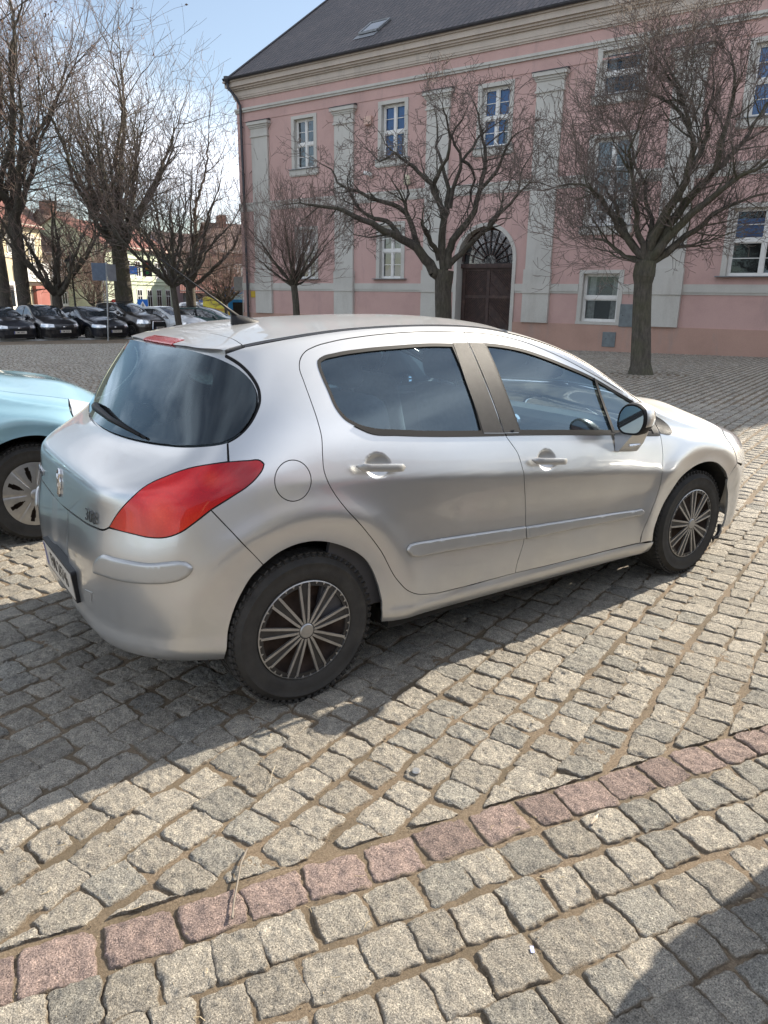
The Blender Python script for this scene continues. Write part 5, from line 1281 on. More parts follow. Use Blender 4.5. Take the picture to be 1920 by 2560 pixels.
    # pilasters
    for t0, t1 in ((23.30, 24.32), (18.32, 19.34), (13.64, 14.66), (9.06, 10.06), (4.34, 5.34), (-.40, .62)):
        m = MB(); d = .10
        m.bbox(t0, t1, 0, d, 2.62, 8.50); m.bbox(t0 - .04, t1 + .04, 0, d + .05, 2.105, 2.62)
        m.bbox(t0 - .03, t1 + .03, .0, d + .035, .702, 1.76); m.bbox(t0 - .05, t1 + .05, 0, d + .07, 1.761, 2.104)
        for zz0, zz1, e in ((8.50, 8.56, .05), (8.56, 8.86, .015), (8.86, 8.92, .05), (8.92, 9.0, .09), (9.0, 9.13, .15), ):
            m.bbox(t0 - e, t1 + e, 0, d + e, zz0, zz1)
        p = m.build('pilaster', M['white'], root)
        c = MB(); e = .17; c.v = [(t0 - e, 0, 9.131), (t1 + e, 0, 9.131), (t1 + e, d + e, 9.131), (t0 - e, d + e, 9.131), (t0 - e * .6, 0, 9.24), (t1 + e * .6, 0, 9.24), (t1 + e, d + e, 9.15), (t0 - e, d + e, 9.15)]
        c.f = [(0, 1, 2, 3), (4, 7, 6, 5), (3, 2, 6, 7), (1, 5, 6, 2), (0, 3, 7, 4)]; c.m = [0] * 5
        c.build('capital_cap', M['darkmetal'], p)
    # roof with its overhang, gutter
    ov = .42; sl = (rz - 10.93) / (rd + ov)
    def roof_part(pts3, name, uv):
        me = mesh_obj(name, pts3, [tuple(range(len(pts3)))], M['tiles'], root)
        l = me.data.uv_layers.new(name='UVMap'); l.data.foreach_set('uv', [c for u in uv for c in u]); return me
    ex = .28; Ls = math.hypot(rd + ov, rz - 10.93)
    # slightly thick roof: top sheet plus underside
    roof_part([(tr - ex, ov, 10.95), (tl + ex, ov, 10.95), (tl + ex, -rd, rz), (tr - ex, -rd, rz)][::-1], 'roof', [(0, 0), (tl - tr + 2 * ex, 0), (tl - tr + 2 * ex, Ls), (0, Ls)][::-1])
    roof_part([(tr - ex, -D - ov, 10.95), (tl + ex, -D - ov, 10.95), (tl + ex, -rd, rz), (tr - ex, -rd, rz)], 'roof', [(0, 0), (tl - tr + 2 * ex, 0), (tl - tr + 2 * ex, Ls), (0, Ls)])
    m = MB()
    for te in (tl + ex, tr - ex):
        m.add([(te, ov, 10.95), (te, -rd, rz), (te, -rd, rz - .22), (te, ov, 10.75)], [(0, 1, 2, 3)])
        m.tube([(te, ov, 10.97), (te, -rd, rz + .04), (te, -D - ov, 10.97)], .055, 6)
    m.tube([(tr - ex, -rd, rz + .05), (tl + ex, -rd, rz + .05)], .12, 8)
    m.build('roof_edge', M['darkmetal'], root)
    m = MB(); b = len(m.v); n = 9; gd = ov + .07
    for t in (tr - ex, tl + ex):
        for k in range(n): a = math.pi + math.pi * k / (n - 1); m.v.append((t, gd + .085 * math.cos(a), 10.99 + .085 * math.sin(a)))
    for k in range(n - 1): m.f.append((b + k, b + k + 1, b + n + k + 1, b + n + k)); m.m.append(0)
    m.tube([(tr - ex, gd + .085, 10.99), (tl + ex, gd + .085, 10.99)], .013, 6)
    m.bbox(tr - ex, tl + ex, .36, ov + .02, 10.935, 10.948)
    g = m.build('gutter', M['darkmetal'], root)
    m = MB(); m.tube([(25.35, gd, 10.92), (25.30, gd, 10.62), (25.02, .28, 10.22), (24.90, .15, 9.9), (24.86, .15, 5), (24.86, .17, -.6)], .060, 10)
    m.lathe([(.15, .12), (.15, .0), (.06, -.18)], (25.35, gd, 10.95), n=12)
    for z in (9, 7, 5, 3, 1): m.lathe([(.072, .03), (.072, -.03)], (24.86, .15, z), n=10)
    m.build('downpipe', M['darkmetal'], root)
    # skylight
    def on_roof(t, s): k = s / Ls; return Vector((t, ov - (rd + ov) * k, 10.95 + (rz - 10.95) * k))
    nrm = Vector((0, rz - 10.95, rd + ov)).normalized(); m = MB()
    t0, t1, s0, s1 = 18.02, 18.98, 1.95, 3.05
    cs = [on_roof(t0, s0), on_roof(t1, s0), on_roof(t1, s1), on_roof(t0, s1)]
    for i in range(4):
        p, q = cs[i], cs[(i + 1) % 4]; m.tube([p + nrm * .06, q + nrm * .06], .06, 4)
    so = m.build('skylight', M['zinc'], root)
    mm = MB(); mm.add([tuple(c + nrm * .08) for c in cs], [(0, 1, 2, 3)]); mm.build('pane', M['winglass'], so)
    mm = MB(); mm.add([tuple(on_roof(a_, b_) + nrm * .02) for a_, b_ in ((17.95, 1.5), (19.05, 1.5), (19.05, 1.9), (17.95, 1.9))], [(0, 1, 2, 3)]); mm.build('flashing', M['zinc'], so)
    # windows
    for (k, a, b_, c, d, lay, blind) in holes:
        m = MB(); y = -.20; fw = .065; yf = y + .05
        def fb(t0, t1, zz0, zz1, dd=0): m.bbox(t0, t1, y - .02, yf + dd, zz0, zz1)
        nx, nzp = int(lay[0]), int(lay[2])
        fb(a, b_, c, c + fw); fb(a, b_, d - fw, d); fb(a, a + fw, c + fw, d - fw); fb(b_ - fw, b_, c + fw, d - fw)
        zm = c + (d - c) * (.53 if k == 'l' else .5) if lay != '2x3' else c + (d - c) * .35
        if lay == '1x2': zm = c + (d - c) * .50
        fb(a + fw, b_ - fw, zm - .055, zm + .055, .012)
        tm = (a + b_) / 2
        cols = [(a + fw, b_ - fw)]
        if nx >= 2:
            n_ = nx if nx == 3 else 2
            n_ = 2
            fb(tm - .05, tm + .05, c + fw, zm - .055, .010); fb(tm - .05, tm + .05, zm + .055, d - fw, .010); cols = [(a + fw, tm - .05), (tm + .05, b_ - fw)]
        panes = [(q0, q1, r0, r1) for (q0, q1) in cols for (r0, r1) in ((c + fw, zm - .055), (zm + .055, d - fw))]
        for (q0, q1, r0, r1) in panes:      # casement frames and glazing bars
            m.bbox(q0, q0 + .035, y, y + .03, r0, r1); m.bbox(q1 - .035, q1, y, y + .03, r0, r1); m.bbox(q0 + .035, q1 - .035, y, y + .03, r0, r0 + .035); m.bbox(q0 + .035, q1 - .035, y, y + .03, r1 - .035, r1)
            if nx >= 2: m.bbox(q0 + .035, q1 - .035, y, y + .022, (r0 + r1) / 2 - .012, (r0 + r1) / 2 + .012)
        wo = m.build('window', M['winframe'], root)
        q = MB()
        for (p_, q_) in (((a, c), (b_, c)), ((b_, c), (b_, d)), ((b_, d), (a, d)), ((a, d), (a, c))):
            q.add([(p_[0], .0, p_[1]), (q_[0], .0, q_[1]), (q_[0], -.45, q_[1]), (p_[0], -.45, p_[1])], [(0, 1, 2, 3)])
        q.build('reveal', M['white'], wo)
        q = MB(); w = .17 if k != 'b' else .15; pr = .035
        q.bbox(a - w, a - .001, 0, pr, c, d); q.bbox(b_ + .001, b_ + w, 0, pr, c, d); q.bbox(a - w, b_ + w, 0, pr + .004, d + .001, d + w * .8)
        q.build('surround', M['white'], wo)
        if k == 'b': MB().bbox(a - .16, b_ + .16, 0, .06, c - .10, c - .002).build('sill', M['white'], wo)
        else:
            if k in 'usm': q = MB(); q.bbox(a - .26, b_ + .26, 0, .10, c - .26, c - .035); q.bbox(a - .22, b_ + .22, 0, .07, c - .30, c - .259); q.build('sill', M['white'], wo)
            MB().bbox(a - .30, b_ + .30, -.2, .16, c - .034, c - .002).build('flashing', M['zinc'], wo)
        g = MB()
        for i, (q0, q1, r0, r1) in enumerate(panes):
            g.add([(q0, y + .004, r0), (q1, y + .004, r0), (q1, y + .004, r1), (q0, y + .004, r1)], [(3, 2, 1, 0)])
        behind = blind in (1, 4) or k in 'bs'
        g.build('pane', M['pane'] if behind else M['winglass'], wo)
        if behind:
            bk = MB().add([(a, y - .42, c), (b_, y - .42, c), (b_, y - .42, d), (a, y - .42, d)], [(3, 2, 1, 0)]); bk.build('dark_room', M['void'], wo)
        if blind == 1:
            q = MB(); q.bbox(tm + .06 - .0, b_ - .05, y - .06, y - .05, c, d); q.build('blue_blind', M['blueblind'], wo)
            q = MB(); q.bbox(a + .05, tm - .05, y - .07, y - .06, c + .9, d); q.bbox(a + .3, tm - .05, y - .065, y - .06 + .004, c, c + .9); q.build('blue_blind', M['blueblind'], wo)
            q = MB(); q.bbox(a + .05, a + .28, y - .13, y - .12, c, c + 1.5); q.build('curtain', M['curtain'], wo)
        if blind == 4:
            q = MB(); q.bbox(tm + .06, b_ - .05, y - .06, y - .05, zm + .1, d - .30); q.build('blue_blind', M['blueblind'], wo)
            q = MB(); q.bbox(a + .05, tm - .1, y - .2, y - .19, zm, d); q.build('curtain', M['curtain'], wo)
        if k in 'bs':
            q = MB()
            for s_ in (a + .08, b_ - .38):
                q.add([(s_, y - .12, c), (s_ + .30, y - .12, c), (s_ + .22, y - .12, d), (s_, y - .12, d)], [(3, 2, 1, 0)])
            q.build('curtain', M['curtain'], wo)
        if blind in (0, 2, 3) and k in 'ulm':
            pass
    # gate
    m = MB(); y = -.42
    m.bbox(10.62, 13.06, y - .06, y, -.9, 2.80); m.bbox(10.62, 13.06, y, y + .14, 2.70, 2.86)
    for tx in (10.66, 11.80, 12.90): m.bbox(tx - .03, tx + .11, y, y + .05, -.9, 2.70)
    for leaf in (0, 1):
        L0 = 10.77 + leaf * 1.14; L1 = L0 + 1.0
        for zr in (-.9, .30, 1.55, 2.60): m.bbox(L0, L1, y, y + .045, zr, zr + .12)
        for (za, zb) in ((.42, 1.55), (1.67, 2.60), (-.7, .30)):
            n = 14
            for k in range(-n, n):
                # slanting boards clipped to the panel
                s = k * .10; up = 1 if leaf == 0 else -1
                pts = []
                for t_ in (0, 1): pass
                x0, x1 = L0, L1; z_a = za + s + (0 if up > 0 else (x1 - x0)); z_b = za + s + ((x1 - x0) if up > 0 else 0)
                # clip line from (x0,z_a) to (x1,z_b)
                def clip(p, q):
                    (xa, zaa), (xb, zbb) = p, q
                    t0, t1 = 0.0, 1.0; dz = zbb - zaa
                    for lim, sg_ in ((za, 1), (zb, -1)):
                        f0, f1 = sg_ * (zaa - lim), sg_ * (zbb - lim)
                        if f0 < 0 and f1 < 0: return None
                        if f0 < 0: t0 = max(t0, f0 / (f0 - f1))
                        if f1 < 0: t1 = min(t1, f0 / (f0 - f1))
                    if t1 <= t0: return None
                    return ((xa + (xb - xa) * t0, zaa + dz * t0), (xa + (xb - xa) * t1, zaa + dz * t1))
                r = clip((x0, z_a), (x1, z_b))
                if r: m.tube([(r[0][0], y + .012, r[0][1]), (r[1][0], y + .012, r[1][1])], .028, 4)
    gt = m.build('gate', M['doorwood'], root)
    m = MB(); n = len(gate)
    for i in range(n):
        p, q = gate[i], gate[(i + 1) % n]; m.add([(p[0], 0, p[1]), (q[0], 0, q[1]), (q[0], -.6, q[1]), (p[0], -.6, p[1])], [(0, 1, 2, 3)])
    m.build('reveal', M['white'], gt); m = MB()
    for k in range(22):
        a0, a1 = math.pi * k / 22, math.pi * (k + 1) / 22
        def P(r, a, dd): return (11.84 + r * math.cos(a), dd, 2.98 + r * math.sin(a))
        r0, r1 = 1.221, 1.36
        m.add([P(r0, a0, 0), P(r1, a0, 0), P(r1, a1, 0), P(r0, a1, 0), P(r0, a0, .06), P(r1, a0, .06), P(r1, a1, .06), P(r0, a1, .06)], [(4, 5, 6, 7), (1, 5, 6, 2), (0, 4, 7, 3)])
    m.bbox(10.48, 10.619, 0, .06, -.9, 2.98); m.bbox(13.061, 13.2, 0, .06, -.9, 2.98); m.build('surround', M['white'], gt)
    f = MB()
    for k in range(1, 10): a = math.pi * k / 10; f.tube([(11.84 + .30 * math.cos(a), y + .03, 2.90 + .30 * math.sin(a)), (11.84 + 1.2 * math.cos(a), y + .03, 2.90 + 1.25 * math.sin(a))], .022, 6)
    for r_ in (.30, .78): f.tube([(11.84 + r_ * math.cos(a), y + .03, 2.90 + r_ * math.sin(a)) for a in np.linspace(0, math.pi, 20)], .020, 6)
    f.tube([(11.84 + 1.20 * math.cos(a), y + .03, 2.96 + 1.20 * math.sin(a)) for a in np.linspace(0, math.pi, 24)], .06, 6)
    f.build('fanlight_bars', M['doorwood'], gt)
    g = MB(); g.add([(11.84 + 1.21 * math.cos(a), y - .02, 2.86 + 1.26 * math.sin(a)) for a in np.linspace(0, math.pi, 24)], [tuple(range(24))[::-1]]); g.build('fanlight_pane', M['winglass'], gt)
    # wall fittings
    def fit(name, mat, lab, cat, boxes):
        m = MB()
        for b_ in boxes: m.bbox(*b_)
        o = m.build(name, mat, None, bevel=.008); o.matrix_world = root_m; tag(o, lab, cat); return o
    root_m = Matrix.Translation(root.location) @ Matrix.Rotation(1.8994, 4, 'Z')
    zb = simple('zinc_box', (.165, .19, .20), .55, .2, var=.2)
    o = fit('meter_cabinet', zb, 'large grey metal cabinet door set in the pink wall behind the right tree trunk', 'cabinet', [(5.42, 6.32, .02, .075, .66, 1.43)])
    k_ = MB().box((6.2, .08, 1.05), (.03, .02, .03)).build('latch', M['darkmetal'], o)
    o = fit('gas_box', zb, 'small grey metal hatch low in the orange plinth', 'cabinet', [(6.38, 6.86, .0455, .075, -.06, .46)])
    MB().box((6.72, .08, .22), (.03, .012, .03)).build('latch', M['darkmetal'], o)
    o = fit('alarm_box', simple('alarm_plastic', (.62, .42, .34), .5), 'small salmon alarm box between two upper windows', 'alarm box', [(17.36, 17.72, 0, .14, 8.33, 8.64)])
    cm = MB().box((17.42, .22, 6.46), (.40, .14, .13), M=Matrix.Rotation(R(-16), 3, 'Y')).tube([(17.35, 0, 6.30), (17.38, .2, 6.36)], .03, 8)
    o = cm.build('security_camera', M['winframe'], bevel=.01); o.matrix_world = root_m; tag(o, 'white security camera on a bracket under the second upper window', 'camera')
    lm = MB().tube([(15.42, 0, 6.0), (15.42, .22, 6.05)], .03, 6).lathe([(.10, -.20), (.14, -.16), (.13, .10), (.07, .18)], (15.42, .26, 6.08), n=12)
    o = lm.build('wall_lamp', simple('lamp_cream', (.62, .58, .42), .5)); o.matrix_world = root_m; tag(o, 'cream wall lamp above the string course behind the middle tree', 'lamp')
    o = fit('warning_plate', simple('yellow_enamel', (.55, .38, .04), .5), 'small yellow plate near the left corner pilaster low on the wall', 'sign', [(24.40, 24.78, .02, .03, 1.42, 1.72)])
    return root
HALL = build_hall()

# ------------------------------------------------------------------ bare trees
def bark(name, c0, c1, c2, moss=.0):
    m, nt, b, o = mat_new(name)
    n_ = noise(nt, 7, 8, .7, stretch=(3, 3, .8)); c = ramp(nt, n_, [(.3, c0), (.5, c1), (.75, c2)])
    if moss: c = mixrgb(nt, mathn(nt, 'MULTIPLY', ramp(nt, noise(nt, 1.5, 5, .6), [(.4, (0, 0, 0)), (.65, (1, 1, 1))]), moss), c, (.10, .105, .045))
    nt.links.new(c, b.inputs['Base Color']); b.inputs['Roughness'].default_value = .9
    bump(nt, b, noise(nt, 16, 8, .75, stretch=(2.5, 2.5, .6)), 1.0, .05); return m
M['bark'] = bark('bark_grey', (.045, .040, .034), (.105, .092, .075), (.19, .165, .135), .5)
M['bark_dark'] = bark('bark_dark', (.036, .031, .027), (.085, .072, .060), (.16, .135, .11), .25)
M['twigs'] = simple('twigs', (.17, .135, .115), .85, var=.25, vs=2)
M['twigs_red'] = simple('twigs_reddish', (.21, .15, .125), .85, var=.25, vs=2)
M['deadleaf'] = simple('dead_leaves', (.16, .095, .06), .8, var=.4, vs=3)
class Limbs:
    def __init__(s): s.seg = {3: [], 6: [], 12: []}; s.leaf = []
    def line(s, pts, rad, n):
        for i in range(len(pts) - 1): s.seg[n].append((*pts[i], *pts[i + 1], rad[i], rad[i + 1]))
    def mesh(s, name, sides, mat, parent):
        vs, fs, off = [], [], 0
        for n in sides:
            A = np.array(s.seg[n])
            if not len(A): continue
            p0, p1, r0, r1 = A[:, :3], A[:, 3:6], A[:, 6:7], A[:, 7:8]; d = p1 - p0; L = np.linalg.norm(d, axis=1, keepdims=True); d = d / np.maximum(L, 1e-9)
            ref = np.where(np.abs(d[:, 2:3]) < .9, np.array([[0, 0, 1.]]), np.array([[1., 0, 0]])); a = np.cross(d, ref); a /= np.maximum(np.linalg.norm(a, axis=1, keepdims=True), 1e-9); c = np.cross(d, a)
            e = d * np.minimum(r0, L * .2) * .5
            t = 2 * np.pi * np.arange(n) / n
            R0 = (p0 - e)[:, None] + (a[:, None] * np.cos(t)[None, :, None] + c[:, None] * np.sin(t)[None, :, None]) * r0[:, None]
            R1 = (p1 + e)[:, None] + (a[:, None] * np.cos(t)[None, :, None] + c[:, None] * np.sin(t)[None, :, None]) * r1[:, None]
            V = np.concatenate([R0, R1], 1).reshape(-1, 3); k = np.arange(n); k2 = (k + 1) % n
            q = np.stack([k, k2, n + k2, n + k], 1)[None] + (np.arange(len(A)) * 2 * n)[:, None, None] + off
            vs.append(V); fs.append(q.reshape(-1, 4)); off += len(V)
        if not vs: return None
        return fast_mesh(name, np.vstack(vs), np.vstack(fs), mat, parent)
def grow(L, rnd, p, d, length, r, depth, P):
    """one branch: wandering polyline that forks; P = dict of habits"""
    n = max(3, int(length / P['step'])); st = length / n; pts = [p]; rad = [r]; cur = np.array(d, float); pos = np.array(p, float)
    kink = P['kink'] * (1.0 if depth < P['levels'] - 1 else .8)
    kids = []
    for i in range(n):
        cur = cur + np.array([rnd.gauss(0, kink), rnd.gauss(0, kink), rnd.gauss(0, kink * .8) + P['up'] * (1 if depth else .5)]); cur /= np.linalg.norm(cur)
        pos = pos + cur * st; f = (i + 1) / n; rr = r * (1 - f * P['taper']); pts.append(pos.copy()); rad.append(max(rr, P['rmin']))
        if i >= P.get('first', 1) - 1 and depth < P['levels']:
            if rnd.random() < P['prob'][min(depth, len(P['prob']) - 1)]: kids.append((pos.copy(), cur.copy(), rr, f))
    side = 12 if r > .07 else (6 if r > .014 else 3)
    L.line(pts, rad, side)
    if depth < P['levels']:
        kids.append((pos.copy(), cur.copy(), rad[-1], 1.0)); kids.append((pos.copy(), cur.copy(), rad[-1], 1.0))
        for (q, dd, rr, f) in kids:
            ax = np.array([rnd.gauss(0, 1), rnd.gauss(0, 1), rnd.gauss(0, 1)]); ax -= dd * (ax @ dd); ax /= max(np.linalg.norm(ax), 1e-6)
            an = R(rnd.uniform(*P['ang'])); nd = dd * math.cos(an) + ax * math.sin(an)
            ln = length * rnd.uniform(*P['ratio']) * (1.0 if f == 1.0 else (1 - .35 * f))
            if ln < P['lmin']: ln = P['lmin']
            grow(L, rnd, q, nd, ln, max(min(rr * .78, r * P['rr']), P['rmin']), depth + 1, P)
    elif P.get('leaves') and rnd.random() < P['leaves']:
        L.leaf.append(pos.copy())
def tree(name, base, label, group, seed, trunk, guides, P, matT, matC, flare=1.35):
    """trunk: [(dx,dy,dz,r)...] relative to base; guides: list of [(pts...), r0, r1] main limbs"""
    rnd = random.Random(seed); root = empty(name, base, 0, label, 'tree', group); T = Limbs(); C = Limbs()
    for tk in (trunk if isinstance(trunk[0], list) else [trunk]):
        pts = [np.array(t[:3], float) for t in tk]; rad = [t[3] for t in tk]
        pp = catmull([tuple(q) for q in pts], False, .30); ds = [0]
        for i in range(1, len(pts)): ds.append(ds[-1] + np.linalg.norm(pts[i] - pts[i - 1]))
        dd = [0]
        for i in range(1, len(pp)): dd.append(dd[-1] + np.linalg.norm(pp[i] - pp[i - 1]))
        rr = np.interp(np.array(dd) / dd[-1] * ds[-1], ds, rad); T.line(list(pp), list(rr), 12)
    for g in guides:
        pts, r0, r1 = g[0], g[1], g[2]; dens = g[3] if len(g) > 3 else 1.0
        pp = catmull([tuple(q) for q in pts], False, .22); n = len(pp); rr = np.linspace(r0, r1, n)
        pp = pp + np.array([[rnd.gauss(0, .012 + .01 * (i > 0)), rnd.gauss(0, .02), rnd.gauss(0, .015)] for i in range(n)]) * (np.arange(n) > 0)[:, None]
        C.line(list(pp), list(rr), 12 if r0 > .05 else 6)
        for i in range(max(1, int(n * g[4] if len(g) > 4 else n * .22)), n):
            if rnd.random() < P['gprob'] * dens:
                d = pp[i] - pp[i - 1]; d /= np.linalg.norm(d); ax = np.array([rnd.gauss(0, 1), rnd.gauss(0, 1), rnd.gauss(0, .9) + .25]); ax -= d * (ax @ d); ax /= np.linalg.norm(ax)
                an = R(rnd.uniform(25, 70)); nd = d * math.cos(an) + ax * math.sin(an)
                grow(C, rnd, pp[i], nd, P['glen'] * rnd.uniform(.5, 1.25), min(rr[i] * .55, P['grad']), 1, P)
        d = pp[-1] - pp[-2]; d /= np.linalg.norm(d)
        for k in range(2): grow(C, rnd, pp[-1], d + np.array([rnd.gauss(0, .25), rnd.gauss(0, .25), rnd.gauss(0, .25)]), P['glen'], min(r1, P['grad'] * 1.3), 1, P)
    t_ = T.mesh('trunk', (12,), matT, root)
    C_big = Limbs(); C_big.seg[12] = C.seg[12]; C_big.seg[6] = C.seg[6]; C_big.mesh('branches', (12, 6), matT, root)
    C.mesh('twigs', (3,), matC, root)
    if C.leaf:
        q = np.array(C.leaf); n = len(q); rng = np.random.default_rng(seed); s_ = rng.uniform(.03, .07, (n, 1)) * P.get('leafsize', 1); a = rng.normal(0, 1, (n, 3)); a /= np.linalg.norm(a, axis=1, keepdims=True); b_ = np.cross(a, rng.normal(0, 1, (n, 3))); b_ /= np.linalg.norm(b_, axis=1, keepdims=True)
        V = np.stack([q, q + a * s_ + b_ * s_ * .5, q + a * s_ * 2, q + a * s_ - b_ * s_ * .5], 1).reshape(-1, 3); fast_mesh('withered_leaves', V, np.arange(4 * n).reshape(n, 4), M['deadleaf'], root)
    return root
def wpt(px, py, dist, off=0.0):
    """world point seen at a photo position, given its ground distance from the camera"""
    d = _f + (px - 960) / FPX * _r + (1280 - py) / FPX * _u; h = math.hypot(d.x, d.y); k = (dist + off) / h
    return np.array([CAM[0] + d.x * k, CAM[1] + d.y * k, CAM[2] + d.z * k])
def guided(base_px, dist, limbs, rnd, spread=1.0):
    """limb traces -> 3D curves: each limb leaves the view plane by its own amount"""
    out = []
    for pts, r0, r1, depth in limbs:
        n = len(pts); out.append([[tuple(wpt(x, y, dist, depth * (i / (n - 1)) ** 1.2 * spread)) for i, (x, y) in enumerate(pts)], r0, r1])
    return out
def build_plaza_trees():
    # tree C: in front of the right bays
    Z = lambda a, b: (1380 + a * .3255, 380 + b * .3255)
    dC = 18.37; bC = np.array([13.67, 7.5, float(gz(0, 7.5))])
    rel = lambda G, b: [[[tuple(np.array(p) - b) for p in g[0]], *g[1:]] for g in G]
    tr = []
    for (x, y, r) in ((678, 1705, .30), (680, 1640, .235), (685, 1400, .215), (690, 1200, .205), (700, 1010, .20), (705, 950, .245), (712, 900, .24), (725, 840, .22)):
        p = wpt(*Z(x, y), dC) - bC; tr.append((*p, r))
    LC = [([Z(720, 860), Z(640, 740), Z(560, 640), Z(480, 520), Z(400, 400), Z(330, 300), Z(200, 250), Z(60, 260)], .085, .012, -1.0),
          ([Z(700, 840), Z(560, 800), Z(440, 700), Z(340, 650), Z(240, 560)], .06, .010, 1.2),
          ([Z(710, 850), Z(620, 700), Z(540, 560), Z(500, 430), Z(440, 320), Z(360, 230)], .075, .012, .9),
          ([Z(720, 850), Z(690, 720), Z(640, 560), Z(650, 400), Z(630, 250), Z(560, 80), Z(480, -60)], .085, .012, -.4),
          ([Z(730, 840), Z(740, 680), Z(770, 520), Z(720, 380), Z(700, 250), Z(640, 120), Z(620, 0), Z(590, -150)], .07, .012, 1.4),
          ([Z(740, 830), Z(800, 620), Z(900, 430), Z(980, 300), Z(1040, 150), Z(1090, -20), Z(1060, -180), Z(1020, -330), Z(990, -500)], .13, .016, -.6),
          ([Z(1040, 150), Z(1130, 20), Z(1200, -120), Z(1180, -300), Z(1260, -480), Z(1240, -640)], .075, .012, .8),
          ([Z(750, 830), Z(900, 560), Z(1080, 330), Z(1250, 150), Z(1420, -20), Z(1560, -220), Z(1680, -420)], .12, .018, .9),
          ([Z(755, 835), Z(930, 620), Z(1150, 420), Z(1350, 250), Z(1560, 130), Z(1750, 20)], .11, .018, -.9),
          ([Z(760, 850), Z(960, 700), Z(1150, 560), Z(1300, 440), Z(1480, 370), Z(1700, 300)], .085, .014, 1.5),
          ([Z(1250, 150), Z(1290, -60), Z(1360, -260), Z(1400, -500), Z(1380, -760)], .07, .012, .3),
          ([Z(765, 860), Z(880, 790), Z(960, 720), Z(1045, 715)], .055, .035, .5),
          ([Z(720, 860), Z(620, 840), Z(500, 780), Z(380, 750), Z(280, 745)], .03, .006, -.8),
          ([Z(630, 250), Z(600, 60), Z(640, -160), Z(700, -320)], .045, .010, -1.0),
          ([Z(1060, -180), Z(960, -330), Z(840, -420), Z(700, -470)], .05, .010, 1.0), ([Z(1060, -180), Z(1000, -400), Z(880, -600), Z(780, -760)], .05, .010, -.7)]
    G = rel(guided(None, dC, LC, None), bC)
    PC = dict(step=.10, kink=.115, up=.07, taper=.6, rmin=.0045, levels=4, prob=[.3, .46, .42, .30], ang=(22, 60), ratio=(.52, .84), lmin=.13, rr=.62, gprob=.95, glen=.85, grad=.022)
    tree('plaza_tree', tuple(bC), 'tall bare tree with a dense fan of rising limbs before the right bays', 'bare trees in front of the pink building', 11, tr, G, PC, M['bark'], M['twigs'])
    # tree B: the sparse pruned one before the gate
    dB = 21.4; az = math.atan2(*(wpt(1108, 700, dB)[:2] - CAM[:2])[::-1]); bB = np.array([*wpt(1108, 800, dB)[:2], 0]); bB[2] = float(gz(bB[0], bB[1]))
    Y = lambda a, b: (700 + a * .434, 180 + b * .434)
    tr = [(0, 0, 0, .34), (0, 0, .25, .26)]
    for (x, y, r) in ((942, 1420, .235), (940, 1250, .235), (945, 1180, .26), (950, 1145, .25)): p = wpt(*Y(x, y), dB) - bB; tr.append((*p, r))
    LB = [([Y(925, 1180), Y(860, 1110), Y(790, 1010), Y(700, 960), Y(600, 920), Y(520, 870), Y(440, 830), Y(330, 790), Y(230, 770), Y(110, 760)], .155, .016, -.8),
          ([Y(790, 1010), Y(760, 900), Y(730, 820), Y(640, 760), Y(560, 740), Y(470, 700), Y(400, 670), Y(330, 640), Y(300, 560), Y(240, 530)], .085, .014, .5),
          ([Y(700, 960), Y(640, 880), Y(540, 840), Y(470, 800), Y(420, 730), Y(390, 640), Y(400, 560)], .075, .014, 1.2),
          ([Y(600, 940), Y(500, 950), Y(430, 940), Y(380, 890)], .03, .008, 1.0),
          ([Y(915, 1080), Y(890, 1010), Y(855, 950), Y(822, 905)], .075, .055, -.7),
          ([Y(945, 1140), Y(930, 980), Y(940, 850), Y(905, 740), Y(870, 640), Y(800, 580), Y(740, 530), Y(660, 470), Y(580, 520), Y(530, 470)], .12, .014, -.3),
          ([Y(935, 900), Y(965, 760), Y(960, 640), Y(930, 530), Y(900, 430), Y(910, 320), Y(880, 220)], .085, .014, .9),
          ([Y(905, 740), Y(900, 600), Y(960, 500), Y(980, 380), Y(960, 260), Y(940, 190)], .07, .012, -1.0),
          ([Y(965, 1130), Y(975, 1010), Y(1050, 900), Y(1120, 800), Y(1150, 680), Y(1180, 560), Y(1180, 430), Y(1160, 300), Y(1110, 160)], .12, .014, .5),
          ([Y(980, 780), Y(1010, 620), Y(1050, 510), Y(1000, 420), Y(1010, 320), Y(1070, 230)], .065, .012, -.6),
          ([Y(1050, 510), Y(1110, 560), Y(1100, 680), Y(1080, 790)], .045, .02, .5), ([Y(1050, 510), Y(1130, 400), Y(1200, 330), Y(1290, 260)], .04, .010, .9),
          ([Y(1150, 680), Y(1230, 590), Y(1290, 480), Y(1330, 390), Y(1400, 330)], .055, .012, -.8),
          ([Y(975, 1110), Y(1080, 1010), Y(1200, 890), Y(1290, 800), Y(1370, 700), Y(1450, 640), Y(1550, 650)], .085, .012, -.9),
          ([Y(1200, 890), Y(1270, 790), Y(1280, 720), Y(1310, 660)], .04, .018, .4), ([Y(1370, 700), Y(1400, 560), Y(1480, 440)], .03, .008, .6),
          ([Y(730, 820), Y(710, 740), Y(690, 690), Y(640, 620)], .045, .012, -.6), ([Y(760, 900), Y(720, 760), Y(740, 700), Y(710, 590)], .04, .02, .7)]
    G = rel(guided(None, dB, LB, None), bB)
    PB = dict(step=.11, kink=.24, up=.03, taper=.55, rmin=.0055, levels=4, prob=[.3, .38, .26, .2], ang=(28, 72), ratio=(.46, .82), lmin=.12, rr=.62, gprob=.72, glen=.62, grad=.022)
    tree('plaza_tree', tuple(bB), 'bare pruned tree with crooked spreading limbs left of the arched gate', 'bare trees in front of the pink building', 5, tr, G, PB, M['bark_dark'], M['twigs'])
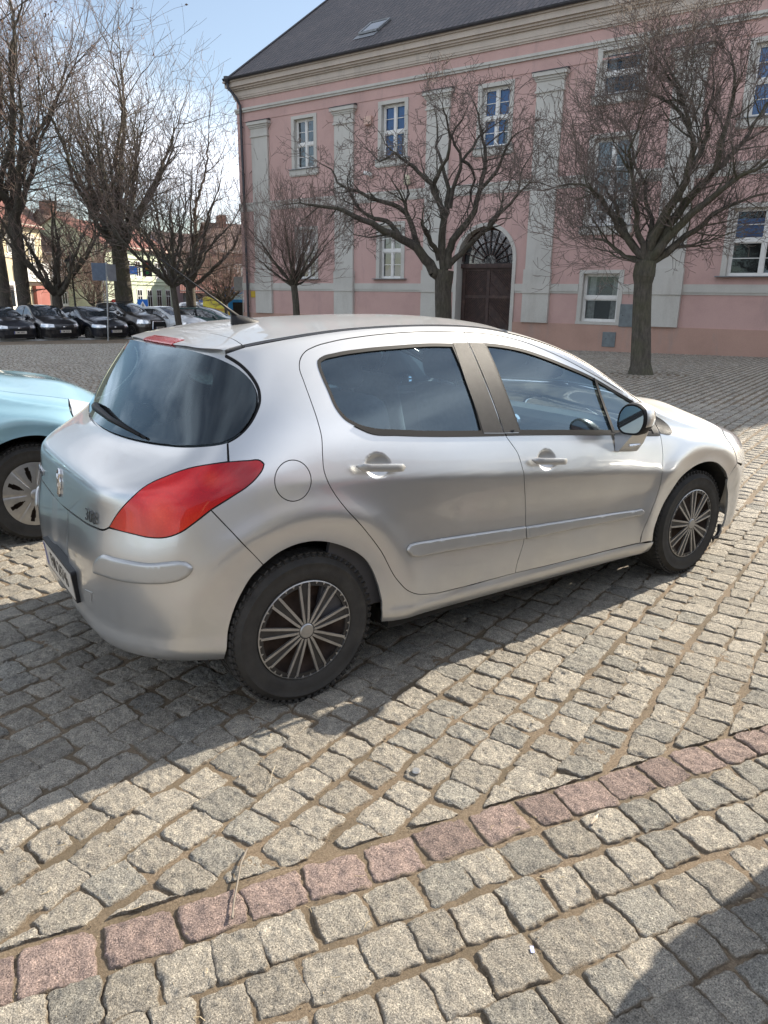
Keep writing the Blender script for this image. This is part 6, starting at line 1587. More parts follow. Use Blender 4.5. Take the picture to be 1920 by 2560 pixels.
    # tree A: small ball-headed tree at the left
    dA = 26.2; bA = np.array([*wpt(740, 800, dA)[:2], 0]); bA[2] = float(gz(bA[0], bA[1])); rnd = random.Random(2)
    top = wpt(735, 715, dA) - bA; tr = [(0, 0, 0, .17), (.0, 0, .4, .125), (*(wpt(740, 760, dA) - bA), .115), (*top, .11)]
    G = []
    for k in range(20):
        a = 2 * math.pi * k / 20 + rnd.gauss(0, .15); el = R(rnd.uniform(12, 80)); ln = rnd.uniform(1.5, 2.3) * (1.0 if el > .5 else 1.05); d = np.array([math.cos(a) * math.cos(el), math.sin(a) * math.cos(el), math.sin(el)])
        G.append([[tuple(top + d * ln * t + np.array([0, 0, .35 * t * t * (1 - math.sin(el))])) for t in (0, .25, .5, .75, 1)], .042, .008, 1.4, .12])
    PA = dict(step=.14, kink=.07, up=.10, taper=.6, rmin=.0045, levels=3, prob=[.3, .42, .35], ang=(14, 38), ratio=(.55, .85), lmin=.2, rr=.62, gprob=.75, glen=.72, grad=.012)
    tree('plaza_tree', tuple(bA), 'small bare tree with a round brushy crown at the left bays of the pink building', 'bare trees in front of the pink building', 8, tr, G, PA, M['bark_dark'], M['twigs_red'])
build_plaza_trees()
def build_far_trees():
    def far(px, base_y_d, dist, H, r, label, seed, spread=.35, forks=((.2, .0),), kind='tall', lean=0, fork_h=.25, crown=None, leaves=0, mat='bark_dark', cmat='twigs', nl=9, stems=((0, 0),)):
        p = wpt(px, 760, dist); base = np.array([p[0], p[1], 0.0]); base[2] = float(gz(p[0], min(p[1], 60))) - .05; rnd = random.Random(seed)
        right = np.array([_r.x, _r.y, 0]); right /= np.linalg.norm(right)
        trunks = []; G = []
        for si, (sx, sl) in enumerate(stems):
            fh = H * fork_h; tt = [(*(right * sx), r * 1.35), (*(right * (sx + sl * fh * .15) + np.array([0, 0, fh * .15])), r * 1.02), (*(right * (sx + sl * fh * .5) + np.array([0, 0, fh * .5])), r), (*(right * (sx + sl * fh) + np.array([0, 0, fh])), r * .88)]
            trunks.append(tt); top = np.array(tt[-1][:3])
            for k in range(nl):
                a = 2 * math.pi * (k + rnd.random() * .5) / nl; tl_ = spread * rnd.uniform(.5, 1.25) * (0.25 if k == 0 else 1); ln = (H - fh) * rnd.uniform(.62, .95) * (1.05 if k == 0 else .88 - .2 * spread)
                dx = np.array([math.cos(a), math.sin(a), 0]) * tl_; pts = []
                s0 = top - np.array([0, 0, 1]) * fh * rnd.uniform(0, .18)
                for t in (0, .2, .45, .7, 1.0):
                    q = s0 + dx * ln * (t ** .8) * (1 if kind != 'vase' else 1.15) + np.array([0, 0, ln * (t * (1 - tl_ * .25))]) + right * lean * t * ln * .2
                    pts.append(tuple(q + np.array([rnd.gauss(0, .18), rnd.gauss(0, .18), rnd.gauss(0, .1)]) * (t > 0) * ln * .05 * 2))
                G.append([pts, r * rnd.uniform(.40, .62), r * .07, 1.0, .12])
        k_ = H / 14.0
        PF = dict(step=.42 * k_, kink=.13, up=.07, taper=.6, rmin=.0070, levels=3, prob=[.3, .40, .36], ang=(20, 55), ratio=(.48, .8), lmin=.4, rr=.58, gprob=.56, glen=2.1 * k_, grad=.032, leaves=leaves, leafsize=1.5)
        if kind == 'ball': PF.update(step=.22, glen=1.1, levels=3, kink=.09, prob=[.3, .5, .4], lmin=.25, rmin=.011)
        if kind == 'open': PF.update(gprob=.26)
        tree('bare_tree', tuple(base), label, 'bare trees beyond the car park', seed, trunks, G, PF, M[mat], M[cmat])
    far(52, 0, 44, 21.5, .34, 'tallest bare tree at the left edge with two trunks and withered brown leaf tufts', 21, .50, leaves=.30, stems=((-.75, -.03), (.20, .00)), fork_h=.30, nl=8, cmat='twigs_red')
    far(144, 0, 43, 10.5, .27, 'bare tree with fanned limbs left of the street lamp, behind the two dark hatchbacks', 22, .62, kind='vase', fork_h=.23, nl=10, cmat='twigs_red')
    far(310, 0, 44, 15.2, .35, 'broad old bare tree with lopped stubs behind the brown off-roader', 23, .50, fork_h=.34, nl=9, stems=((-.1, 0), (.25, -.04)), mat='bark')
    far(448, 0, 38.3, 11.3, .155, 'bare tree with a slim leaning stem growing before the white hatchback', 24, .66, fork_h=.26, nl=10, kind='vase', stems=((0, -.10),))
    far(478, 0, 47, 13.0, .30, 'bare tree with many ascending limbs behind the white hatchback', 25, .60, fork_h=.24, nl=9, cmat='twigs_red')
    far(232, 0, 52, 4.4, .09, 'low round-headed bare tree beside the back of the road sign', 26, .75, kind='ball', fork_h=.42, nl=16, cmat='twigs_red')
    far(565, 0, 56, 6.6, .14, 'low bushy bare tree behind the yellow van and blue kiosk', 27, .8, kind='ball', fork_h=.30, nl=18, cmat='twigs_red')
    far(250, 0, 58, 12.5, .22, 'thin bare tree in front of the brown-roofed houses', 28, .42, fork_h=.25, nl=7, kind='open', cmat='twigs_red')
    far(0, 0, 52, 17.5, .32, 'bare tree half cut off by the left edge of the picture', 29, .40, leaves=.2, fork_h=.28, nl=8, cmat='twigs_red')
build_far_trees()

# ------------------------------------------------------------------ other cars
M['turquoise'] = paint('turquoise_paint', (.27, .46, .54), .45, .34, .35, True)
M['navy'] = paint('midnight_paint', (.016, .020, .032), .4, .30, .30, False)
M['black_car'] = paint('black_paint', (.010, .011, .016), .3, .28, .30, False)
M['brown_car'] = paint('graphite_brown_paint', (.055, .047, .043), .6, .32, .25, False)
M['white_car'] = paint('white_paint', (.72, .74, .75), .05, .35, .25, False)
M['green_car'] = paint('dark_green_paint', (.030, .075, .070), .5, .30, .25, False)
M['sky_car'] = paint('light_blue_paint', (.16, .32, .42), .4, .30, .25, False)
def opaque_glass():
    m, nt, b, o = mat_new('dark_car_glass'); b.inputs['Base Color'].default_value = (.03, .04, .05, 1); b.inputs['Roughness'].default_value = .03; b.inputs['Specular IOR Level'].default_value = 1.0; b.inputs['IOR'].default_value = 1.9
    return m
M['farglass'] = opaque_glass()
T_CAR = build_hatch('turquoise_hatchback', 'light turquoise small car with silver plastic wheel covers parked beyond the silver hatchback', M['turquoise'], 'petals', False)
T_CAR.location = (-2.905, 2.66, 0); T_CAR.scale = (.93, .945, 1.02)
def copy_tree(o, parent=None):
    c = o.copy(); COL.objects.link(c); c.parent = parent
    if parent is not None: c.matrix_parent_inverse = o.matrix_parent_inverse.copy()
    for ch in o.children: copy_tree(ch, c)
    return c
N_CAR = copy_tree(T_CAR); N_CAR['label'] = 'grey small hatchback standing outside the right edge whose shadow falls on the lower right setts'; N_CAR.name = 'neighbour_hatchback'
N_CAR.scale = (1, 1, 1); N_CAR.location = (1.52, -3.27, 0)
M['grey_car'] = paint('grey_paint', (.20, .20, .205), .6, .32, .3, False)
def repaint(o, m0, m1):
    for sl in o.material_slots:
        if sl.material == m0: sl.link = 'OBJECT'; sl.material = m1
    for c in o.children: repaint(c, m0, m1)
repaint(N_CAR, M['turquoise'], M['grey_car'])
def variant(zs=1.0, wagon=0.0, hood=0.0, roofz=0.0, tail=0.0):
    T = [[list(p) for p in r_] for r_ in HT]; C = [list(c) for c in HC]
    for j, r_ in enumerate(T):
        for k, p in enumerate(r_):
            up = max(0, (j - 5) / 4)
            if k <= 5: p[0] -= wagon * up * (1 - k / 8) + tail * (1 - up) * (1 - k / 6)
            if j >= 6 and k >= 11: p[2] += hood * min(1, (j - 5) / 3)
            if j >= 7 and k <= 10: p[2] += roofz * (j - 6) / 3
    for i, c in enumerate(C):
        if i >= 7: c[1] += hood
        else: c[1] += roofz
        if i < 2: c[0] -= wagon * .5
    return T, C
def far_car(name, label, px, dist, head, paintm, var, sc, plate, wheelR=.30, grille='slim', zbase=None, roof_rails=False, light=None):
    T, C = variant(**var); E = Env(T, C, crease=[(5, 4, 12, .55)], level=3, disp=hero_disp)
    P = E.co; quads = np.array([q for q in E.quads if len(q) == 4]); cen = P[quads].mean(1); nn = E.nn[quads].mean(1); ax = np.abs(cen[:, 1])
    hood = var.get('hood', 0); rz = var.get('roofz', 0); wg = var.get('wagon', 0)
    cls = np.zeros(len(quads), int)
    def inp(poly): return in_poly(cen[:, [0, 2]], np.array(poly))
    dlo = [(.16 - wg * .8, 1.30 + rz), (.19 - wg * .5, 1.11), (.33, 1.075), (2.13, .90 + hood * .6), (1.93, 1.09 + rz * .4), (1.52, 1.27 + rz * .8), (1.2, 1.355 + rz), (.9, 1.375 + rz), (.3 - wg * .5, 1.355 + rz)]
    side = (ax > .5) & (np.abs(nn[:, 1]) > .5)
    s_ = side & inp(dlo); cls[s_] = 1
    pil = s_ & (np.abs(cen[:, 0] - (1.02 - (cen[:, 2] - 1.0) * -.0 - .25 * (cen[:, 2] - 1.15))) < .05); cls[pil] = 8
    hdr = 1.31 - .08 * (ax / .6) ** 2; cwl = 2.44 - .30 * (ax / .77) ** 2; edge = np.interp(cen[:, 0], [1.2, 1.5, 1.75, 2.0, 2.2], [.58, .64, .69, .73, .755])
    cls[(nn[:, 2] > .3) & (cen[:, 0] > hdr) & (cen[:, 0] < cwl) & (ax < edge) & (cen[:, 2] > .95)] = 2
    cls[(nn[:, 0] < -.3) & (cen[:, 2] > 1.04) & (cen[:, 2] < 1.35 + rz) & (ax < .68)] = 3
    cls[(cen[:, 0] > 3.02) & (cen[:, 2] > .60 + hood * .7) & (cen[:, 2] < .735 + hood) & (ax > .46) & (nn[:, 2] < .75)] = 4
    g0, g1, gw_ = (.50, .60, .40) if grille == 'slim' else (.36, .66, .42)
    cls[(cen[:, 0] > 3.25) & (cen[:, 2] > g0 + hood * .6) & (cen[:, 2] < g1 + hood * .6) & (ax < gw_)] = 5
    cls[(cen[:, 0] > 3.2) & (cen[:, 2] > .23) & (cen[:, 2] < .34) & (ax < .62)] = 7
    cls[(nn[:, 0] < -.35) & (cen[:, 2] > .80) & (cen[:, 2] < 1.0) & (ax > .50)] = 6
    for cx in (0, 2.608): cls[side & (np.hypot(cen[:, 0] - cx, cen[:, 2] - .315) < .365)] = -1
    cls[(cen[:, 2] < .26) & side & (np.minimum(np.abs(cen[:, 0]), np.abs(cen[:, 0] - 2.608)) < .37)] = -1
    sc = tuple(v * 1.07 for v in sc); p = wpt(px, 800, dist); fx = 3.50 * sc[0]; h = R(head)
    loc = np.array([p[0] - math.cos(h) * fx, p[1] - math.sin(h) * fx, 0.]); loc[2] = float(gz(0, 36.0)) - .03
    car = empty(name, tuple(loc), h, label, 'car', 'cars parked in a row beyond the kerb'); car.scale = sc
    def sub(nm, mask, mat, par):
        q = quads[mask]
        if not len(q): return None
        u, inv = np.unique(q, return_inverse=True); o = fast_mesh(nm, P[u], inv.reshape(q.shape), mat, par)
        o.data.normals_split_custom_set_from_vertices([tuple(v) for v in E.nn[u]]); return o
    body = sub('body', cls == 0, paintm, car)
    for sg in (-1, 1):
        m_ = (cls == 1) & (cen[:, 1] * sg > 0)
        sub('side_window', m_ & (cen[:, 0] < 1.02), M['farglass'], car); sub('side_window', m_ & (cen[:, 0] >= 1.02), M['farglass'], car)
        sub('headlight', (cls == 4) & (cen[:, 1] * sg > 0), M['lens'], car); sub('tail_light', (cls == 6) & (cen[:, 1] * sg > 0), M['redlamp'], car)
    sub('windscreen', cls == 2, M['farglass'], car); sub('rear_window', cls == 3, M['farglass'], car); sub('grille', cls == 5, M['black_trim'], car); sub('lower_grille', cls == 7, M['black_trim'], car)
    for sg in (-1, 1): sub('pillar_trim', (cls == 8) & (cen[:, 1] * sg > 0), M['black_trim'], car)
    for cx in (0.0, 2.608):
        for sg in (-1, 1): make_wheel('wheel', .315, .20, .20, 'simple', car, (cx, sg * .79, .315), sg, WM, n_sp=10, tread=False, seg=28)
    u = MB(); u.bbox(-.5, 3.2, -.80, .80, .24, .60); u.build('underbody', M['void'], car)
    for sg in (-1, 1):
        m = MB(); m.lathe([(.01, -.03), (.075, -.02), (.09, .02), (.07, .07), (.01, .09)], (1.90, sg * 1.0, 1.0 + hood), 'X', 12); m.box((1.92, sg * .92, .97 + hood), (.06, .12, .05)); m.build('wing_mirror', paintm if light != 'blackmirror' else M['black_trim'], car, smooth=True)
        MB().box((.33, sg * .915, .94), (.2, .02, .03)).build('door_handle', paintm, car); MB().box((1.29, sg * .915, .86), (.2, .02, .03)).build('door_handle', paintm, car)
        dl = MB()
        for L in ([(.966, 1.434), (.975, 1.33), (1.03, 1.04), (1.12, .85), (1.17, .58), (1.12, .33)], [(2.18, .93), (2.2, .77), (2.16, .55), (2.065, .31)], [(.1, 1.2), (.09, .95), (.16, .80), (.42, .44), (.6, .34), (1.1, .33)]):
            pts = []
            for x, z in catmull(L, False, .08): q, n_ = E.hit((x, 2 * sg, z), (0, -sg, 0)); pts.append(q + n_ * .001)
            dl.tube(pts, .004, 3, False)
        dl.build('shut_lines', M['gasket'], car)
    if grille == 'big':
        fr = MB()
        for L in ([(3.52, -.42, .37), (3.50, -.36, .70), (3.50, .36, .70), (3.52, .42, .37), (3.52, -.42, .37)],): fr.tube([(x + .01, y, z + hood * .6) for x, y, z in L], .022, 6)
        fr.build('grille_frame', M['chrome'], car)
    elif grille == 'slim':
        fr = MB(); fr.tube([(3.44, -.42, .612 + hood * .6), (3.53, 0, .618 + hood * .6), (3.44, .42, .612 + hood * .6)], .014, 6); fr.build('grille_strip', M['chrome'], car)
    number_plate(car, (3.555, 0, .43 + hood * .5), (0, 1, 0), (-.05, 0, 1), plate)
    if roof_rails:
        rr = MB()
        for sg in (-1, 1): rr.tube([(-.1, sg * .56, 1.44 + rz), (.1, sg * .57, 1.50 + rz), (1.0, sg * .57, 1.52 + rz), (1.15, sg * .575, 1.47 + rz)], .018, 6)
        rr.build('roof_rails', M['black_trim'], car)
    return car
far_car('parked_car', 'dark blue-black hatchback cut off by the left edge, first in the parked row', 46, 37.6, 283, M['navy'], {}, (1.0, 1.0, .98), 'FMI 14093')
far_car('parked_car', 'black small hatchback with round clear headlamps, second in the parked row', 160, 38.0, 282, M['black_car'], dict(roofz=.03, hood=.03), (.95, .95, 1.0), 'FMI 56424')
far_car('parked_car', 'black hatchback with a chrome-edged slim grille behind the bare sign pole', 288, 38.5, 284, M['navy'], dict(roofz=0), (1.04, .99, .98), 'FSW PL07')
far_car('parked_car', 'dark brown off-roader with a large chrome-framed grille', 397, 39.6, 293, M['brown_car'], dict(hood=.12, roofz=.07), (1.02, 1.0, 1.06), 'FMI 65400', grille='big', roof_rails=True)
far_car('parked_car', 'white hatchback standing behind the slim leaning tree', 505, 39.6, 300, M['white_car'], dict(hood=.05), (.95, .95, 1.0), 'FMI 27P41')
far_car('parked_car', 'dark green estate car partly hidden behind the silver roof', 625, 43.0, 322, M['green_car'], dict(wagon=.35), (1.06, .99, .97), 'FMI 8K520', grille='none', roof_rails=True)
far_car('parked_car', 'light blue car whose roof shows behind the first parked cars at the left edge', 5, 45.5, 285, M['sky_car'], {}, (1.0, 1.0, 1.02), 'FMI 44C12')
far_car('parked_car', 'silver-white car far behind, just right of the white hatchback roof', 560, 62, 300, M['white_car'], {}, (1.0, 1.0, 1.0), 'FMI 71905')
# yellow delivery van
def yellow_van():
    p = wpt(556, 770, 62); root = empty('yellow_van', (p[0], p[1], float(gz(0, 58))), R(300), 'yellow van with a raised light bar behind the green estate car', 'van')
    m = MB(); prof = [(-1.2, .45), (-1.2, 2.25), (-1.0, 2.42), (2.3, 2.42), (2.6, 2.3), (3.1, 1.45), (3.9, 1.1), (4.0, .45)]
    m.prism(prof, -.95, .95, lambda u, v, w: (u, w, v)); b = m.build('body', simple('yellow_van_paint', (.70, .60, .03), .4, coat=.6, var=.1), root, bevel=.06)
    g = MB(); g.box((2.93, 0, 1.84), (.06, 1.6, .75), M=Matrix.Rotation(R(-32), 3, 'Y')); g.build('windscreen', M['farglass'], root)
    for sg in (-1, 1): MB().bbox(1.7, 2.6, .955 * sg - .01, .955 * sg + .01, 1.4, 2.05).build('side_window', M['farglass'], root)
    for sg in (-1, 1): MB().bbox(-1.0, 1.5, .958 * sg - .008, .958 * sg + .008, 1.35, 1.55).build('red_stripe', simple('van_stripe', (.55, .30, .03), .4), root)
    for x in (0, 3.0):
        for sg in (-1, 1): make_wheel('wheel', .34, .2, .2, 'simple', root, (x, sg * .85, .34), sg, WM, n_sp=8, tread=False, seg=24)
    MB().bbox(.6, 1.0, -.6, .6, 2.43, 2.56).build('light_bar', simple('light_bar', (.05, .09, .4), .3), root)
yellow_van()

# ------------------------------------------------------------------ street furniture
def at_ground(px, dist, dz=0):
    p = wpt(px, 800, dist); return (float(p[0]), float(p[1]), float(gz(p[0], min(p[1], 60))) + dz)
galv = simple('galvanised', (.34, .35, .36), .42, .7, var=.15); blk = simple('lamp_black', (.012, .013, .014), .4)
VA = lambda px: math.atan2(*(wpt(px, 800, 30)[:2] - CAM[:2])[::-1])
def sign_back():
    b = at_ground(269, 36.6); a = VA(269); r = empty('road_sign', b, a + R(14), 'bare steel pole with the grey backs of two road signs before the parked cars', 'road sign')
    m = MB().tube([(0, .06, -.1), (0, -.06, 1.6), (0, -.16, 3.45)], .032, 10); m.build('pole', galv, r)
    m = MB(); m.box((0, .18, 3.02), (.02, .62, .75)); m.build('sign_panel', simple('sign_back', (.14, .18, .24), .45, .5), r)
    m = MB(); m.box((0, -.36, 3.00), (.02, .50, .72), rz=.5); m.build('sign_panel', simple('sign_back_light', (.30, .33, .36), .4, .4), r)
sign_back()
def lantern():
    b = at_ground(192, 43); r = empty('street_lamp', b, 0, 'black old-style lantern on a slim post among the left trees', 'street lamp')
    m = MB().tube([(0, 0, 0), (0, 0, .9), (0, 0, 3.15)], [.085, .055, .04], 10); m.lathe([(.14, 0), (.14, .25), (.09, .5), (.06, .9)], n=10); m.tube([(-.2, 0, 3.0), (.2, 0, 3.0)], .02, 6); m.build('post', blk, r)
    g = MB(); g.lathe([(.15, 3.2), (.28, 3.75)], n=6); g.build('lamp_glass', simple('lamp_glass', (.42, .40, .32), .3), r)
    f = MB()
    for k in range(6): t = math.pi * k / 3; f.tube([(.15 * math.cos(t), .15 * math.sin(t), 3.2), (.28 * math.cos(t), .28 * math.sin(t), 3.76)], .016, 4)
    f.lathe([(.06, 3.12), (.17, 3.19)], n=6); f.lathe([(.34, 3.75), (.30, 3.83), (.12, 4.02), (.07, 4.12), (.02, 4.25)], n=6); f.build('lamp_cap', blk, r)
lantern()
def double_lamp():
    b = at_ground(266, 66); r = empty('street_lamp', b, VA(266), 'tall grey street light with two curved arms behind the sign pole', 'street lamp')
    m = MB().tube([(0, 0, 0), (0, 0, 5.4)], [.09, .05], 8); m.tube([(0, 0, 5.3), (0, .35, 5.9), (0, 1.15, 6.5)], .035, 6); m.tube([(0, 0, 5.3), (0, -.3, 5.75), (0, -.95, 5.95)], .035, 6); m.build('post', galv, r)
    for y, z in ((1.25, 6.55), (-1.1, 5.97)): MB().box((0, y, z), (.18, .5, .1)).build('lamp_head', galv, r, bevel=.03)
double_lamp()
def disc_sign(px, py, dist, rad, kind, label, hgt):
    b = at_ground(px, dist); a = VA(px); r = empty('road_sign', b, a, label, 'road sign')
    MB().tube([(0, 0, 0), (0, 0, hgt + rad)], .035, 8).build('pole', galv, r)
    red = simple('sign_red', (.60, .02, .02), .4); blue = simple('sign_blue', (.02, .16, .60), .4); wh = simple('sign_white', (.8, .8, .8), .4)
    fn = lambda u, v, w: (-w, -u, hgt + v)
    F = frame_m((-.062, 0, hgt), (0, -1, 0), (0, 0, 1))
    if kind == 'stop':
        o = [(rad * math.cos(R(22.5 + 45 * k)), rad * math.sin(R(22.5 + 45 * k))) for k in range(8)]
        MB().prism([(u * 1.08, v * 1.08) for u, v in o], .038, .046, fn).build('rim', wh, r); p = MB().prism(o, .047, .055, fn).build('sign_panel', red, r); text_mesh('lettering', 'STOP', rad * .72, wh, p, F, .003, bold=.012)
    elif kind == 'cross':
        o = [(-rad, -rad), (rad, -rad), (rad, rad), (-rad, rad)]; p = MB().prism(o, .04, .05, fn).build('sign_panel', blue, r)
        q = MB().prism([(-rad * .72, -rad * .62), (rad * .72, -rad * .62), (0, rad * .70)], .052, .056, fn).build('triangle', wh, p)
        k_ = MB(); k_.tube([fn(0, rad * .22, .06), fn(.02, -.05 * rad, .06), fn(-rad * .18, -rad * .45, .06)], rad * .05, 5); k_.tube([fn(.02, -.05 * rad, .06), fn(rad * .2, -rad * .45, .06)], rad * .05, 5); k_.tube([fn(-rad * .2, rad * .02, .06), fn(rad * .18, rad * .08, .06)], rad * .04, 5); k_.build('walking_figure', blk, p)
    else:
        o = [(rad * math.cos(2 * math.pi * k / 24), rad * math.sin(2 * math.pi * k / 24)) for k in range(24)]; p = MB().prism(o, .04, .05, fn).build('sign_panel', blue, r)
        q = MB(); q.tube([fn(-rad * .4, rad * .45, .056), fn(rad * .4, -rad * .4, .056)], rad * .09, 4); q.tube([fn(rad * .42, rad * .12, .056), fn(rad * .42, -rad * .42, .056), fn(-rad * .1, -rad * .42, .056)], rad * .09, 4); q.build('arrow', wh, p)
disc_sign(291, 738, 60, .36, 'stop', 'red octagonal STOP sign left of the thick old tree', 1.75)
disc_sign(390, 757, 56, .36, 'arrow', 'round blue sign with a white arrow pointing down right, before the green house', 1.15)
disc_sign(360, 738, 66, .42, 'cross', 'square blue pedestrian crossing sign in front of the green house', 1.75)
disc_sign(511, 738, 72, .38, 'cross', 'square blue pedestrian crossing sign near the dark shop front', 1.7)
def gantry():
    b = at_ground(352, 70); r = empty('traffic_signal', b, VA(360), 'overhead arm with a traffic light and a blue panel before the green house', 'traffic light')
    m = MB().tube([(0, 2.6, 0), (0, 2.6, 4.4), (0, 2.0, 4.9), (0, -4.2, 4.6)], .07, 8); m.build('mast', galv, r)
    k = MB(); k.box((-.1, -.85, 4.7), (.1, .8, 1.3)); q = k.build('signal_head', blk, r, bevel=.2); 
    for z, c in ((5.05, (.30, .02, .01)), (4.7, (.25, .12, .01)), (4.35, (.01, .12, .03))): MB().lathe([(.001, -.06), (.12, -.05), (.14, .0)], (-.16, -.85, z), 'X', 14).build('lens', simple('signal_lens', c, .3), q)
    MB().box((-.05, .55, 4.55), (.06, 1.1, .7)).build('blue_panel', simple('panel_blue', (.03, .18, .60), .4), r)
gantry()
def kiosk():
    b = at_ground(598, 58); a = VA(598); r = empty('kiosk', b, a, 'bright blue kiosk with yellow figures and stars beside the corner of the pink building', 'kiosk')
    MB().bbox(-.5, .5, -1.05, 1.05, 0, 3.0).build('booth', simple('kiosk_blue', (.02, .26, .62), .4, var=.25, vs=1.5), r, bevel=.05)
    MB().bbox(-.56, -.51, -.42, .42, .9, 1.9).build('booth_window', M['void'], r)
    MB().bbox(-.54, -.505, -.55, .55, 2.1, 2.5).build('name_board', simple('board', (.45, .68, .80), .4), r)
    y = simple('kiosk_yellow', (.75, .55, .05), .5); s = MB()
    for u in (-.8, 0, .8):
        o = [((.13 if k % 2 else .055) * math.cos(R(90 + 36 * k)), (.13 if k % 2 == 0 else .055) * 0 + (.13 if k % 2 == 0 else .055) * math.sin(R(90 + 36 * k))) for k in range(10)]
        o = [((.14 if k % 2 == 0 else .06) * math.cos(R(90 + 36 * k)), (.14 if k % 2 == 0 else .06) * math.sin(R(90 + 36 * k))) for k in range(10)]
        s.prism(o, .0, .03, lambda a_, b_, w: (-.5 - w, u - a_, 2.78 + b_))
    s.tube([(-.53, .75, .3), (-.53, .72, 1.0), (-.53, .85, 1.5)], .09, 6); s.tube([(-.53, -.75, .3), (-.53, -.72, 1.0), (-.53, -.85, 1.5)], .09, 6); s.build('decorations', y, r)
kiosk()
def panel_board():
    b = at_ground(604, 47); r = empty('road_sign', b, VA(604), 'narrow grey sign panel on a thin pole next to the dark downpipe', 'road sign')
    MB().tube([(0, -.1, 0), (0, -.16, 3.3)], .03, 8).build('pole', galv, r); MB().box((0, .12, 2.9), (.03, .5, .8)).build('sign_panel', simple('sign_back2', (.36, .38, .36), .5, .3), r)
panel_board()
def chain_post():
    pass
# ------------------------------------------------------------------ houses across the square
M['tiles_red'] = roof_mat('red_tiles', [(.20, .075, .055), (.26, .10, .07), (.09, .035, .03)]); M['tiles_brown'] = roof_mat('brown_tiles', [(.085, .052, .045), (.13, .075, .06), (.04, .03, .028)])
def house(name, label, px0, d0, px1, d1, eave, ridge, depth, wallm, roofm, wins, base=-.9, fr=M['winframe'], extras=None, chim=0):
    a = wpt(px0, 740, d0); b = wpt(px1, 740, d1); ang = math.atan2(b[1] - a[1], b[0] - a[0]); L = math.hypot(b[0] - a[0], b[1] - a[1])
    r = empty(name, (a[0], a[1], 0), ang, label, 'building')     # +x along the front, -y towards the square
    m = MB(); m.add([(0, 0, base), (L, 0, base), (L, 0, eave), (0, 0, eave), (0, depth, base), (L, depth, base), (L, depth, eave), (0, depth, eave), (0, depth / 2, ridge), (L, depth / 2, ridge)], [(0, 1, 2, 3), (5, 4, 7, 6), (4, 0, 3, 8, 7), (1, 5, 6, 9, 2)]); m.build('wall', wallm, r)
    ov = .45; e2 = eave - (ridge - eave) * ov / (depth / 2); Ls = math.hypot(depth / 2 + ov, ridge - e2)
    for s_ in (0, 1):
        y0 = -ov if s_ == 0 else depth + ov; v = [(-.3, y0, e2), (L + .3, y0, e2), (L + .3, depth / 2, ridge + .05), (-.3, depth / 2, ridge + .05)]; uv = [(0, 0), (L + .6, 0), (L + .6, Ls), (0, Ls)]
        if s_: v = v[::-1]; uv = uv[::-1]
        o = mesh_obj('roof', v, [(0, 1, 2, 3)], roofm, r); l = o.data.uv_layers.new(name='UVMap'); l.data.foreach_set('uv', [c for u in uv for c in u])
        if s_ == 0:
            for k in range(chim): c = MB(); x = L * (.3 + .4 * k); c.bbox(x - .4, x + .4, depth * .42, depth * .58, ridge - .6, ridge + .9); c.build('chimney', simple('chimney_brick', (.22, .12, .09), .9, var=.3, vs=4), o)
    g = MB(); g.bbox(-.2, L + .2, -.18, 0, e2 + .0, e2 + .28); g.build('eaves', M['cream'], r)
    for (x0, x1, z0, z1) in wins(L):
        f = MB(); y = -.03
        f.bbox(x0 - .12, x1 + .12, y, 0, z0 - .16, z0 - .01); w_ = .09
        f.bbox(x0, x0 + w_, y - .02, y, z0, z1); f.bbox(x1 - w_, x1, y - .02, y, z0, z1); f.bbox(x0 + w_, x1 - w_, y - .02, y, z0, z0 + w_); f.bbox(x0 + w_, x1 - w_, y - .02, y, z1 - w_, z1); f.bbox((x0 + x1) / 2 - .035, (x0 + x1) / 2 + .035, y - .015, y, z0 + w_, z1 - w_); f.bbox(x0 + w_, x1 - w_, y - .012, y + .001, z0 + (z1 - z0) * .62, z0 + (z1 - z0) * .62 + .06)
        fo = f.build('window', fr, r); p = MB().add([(x0, -.022, z0), (x1, -.022, z0), (x1, -.022, z1), (x0, -.022, z1)], [(0, 1, 2, 3)]); p.build('pane', M['winglass'], fo)
    if extras: extras(r, L)
    return r
def rowsw(n, w, rows, x0=.9):
    def f(L):
        o = []
        for z0, z1 in rows:
            for k in range(n): c = x0 + (L - 2 * x0) * (k + .5) / n; o.append((c - w / 2, c + w / 2, z0, z1))
        return o
    return f
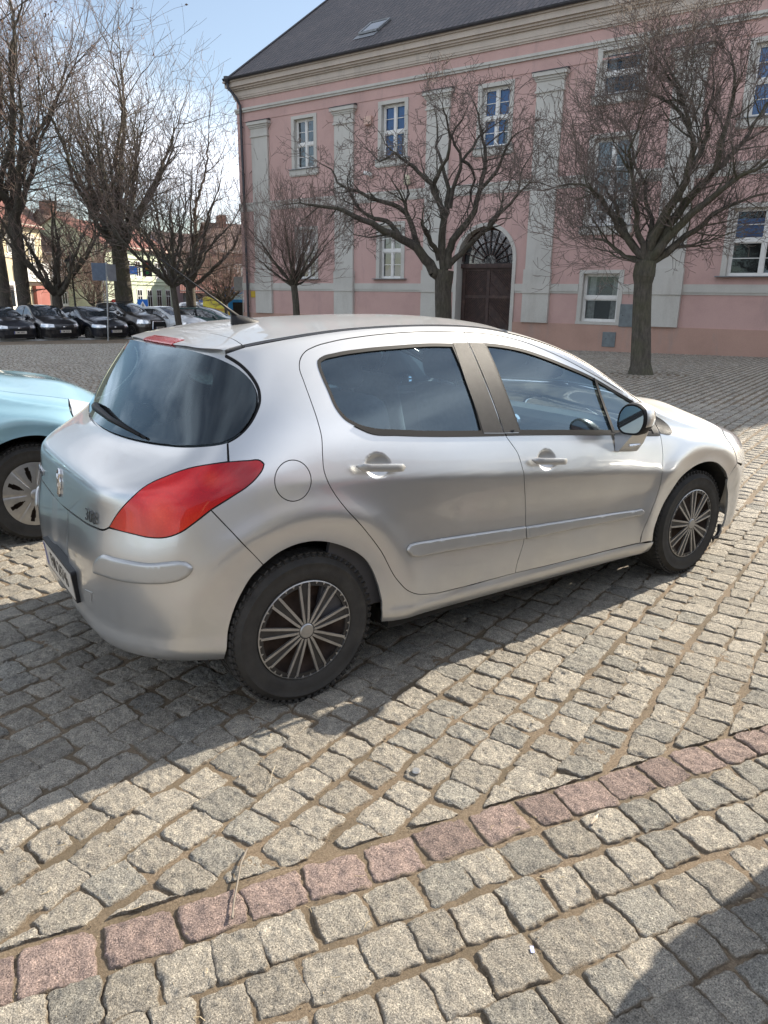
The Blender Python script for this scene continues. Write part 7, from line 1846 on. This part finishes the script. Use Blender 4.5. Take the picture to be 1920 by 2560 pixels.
def yel_ex(r, L):
    p = plaster('shop_red', (.30, .12, .10)); MB().bbox(L - 2.3, L - .1, -.35, -.02, -.9, 2.0).build('red_pillars', p, r)
    w = simple('shop_white', (.72, .71, .68), .5, var=.06); MB().bbox(L - 8.5, L - 3.6, -.10, -.02, -.9, 2.3).build('shop_front', w, r)
    for k in range(3):
        MB().bbox(L - 8.3 + k * 1.6, L - 7.0 + k * 1.6, -.13, -.105, .3, 2.0).build('shop_pane', M['winglass'] if k == 1 else simple('shop_screen', (.55, .58, .60), .3), r)
    s = MB().bbox(L - 4.6, L - .1, -.55, -.36, 2.35, 3.95).build('shop_sign', w, r)
    F = frame_m((L - 2.35, -.555, 3.55), (1, 0, 0), (0, 0, 1)); ink = simple('sign_ink', (.16, .15, .16), .5)
    text_mesh('lettering', 'USŁUGI POGRZEBOWE', .36, ink, s, F, .004); text_mesh('lettering', 'CAŁODOBOWO  24 h', .26, ink, s, frame_m((L - 2.35, -.555, 3.05), (1, 0, 0), (0, 0, 1)), .004); text_mesh('lettering', 'tel. 668 124 250', .26, ink, s, frame_m((L - 2.35, -.555, 2.65), (1, 0, 0), (0, 0, 1)), .004)
    m = MB()
    for z in (2.1, 4.2, 6.0): m.bbox(0, L, -.08, -.001, z, z + .14)
    m.build('string_courses', M['cream'], r)
house('town_house', 'pale yellow two-storey house with a white shop sign and red pillars behind the left trees', -190, 62, 117, 76, 7.1, 10.4, 10, plaster('yellow_plaster', (.58, .50, .34)), M['tiles_red'], rowsw(9, 1.1, [(4.55, 6.3)]), extras=yel_ex, chim=2)
house('town_house', 'grey-brown house with a long dark tiled roof between the yellow and green houses', 119, 80, 200, 84, 5.2, 9.8, 11, plaster('grey_plaster', (.33, .29, .24)), M['tiles_brown'], rowsw(3, .9, [(3.1, 4.6), (.3, 2.1)]), chim=1)
house('town_house', 'taupe house with a steep patched roof just left of the pale green house', 201, 82, 268, 84, 5.6, 9.4, 10, plaster('taupe_plaster', (.40, .36, .30)), M['tiles_brown'], rowsw(3, .9, [(3.2, 4.6), (.2, 2.2)]), chim=1)
def green_ex(r, L):
    m = MB()
    for z in (2.35, 2.7, 4.9): m.bbox(0, L, -.10, -.001, z, z + .16)
    m.build('string_courses', plaster('green_trim', (.60, .64, .48)), r)
house('town_house', 'pale green house with grey window surrounds and a red roof', 270, 80, 440, 92, 6.0, 8.6, 10, plaster('green_plaster', (.50, .56, .42)), M['tiles_red'], rowsw(6, 1.05, [(3.15, 4.75), (.0, 1.9)]), extras=green_ex)
house('town_house', 'mauve house wall behind the trees to the right of the green house', 425, 98, 545, 100, 6.6, 9.0, 12, plaster('mauve_plaster', (.36, .28, .31)), M['tiles_brown'], rowsw(3, 1.0, [(4.1, 5.6)]))
house('town_house', 'brick-brown house with a white window left of the dark downpipe', 545, 90, 690, 92, 6.3, 9.6, 10, plaster('rust_plaster', (.30, .17, .14)), M['tiles_brown'], rowsw(5, 1.0, [(3.4, 4.9)]), chim=1)
house('shop_building', 'low shop with a red tiled canopy and dark windows behind the white hatchback', 458, 84, 588, 84, 1.9, 3.6, 5, simple('shop_dark', (.05, .05, .055), .5), M['tiles_red'], rowsw(4, 1.6, [(-.2, 1.4)]), fr=M['darkmetal'])
# houses behind the photographer, across the road: they close the square and mirror in the paint and glass
def back_houses():
    for i, (x0, w, dep, ev, rg, col, rm) in enumerate(((-30, 15, 10, 8.5, 13, (.55, .46, .26), 'tiles_red'), (-14, 17, 11, 7.2, 12, (.50, .47, .42), 'tiles_brown'), (4, 14, 10, 8.8, 13.5, (.62, .52, .30), 'tiles_red'), (19, 16, 10, 7.6, 12, (.48, .38, .34), 'tiles_brown'))):
        r = empty('town_house', (x0 + w, -30, 0), math.pi, ['long ochre house behind the photographer at far left', 'grey house behind the photographer', 'yellow house behind the photographer with an arched door', 'buff house behind the photographer at right'][i], 'building')
        m = MB(); m.add([(0, 0, -1), (w, 0, -1), (w, 0, ev), (0, 0, ev), (0, dep, -1), (w, dep, -1), (w, dep, ev), (0, dep, ev), (0, dep / 2, rg), (w, dep / 2, rg)], [(0, 1, 2, 3), (5, 4, 7, 6), (4, 0, 3, 8, 7), (1, 5, 6, 9, 2)]); m.build('wall', plaster('back_wall', col), r)
        for s_ in (0, 1):
            y0 = -.4 if s_ == 0 else dep + .4; v = [(-.3, y0, ev - .2), (w + .3, y0, ev - .2), (w + .3, dep / 2, rg + .05), (-.3, dep / 2, rg + .05)]; o = mesh_obj('roof', v if not s_ else v[::-1], [(0, 1, 2, 3)], M[rm], r); l = o.data.uv_layers.new(name='UVMap'); l.data.foreach_set('uv', [0, 0, w, 0, w, 8, 0, 8] if not s_ else [0, 8, w, 8, w, 0, 0, 0])
        for z0 in (1.0, 4.6):
            for k in range(4):
                c = w * (k + .5) / 4; f = MB(); f.bbox(c - .75, c + .75, -.06, 0, z0 - .1, z0 + 2.1); f = f.build('window', M['white'], r); MB().bbox(c - .55, c + .55, -.08, -.061, z0, z0 + 1.95).build('pane', M['winglass'], f)
back_houses()
